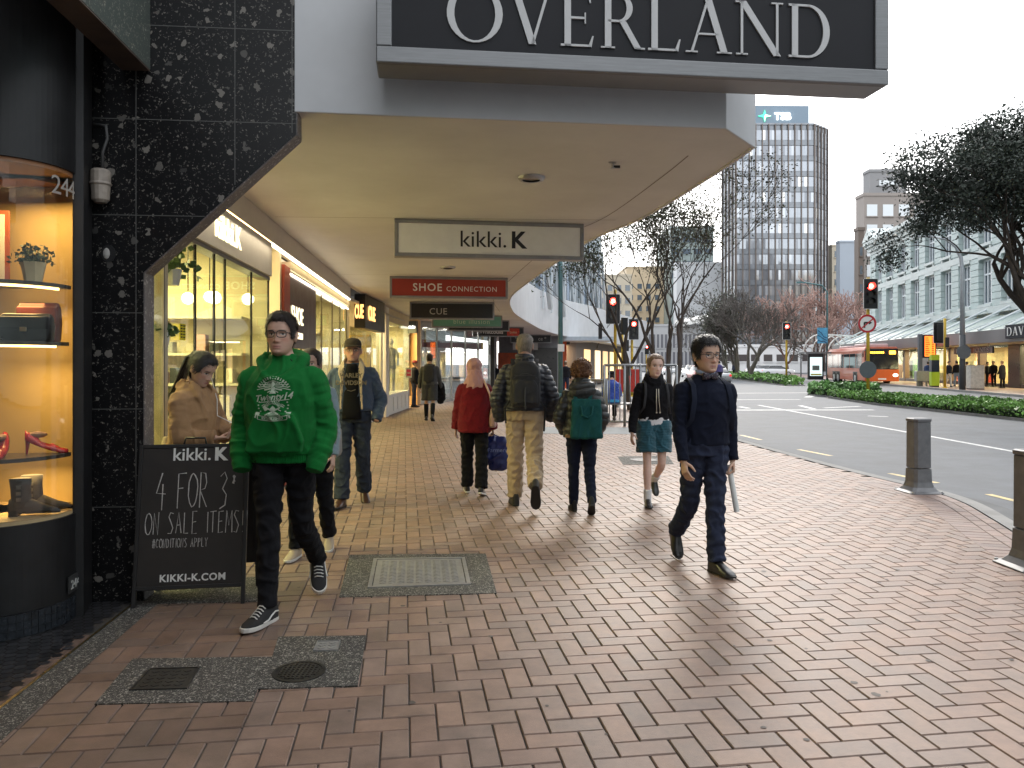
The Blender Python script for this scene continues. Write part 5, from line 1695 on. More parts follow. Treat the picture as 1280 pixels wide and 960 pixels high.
def signal_head(parent, c, s_, lit, back=False, board=True, rz=0):
    """three lens head, centre c (local), half height ~ .5*s"""
    M = Matrix.Translation(Vector(c)) @ Matrix.Rotation(rz, 4, 'Z')
    h_, w_ = 1.0 * s_, .36 * s_
    if board:
        o = MB().bb(-w_ * .86, w_ * .86, -.02, .0, -h_ * .66, h_ * .66).xf(M).build('target_board', sigblk, parent, bevel=.05 * s_)
        fr = MB()
        for x0, x1, z0, z1 in ((-.9, -.86, -.64, .64), (.86, .9, -.64, .64)):
            fr.bb(w_ * x0, w_ * x1, -.03, .005, h_ * z0, h_ * z1)
        fr.bb(-w_ * .8, w_ * .8, -.03, .005, h_ * .66, h_ * .675); fr.bb(-w_ * .8, w_ * .8, -.03, .005, -h_ * .675, -h_ * .66)
        fr.xf(M).build('white_border', inkw, o)
    MB().bb(-w_ * .5, w_ * .5, .001, .22 * s_, -h_ * .52, h_ * .52).xf(M).build('housing', sigblk, parent, bevel=.02 * s_)
    if back:
        return
    for k, z in enumerate((.34, 0, -.34)):
        on = (k == 0 and lit)
        r = .148 * s_
        l = MB().loft([[(r * math.cos(a), y, z * s_ + r * math.sin(a)) for a in np.linspace(0, 2 * math.pi, 18, endpoint=False)] for y in (-.022, -.05)]).xf(M).build('lens', redlit if on else dimr, parent)
        if on:
            MB().loft([[(r * .55 * math.cos(a), y, z * s_ + r * .55 * math.sin(a)) for a in np.linspace(0, 2 * math.pi, 14, endpoint=False)] for y in (-.0505, -.056)]).xf(M).build('lamp_core', redhot, l)
        v = MB()
        n_ = 13
        ang = np.linspace(R(-25), R(205), n_)
        r0, r1 = r * 1.08, r * 1.16
        v.loft([[(rr_ * math.cos(a), y, z * s_ + rr_ * math.sin(a)) for rr_, y in ((r0, -.021), (r1, -.021), (r1, -.2 * s_), (r0, -.2 * s_))] for a in ang])
        v.xf(M).build('visor', sigblk, parent)

def signal(label, px, d, ybase, ytop, heads, r=.06, z0=None):
    q = P(px, 455, d)
    zb = (-.12 if z0 is None else z0)
    t = thing('traffic_light', label, 'traffic light', (q[0], d, zb))
    zt = EYE + (HZ - ytop) / FPX * d - zb
    MB().tube([(0, 0, 0), (0, 0, zt)], r, 12).build('pole', polym, t, smooth=True)
    MB().lathe([(r * 2, 0), (r * 2, .03), (r * 1.3, .06)], n=12, cap=False).build('base_flange', polym, t)
    for hx, hy, s_, lit, back, board, rz in heads:
        z = EYE + (HZ - hy) / FPX * d - zb
        x = (hx - px) / FPX * d
        signal_head(t, (x, -.26 if not back else -.1, z), s_, lit, back, board, R(rz))
    return t
t = signal('tall red traffic light with a no right turn disc on the near median hedge', 1085, 36, 492, 347, [(1085, 368, 1.05, True, False, True, 0)], .075, 0)
zz_ = EYE + (HZ - 404.5) / FPX * 36
ns = thing('no_turn_sign', 'round no right turn sign with red ring on the yellow median pole', 'road sign', P(1084, 404.5, 35.82))
def disc(r0, r1, y0, y1, m_, nm, n=36):
    a = np.linspace(0, 2 * math.pi, n, endpoint=False)
    if r0 == 0:
        return MB().loft([[(r1 * math.cos(q), y, r1 * math.sin(q)) for q in a] for y in (y0, y1)]).build(nm, m_, ns)
    return MB().loft([[(rr_ * math.cos(q), y, rr_ * math.sin(q)) for rr_, y in ((r0, y0), (r1, y0), (r1, y1), (r0, y1))] for q in list(a) + [a[0]]], cap=False).build(nm, m_, ns)
redsign = mat('sign_ring_red', (.45, .02, .03), .45, var=.05)
disc(0, .43, .0, .012, inkw, 'disc')
disc(.335, .43, -.006, .001, redsign, 'red_ring')
ar = MB()
ar.bb(-.17, -.09, -.004, .0, -.2, .05); ar.bb(-.15, .1, -.0045, -.0005, .0, .085)
ar.extrude([(.08, -.0042, -.05), (.23, -.0042, .043), (.08, -.0042, .135)], (0, .004, 0))
ar.build('arrow', inkb, ns)
MB().box((0, -.008, 0), (.70, .004, .055)).xf(Matrix.Rotation(R(-40), 4, 'Y')).build('slash', redsign, ns)
q = P(1085, 462, 35.8)
ks_ = thing('round_sign', 'grey back of a round sign low on the yellow median pole', 'road sign', q)
ns_save = ns; ns = ks_
disc(0, .40, .0, .012, mat('sign_back', (.10, .115, .13), .5), 'disc')
MB().bb(-.05, .05, .013, .03, -.3, .3).build('rib', alu, ks_)
signal('red traffic light on the tip of the far median below the pink trees', 983, 68, 477, 402, [(982, 414, 1.15, True, False, True, 0)], .085)
signal('left traffic light with a large red head above the pedestrian rail', 769, 28, 500, 362, [(765, 387, .80, True, False, True, 0), (752, 414, .55, False, True, False, 90), (779, 408, .6, False, True, False, 200)], .055, 0)
signal('second yellow traffic light pole with a red light just right of the left one', 790, 36, 495, 400, [(791, 412, .72, True, False, True, 0), (783, 432, .5, False, True, False, 180)], .06, 0)
signal('yellow signal pole with dark heads between the two red lights', 778, 40, 495, 405, [(777, 408, .6, False, True, False, 120)], .06, 0)
q = P(1178, 455, 49)
signal('yellow signal pole with black heads turned away beside the lime kiosk', 1181, 49, 486, 398, [(1172, 416, 1.0, False, True, True, 180), (1183, 428, .62, False, True, False, 150)], .085, 0)
for px, d, yy, s_, lab in ((660 + 148, 95, 437, .9, 'tiny red traffic light far down the street'),):
    signal(lab, px, d, 470, yy - 10, [(px, yy, s_, True, False, True, 0)], .07)

# pedestrian rail
railm = mat('rail_galv', (.24, .25, .26), .4, .7, var=.15)
def rail(label, p0, p1, h, n, posts):
    p0, p1 = np.array(p0), np.array(p1)
    t = thing('pedestrian_rail', label, 'railing', (p0[0], p0[1], 0), math.atan2(p1[1] - p0[1], p1[0] - p0[0]))
    L = np.linalg.norm(p1 - p0)
    MB().tube([(0, 0, h), (L, 0, h)], .03, 8).build('top_rail', railm, t, smooth=True)
    MB().tube([(0, 0, .12), (L, 0, .12)], .022, 8).build('bottom_rail', railm, t, smooth=True)
    for k in posts:
        MB().tube([(L * k, 0, 0), (L * k, 0, h)], .034, 8).build('post', railm, t, smooth=True)
    for k in range(1, n):
        MB().tube([(L * k / n, 0, .12), (L * k / n, 0, h)], .0125, 6).build('bar', railm, t, smooth=True)
rail('tall galvanised pedestrian rail behind the schoolgirl', (2.26, 18.8), (4.05, 18.9), 1.5, 14, (0, .28, .5, .78, 1))
rail('short rail panel at left of the seated person in blue', (1.95, 21.6), (2.5, 20.2), 1.1, 5, (0, 1))
# bench
bn = thing('street_bench', 'grey street bench carrying the seated person in blue', 'bench', (2.75, 20.9, 0), R(2))
for k in range(4):
    MB().bb(-.85, .85, -.24 + k * .12, -.14 + k * .12, .43, .47).build('seat_slat', greym, bn, bevel=.006)
for sx in (-.7, .7):
    MB().bb(sx - .1, sx + .1, -.2, .2, 0, .43).build('leg', gutterm, bn, bevel=.01)
# teal lamp pole
tealp = mat('pole_teal', (.08, .17, .18), .45, .2, var=.15)
q = P(697, 455, 26)
lp = thing('lamp_post', 'slim teal lamp pole rising beside the far left canopy', 'lamp post', (q[0] + .1, 26, 0))
MB().tube([(0, 0, 0), (0, 0, 6.5)], [.085, .07], 12).build('pole', tealp, lp, smooth=True)
MB().lathe([(.13, 0), (.13, .5), (.09, .55)], n=12).build('base', tealp, lp)
MB().bb(-.1, .12, -.12, -.08, 1.95, 2.2).build('notice', inkw, lp)
MB().tube([(0, 0, 6.4), (.5, 0, 6.9), (1.4, 0, 7.0)], .04, 8).build('arm', tealp, lp)
# grey lamp post across the road
lpm = mat('pole_grey', (.35, .37, .39), .5, .3, var=.1)
q = P(1203, 455, 45.6)
lp = thing('lamp_post', 'tall grey street lamp with curved arm in front of the stone store', 'lamp post', (q[0], 45.6, 0))
MB().tube([(0, 0, 3.2), (0, 0, 7.0), (-.08, 0, 7.8), (-.4, 0, 8.5), (-1.0, 0, 8.95), (-1.9, 0, 9.1)], [.14, .11, .1, .085, .07, .06], 12).build('pole', lpm, lp, smooth=True)
MB().tube([(0, 0, 0), (0, 0, 3.25)], [.17, .16], 12).build('dark_base', mat('pole_base_dark', (.05, .055, .06), .5), lp, smooth=True)
MB().loft([[(x, w_ * math.cos(a), 9.1 + .06 * math.sin(a)) for a in np.linspace(0, 2 * math.pi, 10, endpoint=False)] for x, w_ in ((-1.8, .05), (-2.0, .13), (-2.6, .13), (-2.75, .04))]).build('lantern', lpm, lp, smooth=True)
q = P(1205, 440, 45.35)
ns = thing('round_sign', 'grey back of a round sign on the lamp post across the road', 'road sign', q)
disc(0, .42, .0, .012, mat('sign_back', (0,) * 3), 'disc')
MB().bb(-.05, .05, .013, .03, -.3, .3).build('rib', alu, ns)
# tall thin lamp post far behind with banner
q = P(1034, 455, 72)
lp = thing('banner_post', 'dark lamp post behind the bus stop with a curved arm', 'lamp post', (q[0], 72, 0))
MB().tube([(0, 0, 0), (0, 0, 8.3), (-.5, 0, 8.9), (-2.3, 0, 9.2)], [.1, .08, .07, .06], 10).build('pole', tealp, lp, smooth=True)
MB().bb(-2.9, -2.2, -.1, .1, 9.1, 9.25).build('lantern', tealp, lp)
bn_ = thing('street_banner', 'light blue street banner with dark swirls beside the bus stop', 'banner', P(1028, 419.5, 71.9))
MB().box((0, 0, 0), (.95, .03, 1.45)).build('cloth', mat('banner_blue', (.08, .32, .52), .6, var=.3, scale=2), bn_)
sw = MB()
for k in range(3):
    sw.tube([(-.44, -.02, .5 - k * .45), (-.1, -.02, .25 - k * .4), (.1, -.02, -.1 - k * .2), (.42, -.02, -.2 - k * .25)], .035, 5)
sw.build('swirl', mat('banner_dark', (.02, .07, .16), .6), bn_)
MB().tube([(-.5, 0, .74), (.55, 0, .74)], .02, 6).build('bracket', tealp, bn_)
# bus stop advert panel and shelter
q = P(1020, 455, 70)
bsx = thing('bus_shelter', 'dark advert panel of the bus stop with a pale lit poster', 'bus shelter', (q[0], 70, 0))
MB().bb(-.7, .7, 0, .25, .1, 2.5).build('frame', sigblk, bsx, bevel=.03)
MB().bb(-.55, .55, -.03, -.005, .45, 2.15).build('poster', emat('poster_pale', (.55, .68, .68), .55), bsx)
MB().bb(-.35, .3, -.045, -.031, .95, 1.4).build('print', mat('poster_print', (.14, .16, .14), .5), bsx)
MB().bb(-.5, .5, -.045, -.031, .5, .65).build('print', mat('poster_yellow2', (.5, .45, .1), .5), bsx)
MB().bb(-.8, 3.6, .3, 1.9, 2.5, 2.65).build('roof', greym, bsx)
for x in (-.7, 3.4):
    MB().bb(x - .05, x + .05, 1.75, 1.85, 0, 2.5).build('post', greym, bsx)
MB().bb(.9, 3.2, 1.4, 1.75, .42, .48).build('seat', greym, bsx)
arch = MB()
for k in range(5):
    cx = 3.0 + k * 1.3
    arch.tube([(cx + 1.9 * math.cos(a), 6 + k * 1.2, 2.6 + 1.9 * math.sin(a)) for a in np.linspace(0, math.pi, 12)], .07, 6)
arch.build('arch_ribs', inkw, bsx)
# real time display post
q = P(1150, 455, 53)
rt = thing('bus_display', 'bus stop post with an orange lit departures screen', 'bus sign', (q[0], 53, 0))
MB().bb(-.13, .13, -.1, .1, 0, 3.6).build('post', mat('post_slate', (.12, .13, .15), .5), rt, bevel=.02)
MB().bb(.14, 1.05, -.16, .16, 1.95, 3.55).build('screen_box', sigblk, rt, bevel=.03)
sc_ = MB().bb(.24, .95, -.175, -.161, 2.05, 3.45).build('screen', emat('screen_orange', (1, .17, .02), 1.1), rt)
zz = MB()
for k in range(9):
    z = 2.13 + k * .145
    zz.bb(.28, .28 + .2 + .16 * ((k * 7) % 4) / 4, -.182, -.176, z, z + .06)
    zz.bb(.72, .86, -.182, -.176, z, z + .07)
zz.build('departures', mat('screen_dark', (.15, .03, .01), .5), sc_)
MB().bb(-.35, .55, -.22, .12, .35, 1.05).build('bin', mat('bin_grey', (.3, .3, .3), .4, .5), rt, bevel=.02)
for x in (-.2, .1, .42):
    MB().bb(x - .05, x + .05, -.1, 0, 0, .35).build('leg', greym, rt)
# lime kiosk
q = P(1168, 455, 51.5)
lk = thing('lime_kiosk', 'narrow lime green and slate information kiosk on the far footpath', 'kiosk', (q[0], 51.5, 0))
lime = mat('kiosk_lime', (.42, .58, .03), .45, var=.05)
MB().bb(-.27, .27, -.15, .15, .08, 1.0).build('lower_panel', lime, lk, bevel=.01)
MB().bb(-.27, .27, -.15, .15, 1.001, 1.79).build('dark_panel', mat('kiosk_dark', (.03, .04, .06), .2), lk, bevel=.01)
MB().bb(-.27, .27, -.15, .15, 1.791, 2.15).build('upper_panel', lime, lk, bevel=.01)
MB().bb(-.25, .25, -.13, .13, 0, .08).build('foot', sigblk, lk)
# white cabinet
q = P(1219, 455, 46.2)
wc = thing('service_cabinet', 'off white service cabinet standing beside the grey lamp post', 'cabinet', (q[0], 46.2, 0), -DT)
MB().bb(-.38, .38, -.35, .35, .06, 1.42).build('body', mat('cabinet_white', (.55, .53, .47), .6, var=.2), wc, bevel=.02)
MB().bb(-.40, .40, -.37, .37, 1.421, 1.46).build('lid', mat('cabinet_white', (0,) * 3), wc)
MB().bb(-.36, .36, -.33, .33, 0, .06).build('plinth', gutterm, wc)
MB().bb(-.34, .34, -.358, -.351, .12, 1.36).build('door', mat('cabinet_white', (0,) * 3), wc, bevel=.01)

# ---- bus
orange = mat('bus_orange', (.62, .12, .025), .35, var=.06, coat=.4)
orange2 = mat('bus_side', (.52, .13, .07), .4, var=.1, coat=.3)
bglass = mat('bus_glass', (.018, .022, .026), .08, spec=.9, var=.1)
bus = thing('city_bus', 'orange red city bus with black windscreen coming towards us across the road', 'bus', (28.9, 60, -.12), R(-9))
BW, BL, BH = 1.28, 11.8, 3.0
prof = [(-BW, .32), (BW, .32), (BW, 2.75), (BW - .12, BH), (-BW + .12, BH), (-BW, 2.75)]
MB().loft([[(x * (1 if y > .2 else .97), y + (.12 if z > 2 and y < .2 else 0), z) for x, z in prof] for y in (0, .25, BL - .2, BL)]).build('body', orange2, bus, bevel=.05)
fr_m = MB(); fr_m.bb(-BW + .03, BW - .03, -.05, .02, .3, 1.22); fr_m.build('front_panel', orange, bus, bevel=.05, seg=3)
MB().extrude([(-BW + .06, -.03, 1.24), (BW - .06, -.03, 1.24), (BW - .08, .04, 2.85), (-BW + .08, .04, 2.85)], (0, .09, 0)).build('windscreen', bglass, bus, bevel=.02)
MB().bb(-.95, .25, -.03, .04, 2.42, 2.68).build('destination_box', sigblk, bus)
tb = MB()
for i in range(8):
    tb.bb(-.86 + i * .13, -.78 + i * .13, -.045, -.035, 2.48, 2.62)
tb.build('destination', emat('led_orange', (1, .35, .03), 4), bus)
MB().bb(.55, 1.0, -.03, .04, 2.42, 2.68).build('route_number', emat('led_orange', (1, .35, .03), 4), bus)
for sx in (-1, 1):
    MB().ball((sx * .98, -.05, .78), (.2, .06, .13), 12, 8).build('headlight', emat('headlamp', (1, .92, .8), 5 if sx > 0 else 1.2), bus, smooth=True)
    MB().tube([(sx * (BW - .1), -.02, 2.75), (sx * (BW + .2), -.3, 2.65), (sx * (BW + .2), -.32, 2.2)], [.03, .03, .07], 6).build('mirror', sigblk, bus)
    MB().tube([(sx * .35, -.05, 1.28), (sx * .75, -.06, 1.7)], .012, 5).build('wiper', sigblk, bus)
MB().bb(-.3, .3, -.062, -.05, .42, .54).build('number_plate', inkw, bus)
for k in range(6):
    y0 = .7 + k * 1.8
    for sx in (-1, 1):
        MB().bb(sx * BW - .012, sx * BW + .012, y0, y0 + 1.68, 1.32, 2.5).build('side_window', bglass, bus, bevel=.03)
MB().bb(-.95, .95, 1.5, 4.2, BH, BH + .28).build('roof_pod', mat('bus_roof', (.55, .42, .42), .5), bus, bevel=.08)
MB().bb(-.8, .8, 6.5, 9.5, BH, BH + .22).build('roof_pod', mat('bus_roof', (0,) * 3), bus, bevel=.08)
tyre = mat('tyre', (.015, .015, .015), .85, var=.2)
def wheel(par, x, y, r, w_, nm='wheel'):
    o = MB().loft([[(xx, y + rr_ * math.cos(a), r + rr_ * math.sin(a)) for a in np.linspace(0, 2 * math.pi, 22, endpoint=False)] for xx, rr_ in ((x - w_ / 2, r * .8), (x - w_ / 2, r * .95), (x - w_ / 4, r), (x + w_ / 4, r), (x + w_ / 2, r * .95), (x + w_ / 2, r * .8))]).build(nm, tyre, par)
    MB().loft([[(xx, y + rr_ * math.cos(a), r + rr_ * math.sin(a)) for a in np.linspace(0, 2 * math.pi, 16, endpoint=False)] for xx, rr_ in ((x - w_ / 2 - .01, r * .3), (x - w_ / 2 - .005, r * .6), (x + w_ / 2 + .005, r * .6), (x + w_ / 2 + .01, r * .3))]).build('rim', alu, o)
for sx in (-1, 1):
    for y in (2.6, 7.9, 9.2):
        wheel(bus, sx * (BW - .13), y, .48, .3)
        MB().bb(sx * BW - .008 * (sx < 0) - (.0 if sx > 0 else 0), sx * BW + .008, y - .62, y + .62, .3, 1.02).build('wheel_arch', sigblk, bus, bevel=.0)

# ---- cars
def car(name, label, loc, rz, paint, group=None, sc=1.0, lights=False):
    t = thing(name, label, 'car', loc, rz, group)
    W2, L = .87 * sc, 4.3 * sc
    sec = [(-L / 2, .45, .72, .80), (-L / 2 + .12, .3, .84, .93), (-L / 2 + .9, .25, .95, 1.0), (0, .25, .97, 1.0), (L / 2 - 1.0, .25, .98, 1.0), (L / 2 - .1, .3, .93, .95), (L / 2, .45, .8, .85)]
    MB().loft([[(-W2 * k, y, z0), (W2 * k, y, z0), (W2 * k, y, z0 + (z1 - z0) * .6), (W2 * k * .93, y, z1), (-W2 * k * .93, y, z1), (-W2 * k, y, z0 + (z1 - z0) * .6)] for y, z0, z1, k in sec]).build('body', paint, t, bevel=.04, smooth=True)
    MB().loft([[(-W2 * k, y, .93), (W2 * k, y, .93), (W2 * k * .8, y + dy, z), (-W2 * k * .8, y + dy, z)] for y, dy, z, k in ((-L / 2 + 1.0, .0, .96, .9), (-L / 2 + 1.75, 0, 1.42, .9), (L / 2 - 1.3, 0, 1.45, .9), (L / 2 - .35, 0, 1.0, .88))]).build('cabin_glass', bglass, t, bevel=.03, smooth=True)
    MB().loft([[(-W2 * .74, y, z), (W2 * .74, y, z), (W2 * .68, y, z + .05), (-W2 * .68, y, z + .05)] for y, z in ((-L / 2 + 1.7, 1.41), (-.1, 1.45), (L / 2 - 1.25, 1.44))]).build('roof', paint, t, bevel=.02, smooth=True)
    for sx in (-1, 1):
        for y in (-L / 2 + .8, L / 2 - .8):
            wheel(t, sx * (W2 - .09), y, .31, .2)
        MB().ball((sx * W2 * .72, -L / 2 + .04, .68), (.16, .05, .08), 10, 6).build('headlight', emat('headlamp_dim', (.9, .9, .85), .6), t)
        MB().ball((sx * W2 * .78, L / 2 - .03, .75), (.12, .05, .1), 10, 6).build('tail_light', emat('tail_red', (.8, .02, .02), 2.5 if lights else .3), t)
    MB().bb(-.26, .26, -L / 2 - .012, -L / 2 + .02, .5, .62).build('number_plate', inkw, t)
    return t
carw = mat('car_white', (.68, .69, .7), .25, var=.03, coat=.6)
cars = mat('car_silver', (.36, .37, .38), .3, .5, var=.03, coat=.5)
carr = mat('car_red', (.4, .03, .03), .3, var=.03, coat=.5)
def atp(px, d):
    return ((px - CX) / FPX * d, d, -.12)
car('parked_car', 'white car parked sideways beyond the far median, at right of the pair', atp(973, 108), R(70), carw)
car('parked_car', 'white car half hidden by another white car behind the far median', atp(962, 112), R(40), carw)
car('parked_car', 'pale car seen between the trunks of the grey median trees', atp(947, 118), R(15), carw)
car('moving_car', 'silver car with glowing red tail lights beside the bow tie man\'s shoulder', atp(893, 62), R(180), cars, lights=True)
car('moving_car', 'white car far down the street behind the schoolgirl', atp(864, 95), R(180), carw, lights=True)
car('moving_car', 'red car far down the street just left of the bow tie man', atp(873, 78), R(180), carr, lights=True)
car('moving_car', 'small silver car at the far end of the street', atp(848, 135), R(0), cars)
van = car('moving_van', 'white delivery van far off behind the red traffic light', atp(835, 120), R(180), carw, sc=1.15)
# red barrier sign seen between rail and girl
rb = thing('red_board', 'red board on legs standing behind the pedestrian rail', 'sign board', (P(786, 455, 27)[0], 27, 0))
MB().bb(-.45, .45, -.03, .03, .55, 1.35).build('board', mat('board_red', (.5, .03, .02), .5), rb, bevel=.01)
for sx in (-.38, .38):
    MB().bb(sx - .03, sx + .03, -.03, .03, 0, .55).build('leg', greym, rb)

# ---- chalkboard by the portal
bw = mat('board_black', (.022, .018, .016), .55, var=.25, scale=6)
framem = mat('board_frame', (.015, .014, .014), .5, var=.2)
chalk = mat('chalk', (.5, .48, .46), .9, var=.25, scale=60)
sb = thing('chalkboard_sign', 'black pavement chalkboard with hand drawn white writing beside the terrazzo wall', 'chalkboard', (-2.045, 4.86, 0), R(9))
tilt = math.atan2(.16, .95)
def BP(mb, y=0):
    return mb.xf(Matrix.Translation((0, y, .03)) @ Matrix.Rotation(-tilt, 4, 'X'))
BP(MB().bb(-.315, .315, -.008, .012, .10, .965)).build('front_board', bw, sb)
f = MB()
f.bb(-.34, -.316, -.014, .018, -.03, .99); f.bb(.316, .34, -.014, .018, -.03, .99); f.bb(-.3155, .3155, -.014, .018, .966, .99); f.bb(-.3155, .3155, -.014, .018, .075, .0995)
BP(f).build('front_frame', framem, sb, bevel=.003)
bk_ = MB().bb(-.315, .315, -.01, .01, .15, .97); fb = MB(); fb.bb(-.34, -.316, -.014, .014, -.03, .985); fb.bb(.316, .34, -.014, .014, -.03, .985)
Mb = Matrix.Translation((0.03, .375, .03)) @ Matrix.Rotation(tilt * 1.1, 4, 'X')
bk_.xf(Mb).build('rear_board', bw, sb); fb.xf(Mb).build('rear_frame', framem, sb)
BP(MB().tube([(-.07, .0, .985), (-.06, .0, 1.03), (.06, 0, 1.03), (.07, 0, .985)], .007, 6)).build('handle', blackm, sb, smooth=True)
def on_board(mb, x, z, y=-.0115):
    mb.xf(Matrix.Translation((x, y, z)))
    return BP(mb)
on_board(text_mb('kikki.', .115, .003, 'LEFT', .001), -.135, .885).build('lettering', inkw, sb)
on_board(text_mb('K', .115, .003, 'LEFT', .005), .125, .885).build('lettering', inkw, sb)
on_board(text_mb('KIKKI-K.COM', .062, .003, 'CENTER', .0015, 1.1), .02, .125).build('lettering', inkw, sb)
for s_, h_, x, z, wsc, r_ in (('4 FOR 3*', .215, -.225, .585, .37, .0036), ('ON SALE ITEMS!!', .135, -.285, .42, .42, .0027), ('#CONDITIONS APPLY', .055, -.235, .335, .46, .0019)):
    mb, w_ = chalk_mb(s_, h_, wsc, r_)
    on_board(mb, x, z, -.0095).build('chalk_writing', chalk, sb)
# ================================================================== PEOPLE
def solid(mb, vox, it=2):
    """fuse overlapping closed shapes into one continuous skin"""
    me = mb.mesh('tmp')
    o = bpy.data.objects.new('tmp', me)
    COL.objects.link(o)
    m = o.modifiers.new('r', 'REMESH'); m.mode = 'VOXEL'; m.voxel_size = vox
    if it:
        s = o.modifiers.new('s', 'SMOOTH'); s.iterations = it; s.factor = .5
    dg = bpy.context.evaluated_depsgraph_get()
    out = bpy.data.meshes.new_from_object(o.evaluated_get(dg))
    bpy.data.objects.remove(o)
    bpy.data.meshes.remove(me)
    out.polygons.foreach_set('use_smooth', [True] * len(out.polygons))
    return out

def getv(me):
    a = np.empty(len(me.vertices) * 3, np.float32)
    me.vertices.foreach_get('co', a)
    return a.reshape(-1, 3).astype(float)
def setv(me, a):
    me.vertices.foreach_set('co', a.astype(np.float32).ravel())
    me.update()
def normals(me):
    a = np.empty(len(me.vertices) * 3, np.float32)
    me.vertices.foreach_get('normal', a)
    return a.reshape(-1, 3).astype(float)
def folds(me, amp, freq=9, seed=0, zsc=.8, dirs=None):
    if not amp:
        return
    v, n = getv(me), normals(me)
    out = np.empty(len(v))
    nz = noise.noise
    for i, (x, y, z) in enumerate(v):
        w = nz((x * 4 + seed, y * 4, z * 4))
        a = nz((x * freq + w * 1.6 + seed * 3, y * freq + w, z * freq * zsc + x * 3 + seed))
        b_ = nz((x * freq * 2.1 + seed, y * freq * 2.1 - w * 2, z * freq * 1.9 * zsc + w * 2))
        out[i] = max(-.25, 1 - abs(a) * 4.2) * .9 + (.5 - abs(b_) * 2.4) * .3
    setv(me, v + n * (np.clip(out, -1, 1) * amp)[:, None])
def puff(me, amp, spacing, z0=0, top=9):
    v, n = getv(me), normals(me)
    ph = np.abs(np.sin(np.pi * (v[:, 2] - z0 + .012 * np.sin(v[:, 0] * 17)) / spacing))
    k = np.where(v[:, 2] < top, 1, 0)
    setv(me, v + n * ((np.sqrt(ph) - .6) * amp * k)[:, None])

def cloth(name, col, rough=.85, var=.14, scale=14, bump=.35, bscale=420, sheen=.25, stretch=None):
    return mat(name, col, rough, 0, var, scale, bump, bscale, .2 if max(col) > .1 else .1, 0, sheen if max(col) > .1 else .02, 6, stretch)
hairmats = {}
def hairm(name, col, rough=.42):
    return mat(name, col, rough, 0, .35, 60, .6, 160, .5, 0, 0, 4, (1.6, 1.6, .35))
skinm = attrmat('skin', .5, bump=.12, bscale=700, spec=.4, var=.06, vscale=40, sss=.06)

TORSO = {
 'm': [(.80, .07, .06, .0), (.85, .135, .088, .004), (.90, .166, .105, .01), (.96, .170, .114, .012), (1.04, .157, .106, .004), (1.12, .152, .102, -.002), (1.22, .166, .116, -.005), (1.28, .176, .124, .0), (1.34, .172, .116, .006), (1.38, .154, .102, .012), (1.42, .122, .086, .016), (1.45, .094, .074, .018), (1.48, .070, .064, .018), (1.51, .060, .060, .018)],
 'f': [(.80, .07, .06, .0), (.85, .140, .092, .006), (.90, .170, .108, .012), (.96, .166, .110, .012), (1.04, .140, .094, .004), (1.12, .125, .088, .0), (1.22, .142, .112, -.012), (1.27, .150, .118, -.008), (1.33, .147, .104, .002), (1.38, .130, .090, .010), (1.42, .100, .076, .014), (1.45, .076, .064, .016), (1.48, .056, .056, .016), (1.51, .048, .052, .016)],
}
def sup(a, e):
    c, s = math.cos(a), math.sin(a)
    return math.copysign(abs(c) ** (2 / e), c), math.copysign(abs(s) ** (2 / e), s)

def head_fn(z):
    """front, back, half width of the head (metres for a head 0.235 high) at relative height z"""
    Z = [0, .03, .08, .14, .2, .3, .4, .5, .6, .7, .8, .88, .94, .98, 1.0]
    F = [.052, .078, .087, .087, .086, .086, .086, .086, .089, .088, .078, .062, .042, .02, .004]
    Bk = [-.015, -.006, .004, .022, .040, .062, .078, .090, .097, .099, .094, .080, .058, .032, .006]
    Wd = [.026, .040, .049, .055, .060, .066, .070, .073, .075, .076, .072, .061, .045, .025, .005]
    return np.interp(z, Z, F), np.interp(z, Z, Bk), np.interp(z, Z, Wd)

def head_rings(nz=54, na=60, face=True, wide=1.0, jaw=1.0):
    rings = []
    L = .235
    for z in np.linspace(0, 1, nz):
        f, b_, w = head_fn(z)
        jf = jaw + (1 - jaw) * min(1, z / .35)
        ring = []
        for a in np.linspace(0, 2 * math.pi, na, endpoint=False):
            s, c = math.sin(a), math.cos(a)
            e = 2.25
            sx = math.copysign(abs(s) ** (2 / e), s)
            cy = math.copysign(abs(c) ** (2 / e), c)
            x = w * sx * wide * jf
            y = -f * cy if c > 0 else -b_ * cy
            if face and c > 0:
                ax = abs(x)
                g = lambda x0, sx_, z0, sz: math.exp(-((ax - x0) / sx_) ** 2 - ((z - z0) / sz) ** 2)
                d = -.0105 * g(.032, .017, .505, .045) + .0045 * g(.032, .0115, .50, .02) + .0035 * g(.028, .028, .585, .03)
                if .28 < z < .56:
                    pr = np.interp(z, [.28, .30, .335, .37, .52, .56], [0, .012, .023, .021, .004, 0])
                    wn_ = np.interp(z, [.28, .34, .42, .55], [.015, .0125, .009, .008])
                    d += pr * math.exp(-(x / wn_) ** 2)
                d += .007 * g(.0145, .006, .335, .022)
                d += .006 * math.exp(-(x / .021) ** 2) * (math.exp(-((z - .222) / .016) ** 2) + 1.1 * math.exp(-((z - .172) / .018) ** 2)) - .0035 * math.exp(-(x / .024) ** 2 - ((z - .198) / .007) ** 2)
                d += -.003 * g(0, .02, .125, .02) + .004 * g(0, .018, .06, .04) + .003 * g(.052, .016, .41, .06)
                y -= d
            ring.append((x, y, z * L))
        rings.append(ring)
    return rings

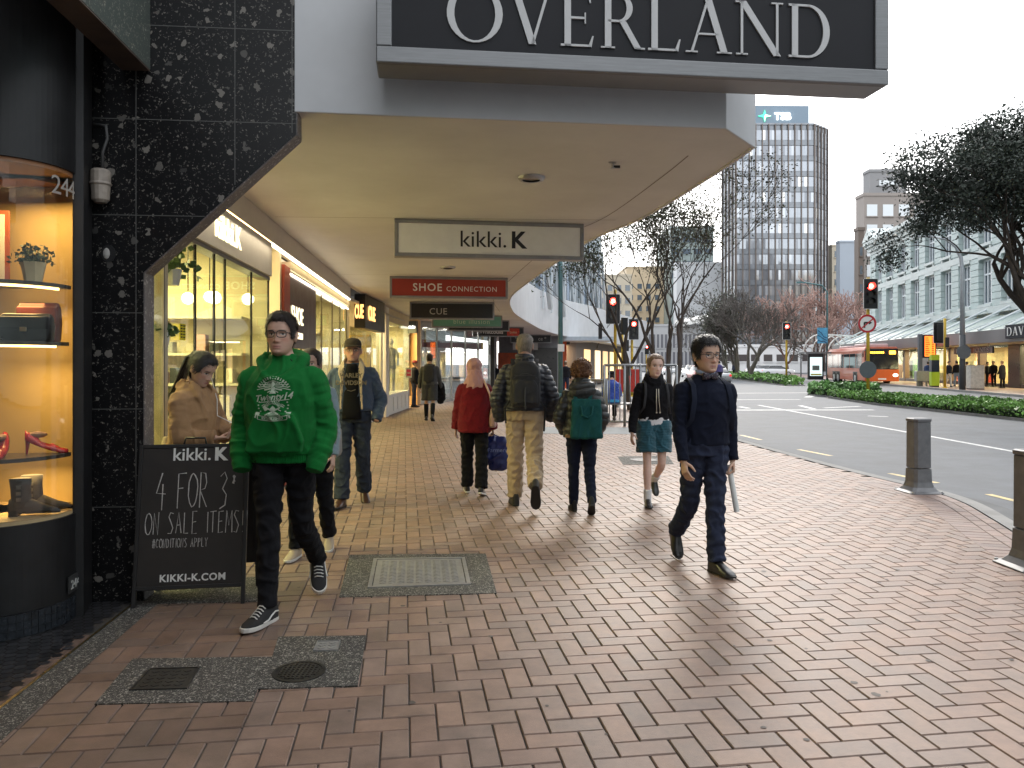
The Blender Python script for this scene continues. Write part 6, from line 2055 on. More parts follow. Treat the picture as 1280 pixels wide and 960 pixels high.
class Fig:
    def __init__(s, label, px, d, rz, H, pose, sex='m', skin=(.50, .30, .21), vox=.006, x=None, jaw=1.0, wide=1.0, headk=1.0, brow=(.04, .025, .018), lip=(.40, .16, .13), stubble=.0, group=None, ground=None):
        X = (px - CX) / FPX * d if x is None else x
        s.root = thing('person', label, 'person', (X, d, 0), R(rz), group)
        s.s = s.k = H / 1.75
        s.pose, s.sex, s.skin, s.vox = pose, sex, skin, vox
        s.jaw, s.wide, s.headk, s.browc, s.lipc, s.stub = jaw, wide, headk, brow, lip, stubble
        k = s.k
        pel = np.array([0, 0, .95 * k])
        s.J = {}
        lows = []
        for sd, sx in (('L', 1), ('R', -1)):
            a, kn, fp, sp, yaw = pose['leg' + sd]
            hip = pel + np.array([sx * .088 * k, .004, -.05 * k])
            knee = hip + s.dv(a, sx * sp) * .425 * k
            ank = knee + s.dv(a - kn, sx * sp * .3) * .40 * k
            fw = np.array([math.sin(R(sx * yaw)) * math.cos(R(fp)), -math.cos(R(yaw)) * math.cos(R(fp)), -math.sin(R(fp))])
            side = np.array([math.cos(R(sx * yaw)), math.sin(R(sx * yaw)), 0])
            up = np.cross(side, fw); up = up * np.sign(up[2] if abs(up[2]) > 1e-6 else 1)
            s.J[sd] = dict(hip=hip, knee=knee, ank=ank, fw=fw, up=up, side=side)
            for t in (-.06, .13, .17):
                lows.append((ank + fw * t * k - up * (.088 if t < .15 else .075) * k)[2])
        dz = -min(lows) if ground is None else ground - 0
        for sd in 'LR':
            for q in ('hip', 'knee', 'ank'):
                s.J[sd][q] = s.J[sd][q] + [0, 0, dz]
        s.pel = pel + [0, 0, dz]
        s.dz = dz
        lean, twist = R(pose.get('lean', 2)), R(pose.get('twist', 0))
        s.RT = Matrix.Rotation(twist, 3, 'Z') @ Matrix.Rotation(lean, 3, 'X')
        s.shx = (.178 if sex == 'm' else .155) * k
        for sd, sx in (('L', 1), ('R', -1)):
            a, ab, e, inw = pose['arm' + sd]
            sh = s.T(sx * s.shx, .008 * k, 1.356 * k, raw=True)
            el = sh + s.dv(a, sx * ab) * .295 * k
            fd = s.dv(a + e, sx * (ab - inw))
            wr = el + fd * .25 * k
            s.J[sd].update(sh=sh, el=el, wr=wr, fd=fd)
        yaw, pit, rol = pose.get('head', (0, 0, 0))
        nt_ = s.T(0, .012 * k, 1.500 * k, raw=True)
        hk = k * 1.03 * headk
        s.MH = Matrix.Translation(Vector(nt_)) @ Matrix.Rotation(R(yaw), 4, 'Z') @ Matrix.Rotation(R(pit), 4, 'X') @ Matrix.Rotation(R(rol), 4, 'Y') @ Matrix.Diagonal((hk, hk, hk, 1)) @ Matrix.Translation((0, -.018, -.012))
    @staticmethod
    def dv(a, sp):
        return np.array([math.sin(R(sp)), -math.sin(R(a)) * math.cos(R(sp)), -math.cos(R(a)) * math.cos(R(sp))])
    def T(s, x, y, z, raw=False):
        """torso point (standing coordinates, pelvis 0.95 k high) into posed local space"""
        if not raw:
            x, y, z = x * s.k, y * s.k, z * s.k
        v = Vector((x, y, z - .95 * s.k))
        w = min(1, max(0, (z - .85 * s.k) / (.15 * s.k)))
        q = v.lerp(s.RT @ v, w)
        return np.array(q) + s.pel
    def torso(s, mb, z0, z1, inf=0, n=36, e=2.3, flare=0, hang=0, top=None, step=.022):
        tb = TORSO[s.sex]
        Z = [t[0] for t in tb]
        rings = []
        for z in np.arange(z0, z1 + 1e-6, (z1 - z0) / max(3, round((z1 - z0) / step))):
            hw, hd, yc = (np.interp(z, Z, [t[i] for t in tb]) for i in (1, 2, 3))
            if z < .92:
                hw, hd = max(hw, .165), max(hd, .105)
            ff = inf * min(1, max(.25, (1.49 - z) / .10)) if z > 1.38 else inf
            fl = flare * max(0, (1.0 - z))
            if hang and z < 1.27:          # loose cloth does not follow the waist in
                fd_ = min(1, (1.27 - z) / .05)
                hw = max(hw, hw + (hang * (.170 if s.sex == 'm' else .152) - hw) * fd_)
                hd = max(hd, hd + (hang * .112 - hd) * fd_)
            rings.append([s.T((hw + ff + fl) * c, (hd + ff * .9 + fl) * q + yc, z) for c, q in (sup(a, e) for a in np.linspace(0, 2 * math.pi, n, endpoint=False))])
        mb.loft(rings)
        return mb
    def limb(s, mb, pts, prof, n=18, m=30, amp=0, ph=0, freq=11, round_=.10):
        """tapered tube along a bent limb; prof holds (fraction, radius)"""
        P_ = [np.array(p, float) for p in pts]
        ls = [np.linalg.norm(P_[i + 1] - P_[i]) for i in range(len(P_) - 1)]
        tot = sum(ls)
        def at(t):
            dd = t * tot
            for i, l in enumerate(ls):
                if dd <= l or i == len(ls) - 1:
                    return P_[i] + (P_[i + 1] - P_[i]) * (dd / l)
                dd -= l
        C = []
        for t in np.linspace(0, 1, m):
            w = round_ * min(t, 1 - t, .5) * 2
            C.append((at(max(0, t - w * .5)) + 2 * at(t) + at(min(1, t + w * .5))) / 4)
        T_, Rr = [q[0] for q in prof], [q[1] for q in prof]
        rings, prev = [], None
        for i, t in enumerate(np.linspace(0, 1, m)):
            tg_ = C[min(i + 1, m - 1)] - C[max(i - 1, 0)]
            tg_ /= np.linalg.norm(tg_) + 1e-9
            u = (np.cross(tg_, [0, 1.0, 0]) if prev is None else prev - tg_ * np.dot(prev, tg_))
            u /= np.linalg.norm(u) + 1e-9
            prev = u
            w = np.cross(tg_, u)
            r = np.interp(t, T_, Rr) * s.k
            ring = []
            for a in np.linspace(0, 2 * math.pi, n, endpoint=False):
                kk = 1 + amp * math.sin(freq * 2 * math.pi * t + 1.3 * math.sin(a + ph) + ph) * (.4 + .6 * math.sin(a * 1 + ph * 2 + t * 5) ** 2)
                ring.append(C[i] + r * kk * (math.cos(a) * u + math.sin(a) * w))
            rings.append(ring)
        return mb.loft(rings)
    def hand(s, mb, sd, curl=.35, nrm=None, spread=1.0):
        sx = 1 if sd == 'L' else -1
        j = s.J[sd]
        d = j['fd'] / np.linalg.norm(j['fd'])
        n_ = np.array(nrm if nrm is not None else (-sx * 1.0, .25, 0), float)
        n_ -= d * np.dot(n_, d); n_ /= np.linalg.norm(n_)
        t = np.cross(d, n_) * (1 if sd == 'L' else -1)
        fwd = np.array([0, -1.0, 0])
        if nrm is None and np.dot(t, fwd) < 0:
            t = -t
        k = s.k * (.96 if s.sex == 'm' else .86)
        w = j['wr']
        def P3(a, b_, c):
            return w + (d * a + t * b_ + n_ * c) * k
        s.J[sd]['grip'] = P3(.085, 0, .025)
        rings = []
        for a, hw, ht in ((-.03, .028, .021), (.0, .027, .019), (.03, .034, .016), (.065, .041, .014), (.088, .040, .0125), (.096, .034, .008)):
            rings.append([P3(a, hw * math.cos(q), ht * math.sin(q)) for q in np.linspace(0, 2 * math.pi, 14, endpoint=False)])
        mb.loft(rings)
        for off, L, r in ((.030, .070, .0082), (.0105, .079, .0086), (-.0095, .073, .0083), (-.029, .057, .0073)):
            p = P3(.078, off, 0)
            pts, rad, ang = [p], [r * 1.1 * k], .12 * curl
            for q, fr in enumerate((.48, .3, .22)):
                ang += curl * (.75, .85, .55)[q]
                dd = d * math.cos(ang) + n_ * math.sin(ang) + t * off * 2.2 * spread
                pts.append(pts[-1] + dd / np.linalg.norm(dd) * (L * fr + (.018 if q == 0 else 0)) * k)
                rad.append(r * k * (1, .93, .7)[q])
            mb.tube(pts, rad, 8)
        p = P3(.018, .024, .004)
        d1 = d * .62 + t * .62 + n_ * .38 * (1 + curl * .5); d1 /= np.linalg.norm(d1)
        d2 = d * .86 + t * .22 + n_ * .45; d2 /= np.linalg.norm(d2)
        mb.tube([p, p + d1 * .045 * k, p + (d1 * .045 + d2 * .030) * k, p + (d1 * .045 + d2 * .054) * k], [.0135 * k, .0112 * k, .0098 * k, .0065 * k], 8)
    def body(s, hands=None, legs=True):
        mb = MB()
        M = s.MH
        i0 = len(mb.v)
        mb.loft(head_rings(wide=s.wide, jaw=s.jaw))
        for sx in (-1, 1):
            mb.ball((sx * .0775 * s.wide, .014, .108), (.012, .021, .032), 12, 8)
            mb.ball((sx * .083 * s.wide, .018, .122), (.007, .019, .022), 10, 6)
        nk = .056 if s.sex == 'm' else .045
        mb.tube([(0, .012, .065), (0, .018, .02), (0, .026, -.05), (0, .03, -.09)], [nk * .92, nk * .95, nk, nk * 1.15], 20)
        mb.xf(M, i0)
        s.torso(mb, .96, 1.505, -.008)
        mb.tube([s.T(0, .018, 1.44), s.T(0, .014, 1.53)], [.07 * s.k, nk * s.k], 16)
        f = 1 if s.sex == 'm' else .86
        for sd, sx in (('L', 1), ('R', -1)):
            j = s.J[sd]
            sh_in = s.T(sx * (s.shx - .05 * s.k), .01 * s.k, 1.355 * s.k, raw=True)
            s.limb(mb, [sh_in, j['sh'], j['el'], j['wr']], [(0, .045), (.1, .052 * f), (.3, .048 * f), (.52, .041 * f), (.62, .044 * f), (.9, .030 * f), (1, .027 * f)], 14, 24)
            if hands and sd in hands:
                s.hand(mb, sd, *hands[sd])
            elif hands is None or sd in (hands or {}):
                s.hand(mb, sd)
            if legs:
                s.limb(mb, [j['hip'] + [0, 0, .05], j['knee'], j['ank'] - j['up'] * .02 * s.k], [(0, .07), (.2, .066 * (.5 + .5 * f)), (.47, .048), (.53, .046), (.66, .050), (.85, .036), (1, .033)], 14, 24)
                mb.loft([[j['ank'] + (j['fw'] * a + j['side'] * hw * math.cos(q) + j['up'] * (zc + hh * math.sin(q))) * s.k for q in np.linspace(0, 2 * math.pi, 12, endpoint=False)] for a, hw, zc, hh in ((-.055, .022, -.045, .03), (0, .032, -.03, .045), (.07, .038, -.05, .03), (.13, .036, -.06, .018), (.17, .02, -.064, .01))])
        me = solid(mb, s.vox, 1)
        v = getv(me)
        Mi = np.array(M.inverted())
        q = v @ Mi[:3, :3].T + Mi[:3, 3]
        col = np.ones((len(v), 4)); col[:, :3] = s.skin
        x, y, z = q[:, 0], q[:, 1], q[:, 2] / .235
        ax = np.abs(x)
        hd = (z > -.05) & (z < 1.05) & (np.abs(y) < .14) & (ax < .11)
        front = hd & (y < -.035)
        def blend(mask, c, a=1.0):
            a = np.broadcast_to(np.asarray(a, float), mask.shape) * mask
            col[:, :3] = col[:, :3] * (1 - a[:, None]) + np.array(c)[None] * a[:, None]
        sk = np.array(s.skin)
        blend(front, sk * [1.12, .80, .76], .55 * np.exp(-((ax - .043) / .02) ** 2 - ((z - .38) / .07) ** 2))
        blend(front, sk * [1.1, .78, .74], .5 * np.exp(-(x / .014) ** 2 - ((z - .34) / .05) ** 2))
        blend(front, sk * .62, .5 * np.exp(-((ax - .032) / .018) ** 2 - ((z - .50) / .035) ** 2))
        if s.stub:
            blend(hd & (y < .03), sk * [.55, .52, .52], s.stub * np.clip((.30 - z) / .06, 0, 1) * (z > -.02))
        blend(front, s.lipc, .85 * np.exp(-((x / .023) ** 4) - (np.abs(z - .198) / .042) ** 4))
        blend(front, np.array(s.lipc) * .4, .9 * np.exp(-((x / .021) ** 4) - ((z - .199) / .009) ** 2))
        blend(front, s.browc, .85 * np.exp(-(((ax - .033) / .0185) ** 4) - ((z - .592 + (ax - .02) * .25) / .022) ** 4))
        ex, ez = (ax - .032) / .0142, (z - .502) / .0245
        blend(front, (.03, .02, .016), .9 * np.exp(-(((ax - .032) / .0165) ** 4) - ((z - .524) / .016) ** 2))
        blend(front & (ex ** 2 + ez ** 2 < 1), (.50, .47, .44))
        blend(front & (((ax - .032) / .0062) ** 2 + ((z - .505) / .026) ** 2 < 1), (.025, .018, .014))
        blend(front, sk * .35, .8 * np.exp(-((ax - .008) / .0045) ** 2 - ((z - .302) / .012) ** 2))
        at = me.color_attributes.new('Col', 'FLOAT_COLOR', 'POINT')
        at.data.foreach_set('color', np.clip(col, 0, 1).astype(np.float32).ravel())
        me.materials.append(skinm)
        return link('body', me, s.root)
    def garment(s, name, mb, m, vox=.008, amp=.006, freq=9, seed=0, it=2, pf=None, parent=None, zsc=.8):
        me = solid(mb, max(vox, s.vox * 1.3), it)
        if pf:
            puff(me, *pf)
        folds(me, amp * s.k, freq, seed, zsc)
        me.materials.append(m)
        return link(name, me, parent or s.root)
    def trousers(s, m, top=1.02, inf=.014, prof=None, amp=.006, wr=.03, seed=1, cut=1.0, name='trousers', flare=0):
        mb = MB()
        s.torso(mb, .87, top, inf, hang=0)
        prof = prof or [(0, .098), (.25, .088), (.5, .068), (.7, .064), (1, .060)]
        for sd, sx in (('L', 1), ('R', -1)):
            j = s.J[sd]
            end = j['knee'] + (j['ank'] - j['knee']) * 1.0 - np.array([0, 0, 0])
            pts = [j['hip'] + [0, 0, .07 * s.k], j['knee'], end]
            if cut < 1:
                L1 = .425 + .07
                if cut < .58:
                    pts = [pts[0], pts[0] + (j['knee'] - pts[0]) * (cut / .56)]
            s.limb(mb, pts, prof, 24, 56, wr * 1.6, seed + sx, 12)
        return s.garment(name, mb, m, .007, amp * 1.35, 10, seed, 1)
    def top(s, m, z0=.92, z1=1.49, inf=.03, sleeve=None, hang=.0, amp=.007, wr=.035, seed=2, cuff=.97, extra=None, name='jacket', flare=0, e=2.3, pf=None, freq=8, it=2, arms='LR', vox=.008):
        mb = MB()
        s.torso(mb, z0, z1, inf, e=e, hang=hang, flare=flare)
        sleeve = sleeve or [(0, .06), (.12, .070), (.35, .064), (.55, .056), (.8, .052), (1, .045)]
        for sd, sx in (('L', 1), ('R', -1)):
            if sd not in arms:
                continue
            j = s.J[sd]
            sh_in = s.T(sx * (s.shx - .07 * s.k), .01 * s.k, 1.352 * s.k, raw=True)
            end = j['el'] + (j['wr'] - j['el']) * cuff
            s.limb(mb, [sh_in, j['sh'], j['el'], end], sleeve, 20, 44, wr, seed + sx * 2, 14)
        if extra:
            extra(mb)
        return s.garment(name, mb, m, vox, amp, freq, seed, it, pf)
    def shoes(s, m, solem, style='shoe', lace=None):
        out = []
        for sd, sx in (('L', 1), ('R', -1)):
            j = s.J[sd]
            k = s.k * (1.0 if s.sex == 'm' else .9)
            def Q(a, b_, c):
                return j['ank'] + (j['fw'] * a + j['side'] * b_ + j['up'] * c) * k
            secs = [(-.078, .018, -.02), (-.068, .032, .016), (-.03, .039, .034), (.02, .042, .026), (.07, .045, -.004), (.12, .048, -.030), (.165, .044, -.046), (.195, .028, -.060), (.208, .010, -.068)]
            if style == 'boot':
                secs = [(a, b_ * 1.05, c + (.035 if a < .03 else .004)) for a, b_, c in secs]
            rings = []
            for a, hw, tz in secs:
                ring = []
                for q in np.linspace(0, 2 * math.pi, 20, endpoint=False):
                    c, w_ = math.cos(q), math.sin(q)
                    zb = -.07
                    ring.append(Q(a, hw * math.copysign(abs(c) ** .8, c), zb + (tz - zb) * (max(0, w_) ** .8) - .006 * max(0, -w_)))
                rings.append(ring)
            me = solid(MB().loft(rings), .006, 1)
            me.materials.append(m)
            so = link('shoe', me, s.root)
            outl = [(-.084, .012), (-.074, .030), (-.03, .039), (.02, .041), (.07, .046), (.12, .051), (.17, .046), (.20, .030), (.214, .008)]
            pl = [(a, b_) for a, b_ in outl] + [(a, -b_) for a, b_ in outl[::-1]]
            n_ = len(pl)
            sm = MB()
            sm.loft([[Q(a, b_, z) for a, b_ in pl] for z in (-.09, -.066)])
            if style == 'dress':
                sm = MB(); sm.loft([[Q(a, b_ * .97, z) for a, b_ in pl] for z in (-.082, -.068)])
                sm.loft([[Q(a, b_, z) for a, b_ in ((-.08, .03), (-.08, -.03), (-.02, -.036), (-.02, .036))] for z in (-.09, -.0825)])
            sm.build('sole', solem, so, bevel=.004)
            if lace:
                lm = MB()
                for q in range(6):
                    a = .03 + q * .018
                    h_ = np.interp(a, [q_[0] for q_ in secs], [q_[2] for q_ in secs]) + .004
                    lm.tube([Q(a, -.026, h_ - .012), Q(a + .004, -.012, h_ + .001), Q(a + .008, .012, h_ + .001), Q(a + .004, .026, h_ - .012)], .0035 * k, 5)
                lm.build('laces', lace, so)
                st_ = MB()
                for sy in (-1, 1):
                    st_.tube([Q(a, sy * (b_ + .003), z) for a, b_, z in ((-.06, .030, -.035), (-.02, .0375, -.028), (.02, .041, -.042), (.05, .044, -.058), (.10, .049, -.062))], .0045 * k, 5)
                st_.build('side_stripe', lace, so)
            out.append(so)
        return out
    def hair(s, m, top=.02, side=.008, hairline=.80, temple=.52, nape=.14, name='hair', ragged=.004, seed=0, extra=None, blades=900, blen=.022, quiff=0, cover=None, sideburn=.46):
        L = .235
        mb = MB()
        rings = head_rings(46, 72, False, s.wide, s.jaw)
        nz_ = len(rings)
        surf = []
        for i, ring in enumerate(rings):
            z = i / (nz_ - 1)
            nr = []
            for jn, (x, y, zz) in enumerate(ring):
                a = jn / len(ring) * 2 * math.pi
                fa = abs(math.pi - abs(a - math.pi))          # 0 at the face, pi at the nape
                line = np.interp(fa, [0, .55, .95, 1.15, 1.45, 1.7, 1.95, math.pi], [hairline, hairline + .01, temple + .10, sideburn, sideburn, .56, nape + .06, nape])
                line += .018 * noise.noise((a * 5, z * 3, seed))
                mk = min(1, max(0, (z - line) / .035 + .5))
                mk = mk * mk * (3 - 2 * mk)
                th = side + (top - side) * min(1, max(0, (z - .72) / .2)) + quiff * math.exp(-(fa / .9) ** 2) * min(1, max(0, (z - .8) / .1))
                th += ragged * noise.noise((x * 60 + seed, y * 60, zz * 25))
                cv = np.array([0, -.002, .52 * L])
                p = np.array([x, y, zz])
                dr = (p - cv) / (np.linalg.norm(p - cv) + 1e-6)
                p2 = p + dr * (th * mk - .010 * (1 - mk))
                nr.append(tuple(p2))
                if mk > .6 and z < .995:
                    surf.append((p2, dr, a, z))
            mb.v += []
            rings[i] = nr
        mb.loft(rings)
        rr = np.random.default_rng(seed + 3)
        for q in range(blades if s.vox < .008 else 0):
            p, dr, a, z = surf[rr.integers(len(surf))]
            t_ = np.array([0, .5, -.5]) if z > .8 else np.array([0, .25, -1.0])
            t_ = t_ + rr.normal(0, .45, 3) + dr * .25
            t_ -= dr * np.dot(t_, dr) * .8
            t_ /= np.linalg.norm(t_)
            sd_ = np.cross(t_, dr) * .0016
            b0 = p - dr * .003
            b1 = b0 + t_ * blen * .6 + dr * .006
            b2 = b0 + t_ * blen * rr.uniform(.8, 1.3) + dr * .005
            mb.add([b0 - sd_, b0 + sd_, b1 + sd_ * .8, b1 - sd_ * .8, b2], [(0, 1, 2, 3), (3, 2, 4)])
        if extra:
            extra(mb, rr)
        mb.xf(s.MH)
        o = mb.build(name, m, s.root, smooth=True)
        return o
    def glasses(s, m, w=.024, h=.0185, r=.0022):
        mb = MB()
        z0, y0 = .118, -.101
        for sx in (-1, 1):
            c = sx * .0325
            pts = [(c + w * sup(a, 3.4)[0], y0 + .10 * abs(sx * w * math.cos(a) + 0) * 0 + (abs(c + w * math.cos(a)) - .03) * .16, z0 + h * sup(a, 3.4)[1]) for a in np.linspace(0, 2 * math.pi, 22)]
            mb.tube(pts, r, 6)
            mb.tube([(sx * .057, y0 + .006, z0 + .008), (sx * .073 * s.wide, y0 + .03, z0 + .006), (sx * .081 * s.wide, .01, z0 + .002), (sx * .08 * s.wide, .03, z0 - .015)], r, 6)
        mb.tube([(-.0095, y0 - .001, z0 + .004), (0, y0 - .006, z0 + .006), (.0095, y0 - .001, z0 + .004)], r, 6)
        mb.xf(s.MH)
        o = mb.build('glasses', m, s.root, smooth=True)
        ln = MB()
        for sx in (-1, 1):
            c = sx * .0325
            ln.add([(c + w * .95 * sup(a, 3.4)[0], y0 + (abs(c + w * math.cos(a)) - .03) * .16 + .001, z0 + h * .95 * sup(a, 3.4)[1]) for a in np.linspace(0, 2 * math.pi, 20, endpoint=False)], [tuple(range(20))])
        ln.xf(s.MH)
        ln.build('lenses', glassmat('spectacle_glass', (.97, .97, .97), 0, .03), o)
        return o
    def held(s, name, label, cat):
        """a carried thing: its own top-level object sharing the bearer's place"""
        t = thing(name, label, cat, s.root.location, s.root.rotation_euler[2])
        return t
    def project(s, mb, target, off=.0025, axis=-1):
        """drop flat print (x,z) onto the front of a garment"""
        bv = BVHTree.FromPolygons([v.co for v in target.data.vertices], [tuple(p.vertices) for p in target.data.polygons])
        out = []
        for x, y, z in mb.v:
            h = bv.ray_cast(Vector((x, axis * 1.0, z)), Vector((0, -axis, 0)))
            out.append((x, (h[0].y if h[0] else y) + axis * off + (y if abs(y) < .02 else 0), z))
        mb.v = out
        return mb
    def backpack(s, label, m, z0, z1, hw, dp, back, strapm=None, name='backpack', detail=True, e=3.2):
        t = s.held(name, label, 'backpack')
        mb = MB()
        for i_, (k0, k1) in enumerate(((1.0, 1.0),)):
            rings = []
            for q in np.linspace(0, 1, 16):
                z = z0 + (z1 - z0) * q
                sh = (1 - max(0, (q - .72) / .28) ** 2.2 * .45) * (1 - max(0, (.1 - q) / .1) * .12)
                rings.append([s.T(hw * sh * c, back + dp * .5 + dp * .5 * sh * w_, z) for c, w_ in (sup(a, e) for a in np.linspace(0, 2 * math.pi, 28, endpoint=False))])
            mb.loft(rings)
        me = solid(mb, .008, 3)
        folds(me, .004, 8, 5)
        me.materials.append(m)
        link('pack_body', me, t)
        if detail:
            pk = MB()
            rings = []
            for q in np.linspace(0, 1, 10):
                z = z0 + .03 + (z1 - z0) * .52 * q
                sh = 1 - max(0, (q - .7) / .3) ** 2 * .3
                rings.append([s.T(hw * .82 * sh * c, back + dp * .93 + .03 * w_ * sh, z) for c, w_ in (sup(a, 3) for a in np.linspace(0, 2 * math.pi, 24, endpoint=False))])
            pk.loft(rings)
            me = solid(pk, .007, 3); folds(me, .003, 9, 8); me.materials.append(m)
            link('front_pocket', me, t)
            zp = MB().tube([s.T(hw * .78 * math.sin(a), back + dp * .98 + .012 - .02 * abs(math.sin(a)), z0 + (z1 - z0) * (.62 + .10 * math.cos(a) ** 2)) for a in np.linspace(-1.5, 1.5, 14)], .004, 5)
            zp.build('zip', strapm or m, t)
            MB().tube([s.T(0, back + dp + .02, z0 + .42 * (z1 - z0)), s.T(.005, back + dp + .03, z0 + .2 * (z1 - z0)), s.T(.0, back + dp + .02, z0 - .02)], .008, 6).build('pull_cord', strapm or m, t)
        MB().tube([s.T(-.04, back + .03, z1 - .01), s.T(-.03, back + .025, z1 + .035), s.T(.03, back + .025, z1 + .035), s.T(.04, back + .03, z1 - .01)], .009, 7).build('handle', strapm or m, t)
        return t
    def straps(s, t, m, inf, x=.105, w=.026, z1=1.40, front=True):
        for sx in (-1, 1):
            pts = [(sx * (x - .02), .125 + inf, z1 - .06), (sx * x, .085 + inf, z1 + .005), (sx * (x + .006), .02, 1.425 + inf), (sx * (x + .012), -.06 - inf, 1.385 + inf * .6), (sx * (x + .02), -.108 - inf, 1.30), (sx * (x + .035), -.10 - inf, 1.15), (sx * (x + .07), -.04, 1.06)]
            if not front:
                pts = pts[:4]
            pts = [tuple(s.T(*p)) for p in pts]
            mb = MB()
            rings = []
            for i in range(len(pts)):
                c = np.array(pts[i])
                rings.append([c + np.array(o_) * s.k for o_ in ((-w, 0, -.006), (w, 0, -.006), (w, -.004, .006), (-w, -.004, .006))])
            mb.loft(rings)
            mb.build('shoulder_strap', m, t, bevel=.004, smooth=True)
# ---- palette
denim = cloth('denim_blue', (.045, .075, .13), .85, .22, 22, .5, 500, .2)
denimd = cloth('denim_dark', (.026, .033, .060), .85, .15, 20, .5, 500, .2)
blackc = cloth('black_cotton', (.010, .010, .012), .9, .1, 30)
navyk = cloth('navy_knit', (.010, .013, .026), .95, .15, 9, .6, 380, .3)
greenc = cloth('green_fleece', (.004, .135, .024), .9, .12, 6, .4, 380, .03)
redk = cloth('red_knit', (.16, .006, .012), .95, .25, 30, .9, 170, .06)
beige_c = cloth('beige_chino', (.40, .30, .19), .85, .1, 7)
camel = cloth('camel_wool', (.34, .20, .10), .95, .15, 9, .5, 300, .08)
puffn = mat('puffer_navy', (.012, .015, .024), .42, 0, .2, 8, .25, 60, .5, sheen=.1)
puffb = mat('puffer_black', (.013, .015, .015), .42, 0, .2, 8, .25, 60, .5, sheen=.1)
leather_s = mat('shoe_leather', (.012, .011, .011), .28, var=.2, spec=.5)
brownl = mat('shoe_brown', (.06, .028, .018), .32, var=.2)
suede = mat('shoe_suede', (.012, .012, .013), .85, var=.2)
solew = mat('sole_white', (.6, .58, .54), .6, var=.08)
soleb = mat('sole_black', (.016, .015, .015), .7, var=.2)
h_dark = hairm('hair_dark_brown', (.020, .013, .010))
h_blk = hairm('hair_black', (.012, .010, .010), .35)
h_brn = hairm('hair_auburn', (.16, .075, .036), .5)
h_lbr = hairm('hair_light_brown', (.17, .10, .055), .45)
h_grey = hairm('hair_grey', (.26, .23, .20), .5)
h_wht = hairm('hair_white', (.55, .53, .5), .5)
specf = mat('spectacle_frame', (.012, .011, .011), .3, var=0)
packm = mat('pack_black', (.022, .023, .026), .75, 0, .2, 10, .5, 300, .4)
packg = mat('pack_grey', (.05, .052, .056), .75, 0, .2, 10, .5, 300, .4)
PK = dict(armL=(-6, 17, 42, 34), armR=(-6, 17, 42, 34))       # hands in pockets

# ---- 1 young man in the green hoodie
g = Fig('young man in green printed hoodie, black jeans and skate shoes striding past the chalkboard', 354, 4.72, -3, 1.865,
        dict(legR=(15, 6, -3, -6, 14), legL=(-13, 36, 34, -1, 22), armL=(-9, 13, 34, 22), armR=(-9, 14, 34, 22), lean=3, head=(2, -2, 0)), 'm', (.53, .335, .25), .0042, stubble=.15, jaw=1.02, headk=.97)
g.body({})
def hood(mb, f=g):
    pts, rad = [], []
    for a in np.linspace(0, 2 * math.pi, 25):
        c, s_ = math.cos(a), math.sin(a)             # c=1 front
        bk = (1 - c) / 2
        pts.append(f.T((.100 + .03 * bk) * s_, .012 - .142 * c * (1 if c > 0 else .72), 1.435 + .045 * bk - .075 * max(0, c)))
        rad.append((.017 + .028 * bk) * f.k)
    mb.tube(pts, rad, 12, cap=False)
    mb.loft([[f.T(w_ * c, .10 + .03 * k_ + d_ * s_, z) for c, s_ in ((math.cos(a), math.sin(a)) for a in np.linspace(0, 2 * math.pi, 16, endpoint=False))] for z, w_, d_, k_ in ((1.30, .06, .02, .8), (1.36, .11, .035, 1), (1.44, .125, .045, .8), (1.50, .11, .03, .4))])
    # kangaroo pocket and ribbed hem
    mb.loft([[f.T(x * k_, -.158 - .006 * (1 - abs(x) / .16), z) for x, z in ((-.16, 1.02), (-.11, 1.17), (.11, 1.17), (.16, 1.02), (.155, .955), (-.155, .955))] for k_ in (1,)] + [[f.T(x, -.12, z) for x, z in ((-.16, 1.02), (-.11, 1.17), (.11, 1.17), (.16, 1.02), (.155, .955), (-.155, .955))]])
def hood_bottom(mb, f=g):
    hood(mb, f)
hd_ = g.top(greenc, .93, 1.495, .030, [(0, .06), (.12, .074), (.35, .072), (.55, .069), (.78, .066), (.93, .058), (1, .050)], hang=1.04, amp=.0085, wr=.05, seed=4, cuff=1.06, extra=hood, name='hoodie', freq=6, vox=.0065)
hm_ = MB(); g.torso(hm_, .885, .945, .022, hang=1.02)
me = solid(hm_, .006, 1); v_ = getv(me); n_ = normals(me)
setv(me, v_ + n_ * (.0022 * np.sign(np.sin(np.arctan2(v_[:, 1], v_[:, 0]) * 90)))[:, None]); me.materials.append(greenc)
link('hem', me, g.root)
g.trousers(blackc, 1.0, .008, [(0, .094), (.25, .082), (.5, .063), (.7, .060), (.93, .053), (1, .056)], .006, .04, 3)
g.shoes(suede, solew, 'shoe', mat('lace_white', (.62, .61, .58), .8, var=0))
nk_ = MB(); g.torso(nk_, 1.30, 1.492, .012)
g.garment('undershirt', nk_, blackc, .007, .001)
g.hair(h_dark, .017, .003, .81, .58, .2, quiff=.012, blades=5000, blen=.024, seed=1)
g.glasses(specf, .0255, .0185, .0026)
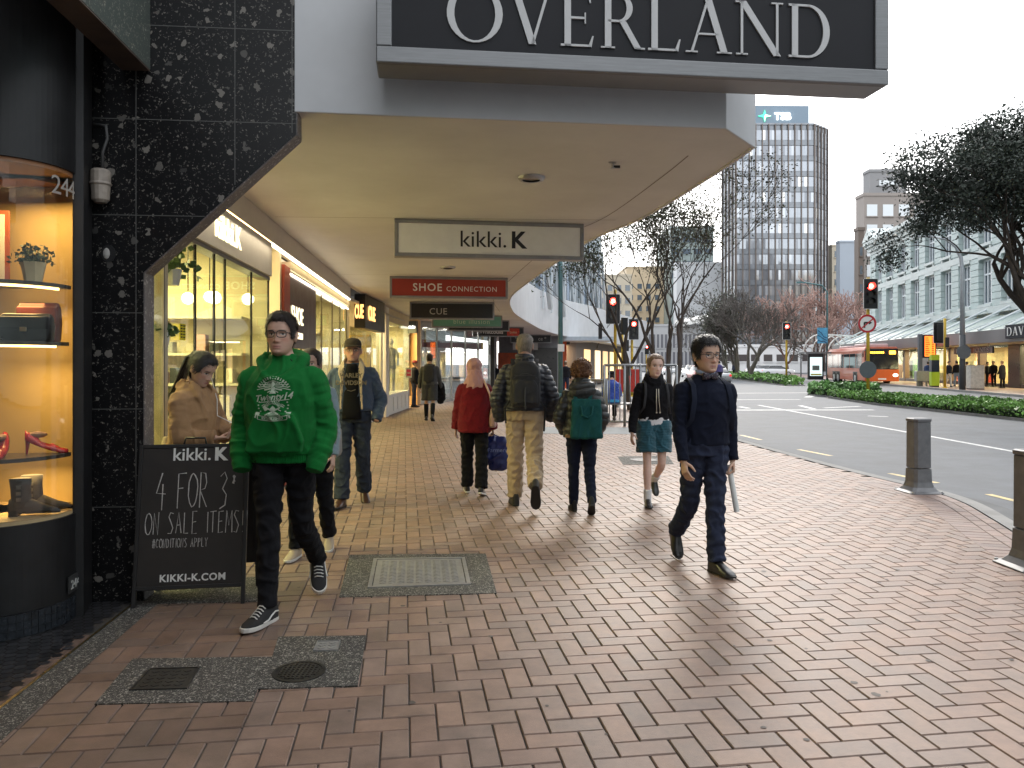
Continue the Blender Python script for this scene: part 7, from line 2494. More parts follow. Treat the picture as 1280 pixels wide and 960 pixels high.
# chest print: arched lettering, spread eagle, script word, rays, crossed torches, ribbon
pr = MB()
k_ = g.k
cz = 1.285 * k_ + g.dz
def fl(poly):
    pr.add([(x * k_, -.0, cz + z * k_) for x, z in poly], [tuple(range(len(poly)))])
def flr(x0, z0, x1, z1, w, n=6):
    dx, dz = x1 - x0, z1 - z0; L = math.hypot(dx, dz); ux, uz = -dz / L * w / 2, dx / L * w / 2
    for i in range(n):
        a, b_ = i / n, (i + 1) / n
        fl([(x0 + dx * a + ux, z0 + dz * a + uz), (x0 + dx * a - ux, z0 + dz * a - uz), (x0 + dx * b_ - ux, z0 + dz * b_ - uz), (x0 + dx * b_ + ux, z0 + dz * b_ + uz)])
for r_, h_, a1, n_ in ((.088, .015, 62, 15), (.070, .010, 46, 12)):      # arched rows, unreadable in the photo
    for i in range(n_):
        a = R(-a1 + 2 * a1 * i / (n_ - 1)); x, z = math.sin(a), math.cos(a)
        flr(x * r_, z * r_ - .015, x * (r_ + h_), z * (r_ + h_) - .015, .0075 if i % 4 != 2 else .004, 1)
for sx in (-1, 1):                       # eagle wings, three feather rows each
    for q in range(4):
        flr(sx * .014, .030 + q * .006, sx * (.095 - q * .012), .040 + q * .0055 - (3 - q) * .009, .0042)
    flr(sx * .01, .02, sx * .05, .012, .008); flr(sx * .012, .008, sx * .03, -.002, .006)
fl([(-.013, .045), (-.009, .005), (.009, .005), (.013, .045), (.006, .058), (-.006, .058)])
fl([(-.004, .056), (.012, .056), (.02, .049), (.01, .066), (-.004, .068)])
fl([(-.011, .006), (-.018, -.008), (.018, -.008), (.011, .006)])
tw = text_mb('Twenty14', .052, 0, 'CENTER', .0012)
off = len(pr.v)
pr.v += [((x + z * .25) * k_ , 0, cz + (z - .044 + x * .10) * k_) for x, y, z in tw.v]
pr.f += [tuple(q + off for q in f_) for f_ in tw.f]; pr.m += [0] * len(tw.f)
flr(-.075, -.058, .09, -.040, .004, 10)
for a in np.linspace(-70, 70, 13):       # rays
    flr(.03 * math.sin(R(a)), -.085 + .018 * math.cos(R(a)), .052 * math.sin(R(a)), -.085 + .036 * math.cos(R(a)), .003, 2)
for sx in (-1, 1):                       # crossed torches and ring of dots
    flr(sx * -.045, -.130, sx * .04, -.085, .008); fl([(sx * .028, -.098), (sx * .045, -.072), (sx * .060, -.082), (sx * .044, -.106)])
    flr(sx * .047, -.066, sx * .064, -.077, .004, 2)
    for q in range(7):
        a = R(20 + q * 17)
        x, z = sx * .083 * math.sin(a), -.075 + .06 * math.cos(a)
        flr(x - .004, z, x + .004, z, .007, 1)
fl([(0, -.075), (-.016, -.092), (0, -.112), (.016, -.092)])
for q in range(3):
    flr(-.02 - q * .004, -.115 - q * .006, .02 + q * .004, -.115 - q * .006, .003, 4)
rib = [(x, -.148 + .010 * (x / .09) ** 2) for x in np.linspace(-.085, .085, 18)]
for a, b_ in zip(rib[:-1], rib[1:]):     # ribbon outline
    for dz in (-.011, .011):
        flr(a[0], a[1] + dz, b_[0], b_[1] + dz, .0032, 1)
for sx in (-1, 1):
    flr(sx * .085, -.148, sx * .085, -.126, .005, 2); flr(sx * .075, -.12, sx * .1, -.118, .016, 2); flr(sx * .092, -.12, sx * .1, -.142, .008, 2)
et = text_mb('ESTABLISHED', .019, 0, 'CENTER', .0008, 1.1)
off = len(pr.v)
pr.v += [(x * k_, 0, cz + (z - .154 + .010 * (x / .09) ** 2) * k_) for x, y, z in et.v]
pr.f += [tuple(q + off for q in f_) for f_ in et.f]; pr.m += [0] * len(et.f)
g.project(pr, hd_, .0022)
pr.build('chest_print', mat('print_cream', (.42, .50, .38), .8, var=.2, scale=50), hd_)
dr = MB()
for sx in (-1, 1):
    pass

# ---- 2 man with bow tie
n2 = Fig('man with bow tie, glasses and navy jumper carrying a rolled paper tube', 881, 5.72, 10, 1.715,
         dict(legR=(-14, 32, 48, -2, 6), legL=(10, 4, -2, -5, 12), armL=(-7, 8, 12, 6), armR=(8, 9, 14, 8), lean=2, head=(6, 0, 0)), 'm', (.54, .345, .25), .0044, wide=1.02, jaw=.97, headk=1.1, brow=(.015, .01, .01), lip=(.36, .16, .13))
n2.body({'L': (1.25,), 'R': (.55,)})
sw_ = n2.top(navyk, .95, 1.475, .020, [(0, .06), (.12, .070), (.35, .062), (.55, .053), (.8, .048), (.96, .043), (1, .045)], hang=.98, amp=.006, wr=.05, seed=9, cuff=.98, name='jumper', vox=.007)
n2.trousers(denimd, 1.0, .012, [(0, .096), (.25, .086), (.5, .070), (.7, .066), (1, .064)], .008, .05, 7)
n2.shoes(leather_s, soleb, 'dress')
shirtb = cloth('shirt_blue', (.30, .38, .55), .8, .08, 9, .2)
cl_ = MB()
cl_.tube([n2.T(.058 * math.sin(a), .012 - .060 * math.cos(a), 1.492 + .014 * (1 - math.cos(a)) / 2) for a in np.linspace(0, 2 * math.pi, 21)], .017, 10, cap=False)
for sx in (-1, 1):
    cl_.loft([[n2.T(*p) for p in q] for q in ([(sx * .004, -.062, 1.498), (sx * .05, -.050, 1.502), (sx * .055, -.046, 1.49), (sx * .006, -.06, 1.488)], [(sx * .016, -.082, 1.462), (sx * .055, -.07, 1.472), (sx * .058, -.064, 1.462), (sx * .02, -.074, 1.455)])])
n2.garment('shirt_collar', cl_, shirtb, .006, .0008)
bt_ = MB()
for sx in (-1, 1):
    bt_.loft([[n2.T(sx * x, y0 + dy, 1.468 + z) for dy, z in ((-.008, -h_), (-.014, 0), (-.008, h_), (.004, h_), (.008, 0), (.004, -h_))] for x, y0, h_ in ((.004, -.086, .009), (.02, -.092, .02), (.045, -.086, .029), (.060, -.078, .026))])
bt_.ball(tuple(n2.T(0, -.094, 1.468)), (.012, .01, .014), 10, 8)
bo = bt_.build('bow_tie', terrazzo('bow_tie_print', (.012, .012, .025), ((.16, .04, .07), (.5, .5, .48)), 55, .7, .7, big=False), n2.root, smooth=True)
n2.hair(h_blk, .022, .006, .79, .60, .16, quiff=.006, blades=5000, blen=.03, seed=2)
n2.glasses(specf, .0265, .0185, .0021)
bp_ = n2.held('backpack', 'dark blue backpack straps worn by the man with the bow tie', 'backpack')
n2.straps(bp_, cloth('strap_navy', (.012, .016, .03), .7, .1), .024, .125, .020)
bpm = MB()
bpm.loft([[n2.T(w_ * c, .165 + .05 * q, z) for c, q in (sup(a, 3) for a in np.linspace(0, 2 * math.pi, 20, endpoint=False))] for z, w_ in ((1.02, .11), (1.06, .13), (1.3, .13), (1.38, .10))])
bpm.build('pack_body', packm, bp_, smooth=True)
tube_ = n2.held('paper_tube', 'pale rolled paper tube held low by the man with the bow tie', 'paper tube')
gp = n2.J['L']['grip']
td = np.array([.10, -.18, -1.0]); td /= np.linalg.norm(td)
ring = lambda c, r_: [c + r_ * (math.cos(a) * np.array([1, 0, .1]) + math.sin(a) * np.array([0, 1, -.15])) for a in np.linspace(0, 2 * math.pi, 18, endpoint=False)]
MB().loft([ring(gp - td * .05, .02), ring(gp + td * .30, .02), ring(gp + td * .30, .015), ring(gp + td * .27, .014)]).build('paper_roll', mat('paper_white', (.62, .64, .62), .7, var=.05), tube_, smooth=False)

# ---- 3 schoolgirl
s3 = Fig('schoolgirl in black hooded top, teal shorts and black shoes walking behind the bow tie man', 817, 8.3, 4, 1.63,
         dict(legR=(8, 6, 0, 0, 6), legL=(6, 62, 50, 0, 4), armL=(-16, 8, 12, 4), armR=(6, 17, 14, 8), lean=3, head=(4, 4, 3)), 'f', (.64, .44, .36),   .0052, jaw=.95, headk=1.06, brow=(.12, .075, .05), lip=(.42, .16, .14))
s3.body({'R': (.4,), 'L': (.4,)})
def cowl(mb, f=s3):
    for dz, r_ in ((0, .034), (.035, .028)):
        mb.tube([f.T(.085 * math.sin(a), .01 - .085 * math.cos(a), 1.455 + dz + .02 * (1 - math.cos(a)) / 2 - .045 * max(0, math.cos(a))) for a in np.linspace(0, 2 * math.pi, 21)], r_ * f.k, 10, cap=False)
kb_ = cloth('black_knit', (.010, .010, .012), .95, .2, 20, .7, 260, .3)
s3.top(kb_, 1.0, 1.45, .026, [(0, .062), (.12, .072), (.35, .062), (.55, .054), (.8, .05), (1, .046)], hang=.9, amp=.007, wr=.05, seed=12, extra=cowl, name='hooded_top')
sh_ = MB(); s3.torso(sh_, .93, 1.03, .024, hang=.9)
s3.garment('white_shirt', sh_, cloth('white_cotton', (.66, .66, .68), .8, .06, 8, .2), .007, .003)
tealc = cloth('teal_cotton', (.012, .075, .105), .85, .15, 8)
s3.trousers(tealc, 1.0, .018, [(0, .118), (.6, .116), (1, .118)], .007, .02, 6, cut=.40, name='shorts')
for sd in 'LR':
    j = s3.J[sd]
    so = MB(); s3.limb(so, [j['ank'] + (j['knee'] - j['ank']) * .28, j['ank'] - j['up'] * .03], [(0, .047), (1, .044)], 14, 10)
    so.build('sock', cloth('sock_white', (.6, .6, .6), .9, .1), s3.root, smooth=True)
s3.shoes(leather_s, soleb, 'dress')
def bun(mb, rr):
    mb.ball((0, .11, .15), (.035, .03, .035), 12, 8)
s3.hair(h_lbr, .012, .009, .82, .60, .12, blades=900, blen=.03, seed=6, extra=bun)
cd = MB()
for sx in (-1, 1):
    cd.tube([s3.T(sx * .012, -.158, 1.36), s3.T(sx * .014, -.168, 1.25), s3.T(sx * .02 + .01, -.165, 1.10)], .0045, 6)
    cd.ball(tuple(s3.T(sx * .02 + .01, -.165, 1.09)), .010, 8, 6)
cd.build('drawstrings', mat('cord_cream', (.5, .47, .4), .8, var=0), s3.root, smooth=True)
b3 = s3.held('school_bag', 'dark backpack strap worn by the schoolgirl', 'backpack')
s3.straps(b3, packm, .028, .11, .014)
bpm = MB(); bpm.loft([[s3.T(w_ * c, .17 + .05 * q, z) for c, q in (sup(a, 3) for a in np.linspace(0, 2 * math.pi, 20, endpoint=False))] for z, w_ in ((1.0, .10), (1.04, .12), (1.3, .12), (1.37, .09))])
bpm.build('pack_body', packm, b3, smooth=True)
MB().tube([s3.T(-.14, .02, 1.08), s3.T(-.17, .0, .92), s3.T(-.165, -.02, .76)], .012, 6).build('loose_strap', packm, b3)

# ---- 4 woman in red with pink headscarf
w4 = Fig('woman in dark red coat and pink headscarf walking away', 593, 9.0, 180, 1.585,
         dict(legL=(12, 8, -4, 1, 8), legR=(-8, 12, 14, 1, 8), armL=(3, 12, 14, 6), armR=(6, 11, 10, 6), lean=3), 'f', (.42, .26, .19), .0056)
w4.body({'L': (.45,), 'R': (1.2,)})
w4.top(redk, .80, 1.47, .040, [(0, .065), (.12, .078), (.35, .074), (.55, .068), (.8, .064), (1, .064)], hang=1.06, amp=.008, wr=.03, seed=15, name='coat', flare=.06)
w4.trousers(blackc, 1.0, .014, [(0, .10), (.25, .090), (.5, .076), (.7, .074), (1, .076)], .007, .04, 16)
w4.shoes(leather_s, solew)
sc_ = MB()
hr = head_rings(40, 44, False)
sc_.loft([[(x * 1.2, (y * 1.2 if y > 0 else y * 1.04 + .012), z * 1.07 + .004) for x, y, z in r_] for r_ in hr])
sc_.loft([[(w_ * math.cos(a), .03 + d_ * math.sin(a), z) for a in np.linspace(0, 2 * math.pi, 24, endpoint=False)] for z, w_, d_ in ((-.15, .15, .11), (-.10, .15, .12), (-.03, .115, .105), (.03, .096, .095), (.10, .088, .085))])
sc_.xf(w4.MH)
w4.garment('headscarf', sc_, cloth('scarf_pink', (.50, .27, .25), .85, .08, 8, .3), .007, .012, 11, 2)
hb4 = w4.held('handbag', 'pale pink shoulder bag hanging at the right side of the woman in red', 'handbag')
pinkl = mat('pink_leather', (.50, .33, .29), .45, var=.1)
MB().loft([[w4.T(-.235 + x * kx, .0 + y * ky, z) for x, y in ((c * .045, q * .13) for c, q in (sup(a, 3) for a in np.linspace(0, 2 * math.pi, 20, endpoint=False)))] for z, kx, ky in ((.86, .9, .85), (.88, 1.1, .95), (1.0, 1, 1), (1.10, .55, .98))]).xf(Matrix.Identity(4)).build('bag_body', pinkl, hb4, smooth=True, bevel=.006)
MB().tube([w4.T(-.235, .06, 1.09), w4.T(-.205, .13, 1.28), w4.T(-.13, .10, 1.45), w4.T(-.12, .0, 1.475), w4.T(-.16, -.10, 1.36), w4.T(-.235, -.06, 1.09)], .013, 7).build('strap', pinkl, hb4, smooth=True)
sb4 = w4.held('shopping_bag', 'dark blue plastic shopping bag in the right hand of the woman in red', 'shopping bag')
gp = w4.J['R']['grip']
blueb = mat('bag_blue', (.012, .022, .13), .3, var=.25, scale=6)
me = solid(MB().loft([[(gp[0] + w_ * c + ox, gp[1] + d_ * q, gp[2] + z) for c, q in (sup(a, 2.6) for a in np.linspace(0, 2 * math.pi, 24, endpoint=False))] for z, w_, d_, ox in ((-.42, .09, .05, -.09), (-.40, .12, .07, -.085), (-.25, .15, .08, -.07), (-.08, .14, .04, -.05), (-.02, .12, .012, -.04))]), .008, 2)
folds(me, .014, 7, 3); me.materials.append(blueb); link('bag_body', me, sb4)
MB().tube([(gp[0] - .09, gp[1], gp[2] - .03), (gp[0], gp[1], gp[2] + .01), (gp[0] + .02, gp[1], gp[2] - .04)], .007, 6).build('handle', blueb, sb4, smooth=True)
pt4 = text_mb('Farmers', .07, .001, 'CENTER').xf(Matrix.Translation((gp[0] - .07, gp[1] + .105, gp[2] - .2)) @ Matrix.Rotation(R(180), 4, 'Z'))
pt4.build('print', mat('print_pale_blue', (.2, .25, .5), .5), sb4)

# ---- 5 tall man with backpack
m5 = Fig('tall grey haired man in navy padded jacket and beige trousers walking away', 656, 8.25, 180, 1.865,
         dict(legL=(8, 4, 0, 1, 8), legR=(-10, 46, 58, 1, 4), armL=(-12, 20, 34, 26), armR=(-12, 20, 34, 26), lean=3), 'm', (.48, .29, .22), .0056)
m5.body({})
def col5(mb, f=m5):
    mb.tube([f.T(.072 * math.sin(a), .016 - .070 * math.cos(a), 1.50) for a in np.linspace(0, 2 * math.pi, 21)], .026 * f.k, 10, cap=False)
m5.top(puffn, .96, 1.495, .044, [(0, .06), (.12, .074), (.35, .078), (.55, .074), (.8, .068), (1, .056)], hang=1.02, amp=.004, wr=.0, seed=18, extra=col5, name='jacket', pf=(.013, .062), it=2)
m5.trousers(beige_c, 1.04, .016, [(0, .104), (.25, .094), (.5, .078), (.7, .074), (1, .072)], .008, .05, 19)
m5.shoes(mat('boot_dark', (.02, .018, .016), .6, var=.2), soleb, 'boot')
m5.hair(h_grey, .010, .004, .82, .58, .16, blades=1400, blen=.012, seed=9, ragged=.002)
p5 = m5.backpack('black hiking backpack worn by the tall grey haired man', packm, 1.0, 1.44, .148, .17, .155, packg)
m5.straps(p5, packm, .05, .105, .03)
MB().loft([[m5.T(.146 * c, .21 + .135 * q * .9, z) for c, q in (sup(a, 3.2) for a in np.linspace(0, 2 * math.pi, 28, endpoint=False))] for z in (1.295, 1.303)]).build('lid_seam', packg, p5)
for sx in (-1, 1):
    MB().tube([m5.T(sx * .15, .16, 1.06), m5.T(sx * .20, .13, .98), m5.T(sx * .19, .10, .80 + .04 * sx)], .010, 6).build('hip_strap', packm, p5)

# ---- 6 curly haired woman with teal bag
w6_ = Fig('short woman with curly auburn hair in black padded jacket walking away', 727, 7.95, 180, 1.56,
          dict(legL=(5, 4, 0, 0, 6), legR=(-6, 30, 34, 0, 3), armL=(-8, 24, 46, 42), armR=(-8, 20, 40, 34), lean=2), 'f', (.5, .32, .25), .0056)
w6_.body({})
def hood6(mb, f=w6_):
    mb.tube([f.T(.085 * math.sin(a), .02 - .080 * math.cos(a), 1.475 + .015 * (1 - math.cos(a))) for a in np.linspace(0, 2 * math.pi, 21)], .036 * f.k, 10, cap=False)
    mb.loft([[f.T(w_ * c, .125 + d_ * s_, z) for c, s_ in ((math.cos(a), math.sin(a)) for a in np.linspace(0, 2 * math.pi, 18, endpoint=False))] for z, w_, d_ in ((1.30, .08, .03), (1.34, .14, .05), (1.42, .16, .06), (1.49, .13, .05))])
w6_.top(puffb, .86, 1.48, .046, [(0, .055), (.12, .070), (.35, .073), (.55, .07), (.8, .064), (1, .055)], hang=1.0, amp=.004, wr=0, seed=22, extra=hood6, name='jacket', pf=(.014, .075))
w6_.trousers(cloth('indigo_jersey', (.010, .013, .028), .85, .15), 1.0, .010, [(0, .10), (.25, .088), (.5, .064), (.7, .060), (1, .05)], .005, .03, 23)
w6_.shoes(suede, soleb, 'boot')
def curls(mb, rr):
    for q in range(330):
        u = rr.normal(size=3); u /= np.linalg.norm(u)
        if u[2] < -.45 or (u[1] < -.55 and u[2] < .35):
            continue
        c = np.array([0, .012, .135]) + u * np.array([.108, .124, .128]) * rr.uniform(.92, 1.06)
        a0 = rr.uniform(0, 6.28); e1 = np.cross(u, [0, 0, 1.0]); e1 /= np.linalg.norm(e1) + 1e-6; e2 = np.cross(u, e1)
        rad = rr.uniform(.010, .02)
        mb.tube([c + rad * (math.cos(a0 + t) * e1 + math.sin(a0 + t) * e2) + u * .004 * t for t in np.linspace(0, 4.2, 7)], [.006, .0065, .006, .0055, .005, .004, .002], 5)
w6_.hair(h_brn, .026, .024, .74, .5, .04, ragged=.016, blades=500, blen=.03, seed=11, extra=curls)
b6 = w6_.held('tote_backpack', 'square teal canvas backpack with carry handles worn by the curly haired woman', 'backpack')
tealb = cloth('teal_canvas', (.012, .075, .075), .8, .12, 7, .5, 300, .1)
mbk = MB()
mbk.loft([[w6_.T(-.035 + w_ * c, .245 + d_ * q, z) for c, q in (sup(a, 5) for a in np.linspace(0, 2 * math.pi, 28, endpoint=False))] for z, w_, d_ in ((.86, .175, .05), (.88, .182, .066), (1.05, .172, .062), (1.22, .165, .045), (1.30, .168, .02))])
me = solid(mbk, .008, 2); folds(me, .006, 6, 4); me.materials.append(tealb); link('bag_body', me, b6)
for dy in (.0, .045):
    MB().tube([w6_.T(-.10, .255 + dy, 1.22 + .04 * (dy == 0)), w6_.T(-.085, .295 + dy * .5, 1.12), w6_.T(-.035, .305 + dy * .5, 1.09), w6_.T(.02, .295 + dy * .5, 1.12), w6_.T(.035, .255 + dy, 1.22)], .010, 7).build('handle', tealb, b6, smooth=True)
w6_.straps(b6, tealb, .05, .10, .02, 1.36)
MB().box(tuple(w6_.T(.16, .20, .885)), (.07, .02, .03)).build('leather_tab', mat('tan_leather', (.3, .16, .06), .5), b6)

# ---- 7 man in denim jacket and cap
m7 = Fig('man in cap, glasses and sherpa collar denim jacket walking towards the camera', 441, 8.35, 6, 1.82,
         dict(legR=(12, 5, -3, 1, 12), legL=(-9, 16, 16, 1, 12), armL=(-10, 21, 40, 30), armR=(-10, 19, 36, 30), lean=0, head=(4, 0, 0)), 'm', (.48, .27, .20), .0055, stubble=.25, wide=1.04)
m7.body({})
jk = m7.top(denim, .98, 1.475, .036, [(0, .066), (.12, .082), (.35, .078), (.55, .072), (.8, .066), (1, .056)], hang=1.04, amp=.009, wr=.05, seed=26, name='denim_jacket', freq=7)
ts = MB()
ts.loft([[m7.T(x * w_, -.135 - .030 * c_ - dy, z) for x, c_, dy in ((-1, 0, -.06), (-.9, .5, 0), (-.4, 1, 0), (.4, 1, 0), (.9, .5, 0), (1, 0, -.06))] for z, w_ in ((.90, .105), (.98, .10), (1.15, .085), (1.32, .075), (1.43, .06), (1.47, .05))])
tsh = ts.build('black_shirt', cloth('tee_black', (.010, .010, .011), .9, .1), m7.root, smooth=True)
for s_, z in (('HARLEY', 1.33), ('DAVIDSON', 1.255)):
    tb = text_mb(s_, .062, .0, 'CENTER', .002)
    tb.v = [(x * m7.k, -.172 * m7.k, zz * m7.k + z * m7.k + m7.dz) for x, y, zz in tb.v]
    tb.build('shirt_print', mat('print_tan', (.16, .13, .09), .8), tsh)
tb = MB().tube([m7.T(-.04, -.172, 1.20), m7.T(.0, -.174, 1.19), m7.T(.045, -.172, 1.205)], .004, 5); tb.build('shirt_print', mat('print_tan', (0,) * 3), tsh)
sher = cloth('sherpa_cream', (.55, .44, .29), .98, .2, 60, 1.0, 120, .4)
for sx in (-1, 1):
    cm = MB()
    cm.loft([[m7.T(*p) for p in q] for q in (
        [(sx * .075, .08, 1.50), (sx * .045, .09, 1.53), (sx * .05, .10, 1.45), (sx * .09, .1, 1.45)],
        [(sx * .095, .01, 1.51), (sx * .075, .01, 1.545), (sx * .095, .02, 1.46), (sx * .125, .03, 1.45)],
        [(sx * .085, -.085, 1.49), (sx * .07, -.08, 1.515), (sx * .125, -.11, 1.45), (sx * .14, -.10, 1.44)],
        [(sx * .075, -.145, 1.42), (sx * .065, -.14, 1.44), (sx * .135, -.165, 1.385), (sx * .13, -.14, 1.38)],
        [(sx * .078, -.168, 1.32), (sx * .074, -.15, 1.33), (sx * .105, -.178, 1.31), (sx * .11, -.15, 1.3)],
        [(sx * .092, -.172, 1.15), (sx * .088, -.15, 1.15), (sx * .112, -.176, 1.15), (sx * .115, -.15, 1.15)],
        [(sx * .10, -.168, 1.0), (sx * .098, -.14, 1.0), (sx * .115, -.17, 1.0), (sx * .118, -.14, 1.0)])])
    me = solid(cm, .007, 2); folds(me, .003, 30, sx); me.materials.append(sher); link('sherpa_collar', me, jk)
m7.trousers(denimd if False else cloth('denim_mid', (.035, .045, .066), .85, .2, 16, .5, 500), 1.0, .014, [(0, .10), (.25, .092), (.5, .078), (.7, .076), (1, .078)], .007, .02, 27)
m7.shoes(brownl, soleb, 'dress')
m7.hair(h_grey, .004, .004, .9, .6, .16, blades=300, blen=.012, seed=14, ragged=.001)
cp = MB()
cp.loft([[(x * 1.10, y * 1.08, z) for x, y, z in r_] for r_ in [[(w_ * math.sin(a), -(f_ if math.cos(a) > 0 else b_) * math.cos(a), z) for a in np.linspace(0, 2 * math.pi, 32, endpoint=False)] for z, w_, f_, b_ in ((.155, .078, .092, .098), (.19, .078, .09, .099), (.215, .07, .078, .09), (.235, .05, .055, .065), (.246, .02, .02, .025))]])
cp.loft([[(x, y, z - .0 + .012 * (1 - (x / .08) ** 2) * .6), (x, y, z - .006 + .012 * (1 - (x / .08) ** 2) * .6), (x * 1.0, y2, z - .030 + .018 * (1 - (x / .08) ** 2)), (x * 1.0, y2, z - .024 + .018 * (1 - (x / .08) ** 2))] for x, y, y2, z in [(x, -.06 - .035 * (1 - (x / .085) ** 2), -.085 - .085 * max(0, 1 - (x / .085) ** 2) ** .5, .168) for x in np.linspace(-.082, .082, 13)]])
cp.xf(m7.MH)
cp.build('cap', cloth('cap_brown', (.055, .045, .036), .9, .2, 20), m7.root, smooth=True)
m7.glasses(specf, .024, .016, .0018)

# ---- 8 woman with phone
w8 = Fig('woman in camel coat with tied dark hair looking at her phone by the shop window', 242, 5.42, 72, 1.64,
         dict(legL=(3, 2, 0, 1, 8), legR=(-2, 2, 0, 1, 8), armL=(18, 8, 82, 30), armR=(12, 10, 80, 34), lean=2, head=(0, 30, 0)), 'f', (.52, .33, .25), .0046, brow=(.02, .014, .012), lip=(.42, .15, .14))
w8.body({'L': (.8, (0, .3, 1)), 'R': (.9, (0, .3, 1))})
def lap8(mb, f=w8):
    for sx in (-1, 1):
        mb.loft([[f.T(*p) for p in q] for q in (
            [(sx * .06, .09, 1.50), (sx * .04, .10, 1.52), (sx * .05, .12, 1.44), (sx * .08, .12, 1.44)],
            [(sx * .09, .0, 1.49), (sx * .075, .0, 1.52), (sx * .1, .02, 1.44), (sx * .12, .02, 1.43)],
            [(sx * .06, -.10, 1.44), (sx * .05, -.10, 1.46), (sx * .12, -.13, 1.38), (sx * .12, -.10, 1.36)],
            [(sx * .02, -.16, 1.25), (sx * .02, -.14, 1.25), (sx * .07, -.17, 1.22), (sx * .07, -.13, 1.2)])])
w8.top(camel, .55, 1.47, .040, [(0, .062), (.12, .076), (.35, .074), (.55, .070), (.8, .066), (.97, .062), (1, .062)], hang=1.03, amp=.009, wr=.04, seed=31, extra=lap8, name='coat', flare=.09, cuff=.94)
w8.trousers(blackc, .9, .008, None, .005, .03, 32)
w8.shoes(leather_s, soleb)
def tail8(mb, rr):
    mb.ball((0, .105, .165), (.03, .035, .04), 12, 8)
    for q in range(16):
        a = rr.uniform(-.03, .03)
        mb.tube([(a * .4, .11, .18), (a * .8, .145, .13), (a * 1.4, .135, .03), (a * 1.8, .12, -.08 - rr.uniform(0, .05)), (a * 1.8, .125, -.15 - rr.uniform(0, .06))], [.012, .014, .013, .010, .003], 6)
    for q in range(6):
        mb.tube([(.07, -.04, .13), (.075, -.045 + q * .004, .07), (.07, -.04 + q * .006, 0), (.06, -.03 + q * .006, -.05)], [.004, .004, .003, .001], 4)
w8.hair(h_blk, .014, .012, .80, .60, .10, blades=1200, blen=.035, seed=21, extra=tail8)
ph = w8.held('mobile_phone', 'white mobile phone in the hands of the woman in the camel coat', 'phone')
gl_, gr_ = w8.J['L']['grip'], w8.J['R']['grip']
mid = (gl_ + gr_) / 2 + [0, -.035, .03]
MB().box((0, 0, 0), (.072, .145, .009)).xf(Matrix.Translation(Vector(mid)) @ Matrix.Rotation(R(-38), 4, 'X')).build('phone_body', mat('phone_white', (.6, .6, .6), .3, var=0), ph, bevel=.004)
MB().box((0, 0, .0052), (.064, .125, .001)).xf(Matrix.Translation(Vector(mid)) @ Matrix.Rotation(R(-38), 4, 'X')).build('screen', emat('phone_screen', (.8, .85, .9), .7), ph)
ep = w8.held('earphones', 'thin white earphone cable hanging from the ear of the woman in camel', 'earphones')
hp = w8.MH @ Vector((.082, .0, .105))
MB().tube([hp, hp + Vector((.005, -.03, -.10)), Vector(w8.T(.06, -.15, 1.36)), Vector(w8.T(.03, -.18, 1.24)), Vector(mid)], .0028, 5).build('cable', inkw, ep, smooth=True)
MB().ball(tuple(hp), .009, 8, 6).build('earbud', inkw, ep)
bg8 = w8.held('shoulder_bag', 'beige shoulder bag behind the woman in the camel coat', 'handbag')
MB().loft([[w8.T(.07 + w_ * c, .24 + d_ * q, z) for c, q in (sup(a, 4) for a in np.linspace(0, 2 * math.pi, 20, endpoint=False))] for z, w_, d_ in ((.72, .11, .05), (.75, .125, .06), (.98, .12, .055), (1.06, .10, .03))]).build('bag_body', mat('bag_beige', (.42, .34, .25), .6, var=.1), bg8, smooth=True, bevel=.006)
MB().tube([w8.T(.07, .25, 1.05), w8.T(.10, .16, 1.3), w8.T(.11, .04, 1.48), w8.T(.12, -.09, 1.36)], .011, 6).build('strap', mat('bag_beige', (0,) * 3), bg8, smooth=True)

# ---- 9 person mostly hidden behind the young man
m9 = Fig('person in pale blue top mostly hidden behind the young man in green', 389, 6.15, 0, 1.66,
         dict(legR=(10, 4, 0, 1, 8), legL=(-10, 14, 14, 1, 8), armL=(10, 9, 16, 4), armR=(-8, 8, 12, 4), lean=2), 'f', (.52, .33, .25), .006)
m9.body({'L': (.5,)})
m9.top(cloth('pale_blue_knit', (.20, .27, .30), .9, .12, 12), .92, 1.48, .034, hang=1.0, amp=.008, wr=.05, seed=35, name='jumper')
m9.trousers(blackc, 1.0, .012, None, .006, .04, 36)
m9.shoes(mat('shoe_tan', (.35, .28, .2), .6, var=.1), solew)
m9.hair(h_dark, .014, .014, .8, .6, .06, blades=500, blen=.03, seed=25)
sb9 = m9.held('shoulder_bag', 'grey bag at the hip of the person hidden behind the young man', 'handbag')
MB().loft([[m9.T(.20 + w_ * c, -.05 + d_ * q, z) for c, q in (sup(a, 4) for a in np.linspace(0, 2 * math.pi, 18, endpoint=False))] for z, w_, d_ in ((.84, .05, .10), (.87, .06, .12), (1.05, .055, .11), (1.1, .03, .10))]).build('bag_body', mat('bag_grey', (.2, .2, .2), .6), sb9, smooth=True)
MB().tube([m9.T(.2, -.05, 1.09), m9.T(.19, -.06, 1.3), m9.T(.13, 0, 1.49)], .01, 6).build('strap', mat('bag_grey', (0,) * 3), sb9)

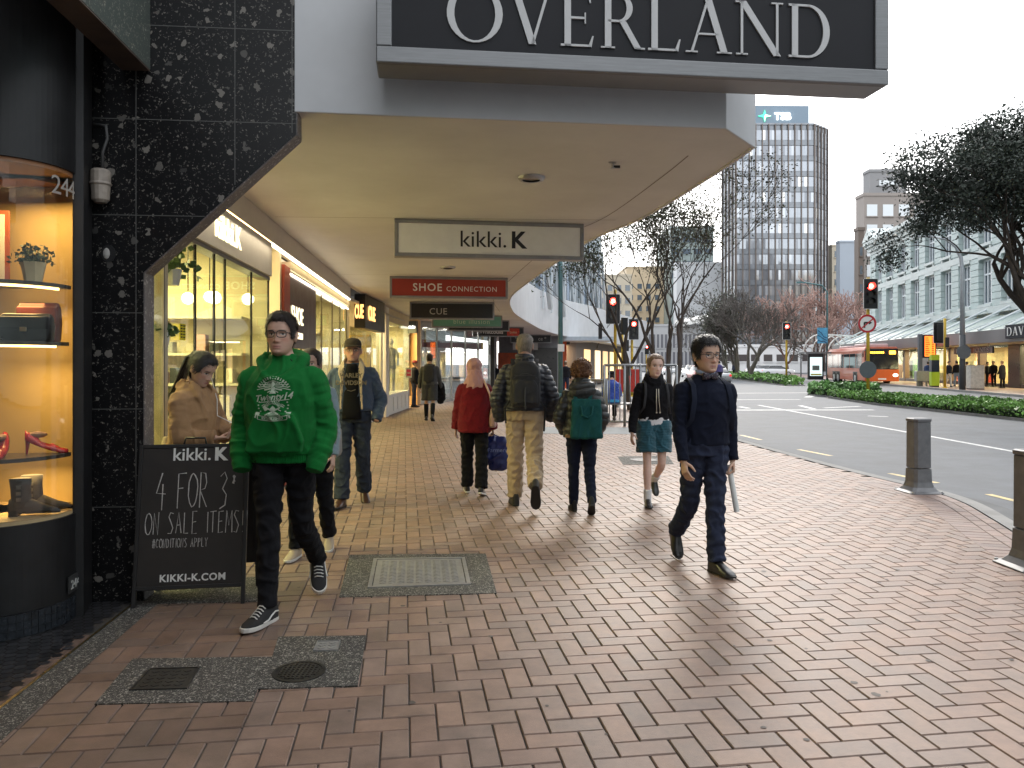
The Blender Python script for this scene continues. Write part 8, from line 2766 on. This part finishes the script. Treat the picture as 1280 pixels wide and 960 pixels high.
# ---- 10 schoolboy walking away
b10 = Fig('schoolboy in grey shirt, shorts and long black socks walking away under the hanging signs', 537, 20.7, 180, 1.80,
          dict(legL=(10, 5, 0, 1, 8), legR=(-6, 24, 26, 1, 6), armL=(-4, 14, 26, 10), armR=(6, 15, 18, 6), lean=2), 'm', (.46, .28, .2), .009)
b10.body({'L': (.5,), 'R': (.9,)})
b10.top(cloth('school_grey', (.075, .078, .08), .9, .12), .93, 1.48, .03, hang=1.0, amp=.008, wr=.05, seed=40, name='jumper')
b10.trousers(cloth('shorts_charcoal', (.05, .052, .056), .9, .12), 1.0, .014, [(0, .12), (1, .125)], .007, .03, 41, cut=.5, name='shorts')
for sd in 'LR':
    j = b10.J[sd]
    so = MB(); b10.limb(so, [j['knee'] + (j['ank'] - j['knee']) * .12, j['ank'] - j['up'] * .03], [(0, .060), (.35, .062), (1, .044)], 14, 14)
    so.build('long_sock', blackc, b10.root, smooth=True)
b10.shoes(leather_s, soleb)
b10.hair(h_blk, .022, .008, .8, .58, .14, seed=31)
bp10 = b10.backpack('black school backpack worn by the schoolboy in shorts', packm, 1.02, 1.42, .15, .14, .135, packm, detail=False)
b10.straps(bp10, packm, .035)
j10 = b10.held('carried_jacket', 'black jacket hanging from the right hand of the schoolboy', 'jacket')
gp = b10.J['R']['grip']
me = solid(MB().loft([[(gp[0] + w_ * c, gp[1] + d_ * q, gp[2] + z) for c, q in (sup(a, 2.2) for a in np.linspace(0, 2 * math.pi, 18, endpoint=False))] for z, w_, d_ in ((-.34, .07, .05), (-.2, .12, .06), (.0, .11, .06), (.16, .08, .05), (.22, .04, .03))]), .01, 2)
folds(me, .02, 8, 2); me.materials.append(blackc); link('cloth', me, j10)

# ---- smaller figures
def simple(label, px, d, rz, H, topm, legm, hairmt, pose=None, sex='m', coat=None, vox=.014, ground=None, skirt=None, group=None, x=None, shoes=soleb):
    pose = pose or dict(legL=(9, 5, 0, 1, 8), legR=(-9, 12, 12, 1, 8), armL=(-8, 12, 20, 8), armR=(8, 12, 20, 8), lean=2)
    f = Fig(label, px, d, rz, H, pose, sex, (.46, .29, .21), vox, x=x, ground=ground, group=group)
    f.body()
    f.top(topm, coat or .92, 1.48, .036, hang=1.0, amp=.008, wr=.03, seed=int(px), name='coat' if coat else 'jacket', vox=vox)
    f.trousers(legm, 1.0, .012, None, .006, .03, int(px) + 1)
    f.shoes(leather_s, shoes)
    f.hair(hairmt, .018, .010, .8, .58, .1, seed=int(px))
    return f
stand = dict(legL=(2, 2, 0, 1, 10), legR=(-2, 2, 0, 1, 10), armL=(8, 10, 30, 20), armR=(0, 10, 20, 10), lean=2)
darkc = cloth('dark_wool', (.014, .014, .018), .95, .15)
bluec = cloth('royal_blue_nylon', (.012, .05, .30), .5, .15)
purp = cloth('purple_nylon', (.06, .05, .16), .7, .15)
f11 = simple('person in dark clothes and red cap standing in the shop doorway', 511, 27.2, 100, 1.66, darkc, denimd, h_dark, stand, vox=.011, x=-3.46)
hc = MB().loft([[(w_ * math.sin(a), -f_ * math.cos(a) + .005, z) for a in np.linspace(0, 2 * math.pi, 20, endpoint=False)] for z, w_, f_ in ((.15, .09, .105), (.2, .09, .10), (.235, .06, .07), (.25, .02, .02))]).xf(f11.MH)
hc.build('cap', cloth('cap_red', (.3, .02, .02), .9), f11.root, smooth=True)
simple('white haired person in black coat walking away near the far red panel', 620, 41, 180, 1.55, darkc, blackc, h_wht, sex='f', coat=.7)
simple('person in dark jacket beside the teal lamp pole', 707, 37, 180, 1.68, darkc, denimd, h_lbr)
sit = dict(legL=(86, 84, 0, 4, 5), legR=(86, 84, 0, 4, 5), armL=(18, 12, 40, 30), armR=(18, 12, 40, 30), lean=8, head=(0, 10, 0))
f13 = Fig('person in bright blue jacket and dark cap seated on the bench with back turned', 765, 20.75, 180, 1.74, sit, 'm', (.46, .29, .21), .009)
f13.body()
f13.top(bluec, .86, 1.49, .045, hang=1.06, amp=.01, wr=.04, seed=50, name='jacket')
bd = MB(); f13.torso(bd, .88, .95, .054, hang=1.06)
f13.garment('pale_hem_band', bd, cloth('band_cyan', (.04, .30, .55), .6), .01, .002)
f13.trousers(blackc, 1.0, .012, None, .006, .03, 51)
f13.shoes(leather_s, soleb)
f13.hair(h_dark, .01, .006, .8, .58, .1, seed=51)
MB().loft([[(w_ * math.sin(a), -f_ * math.cos(a) + .005, z) for a in np.linspace(0, 2 * math.pi, 20, endpoint=False)] for z, w_, f_ in ((.14, .088, .104), (.2, .09, .10), (.238, .06, .07), (.252, .02, .02))]).xf(f13.MH).build('cap', darkc, f13.root, smooth=True)
simple('person in purple jacket standing at the road just right of the bow tie man', 899, 56, 180, 1.78, purp, blackc, h_dark, vox=.016)
simple('small dark figure crossing beside the far median bed', 918, 84, 180, 1.72, cloth('slate_blue', (.05, .06, .11), .8), blackc, h_dark, vox=.02)
simple('person in blue coat standing by the bus stop screen', 1160, 55.5, 150, 1.72, cloth('mid_blue', (.02, .05, .14), .8), blackc, h_dark, stand, vox=.016)
simple('person in navy top and pale shorts at the yellow signal pole across the road', 1186, 50.5, 20, 1.72, navyk, cloth('pale_grey', (.45, .45, .45), .8), h_dark, vox=.016, shoes=solew)
simple('person in dark jacket and light jeans on the far footpath', 1196, 52.5, 170, 1.76, darkc, cloth('light_jeans', (.18, .25, .36), .8), h_dark, vox=.016)
simple('dark clothed person just left of the white cabinet across the road', 1209, 54, 190, 1.7, darkc, blackc, h_dark, vox=.016)
simple('person in black standing with another at the lit store window', 1234, 52, 60, 1.68, darkc, blackc, h_blk, stand, vox=.016)
simple('second person in black beside another at the lit store window', 1242, 51.4, -60, 1.74, blackc, blackc, h_dark, stand, vox=.016)
simple('fair haired person in long black coat standing alone before the lit store window', 1253, 48.5, 200, 1.74, darkc, blackc, h_lbr, stand, 'f', .6, .016)
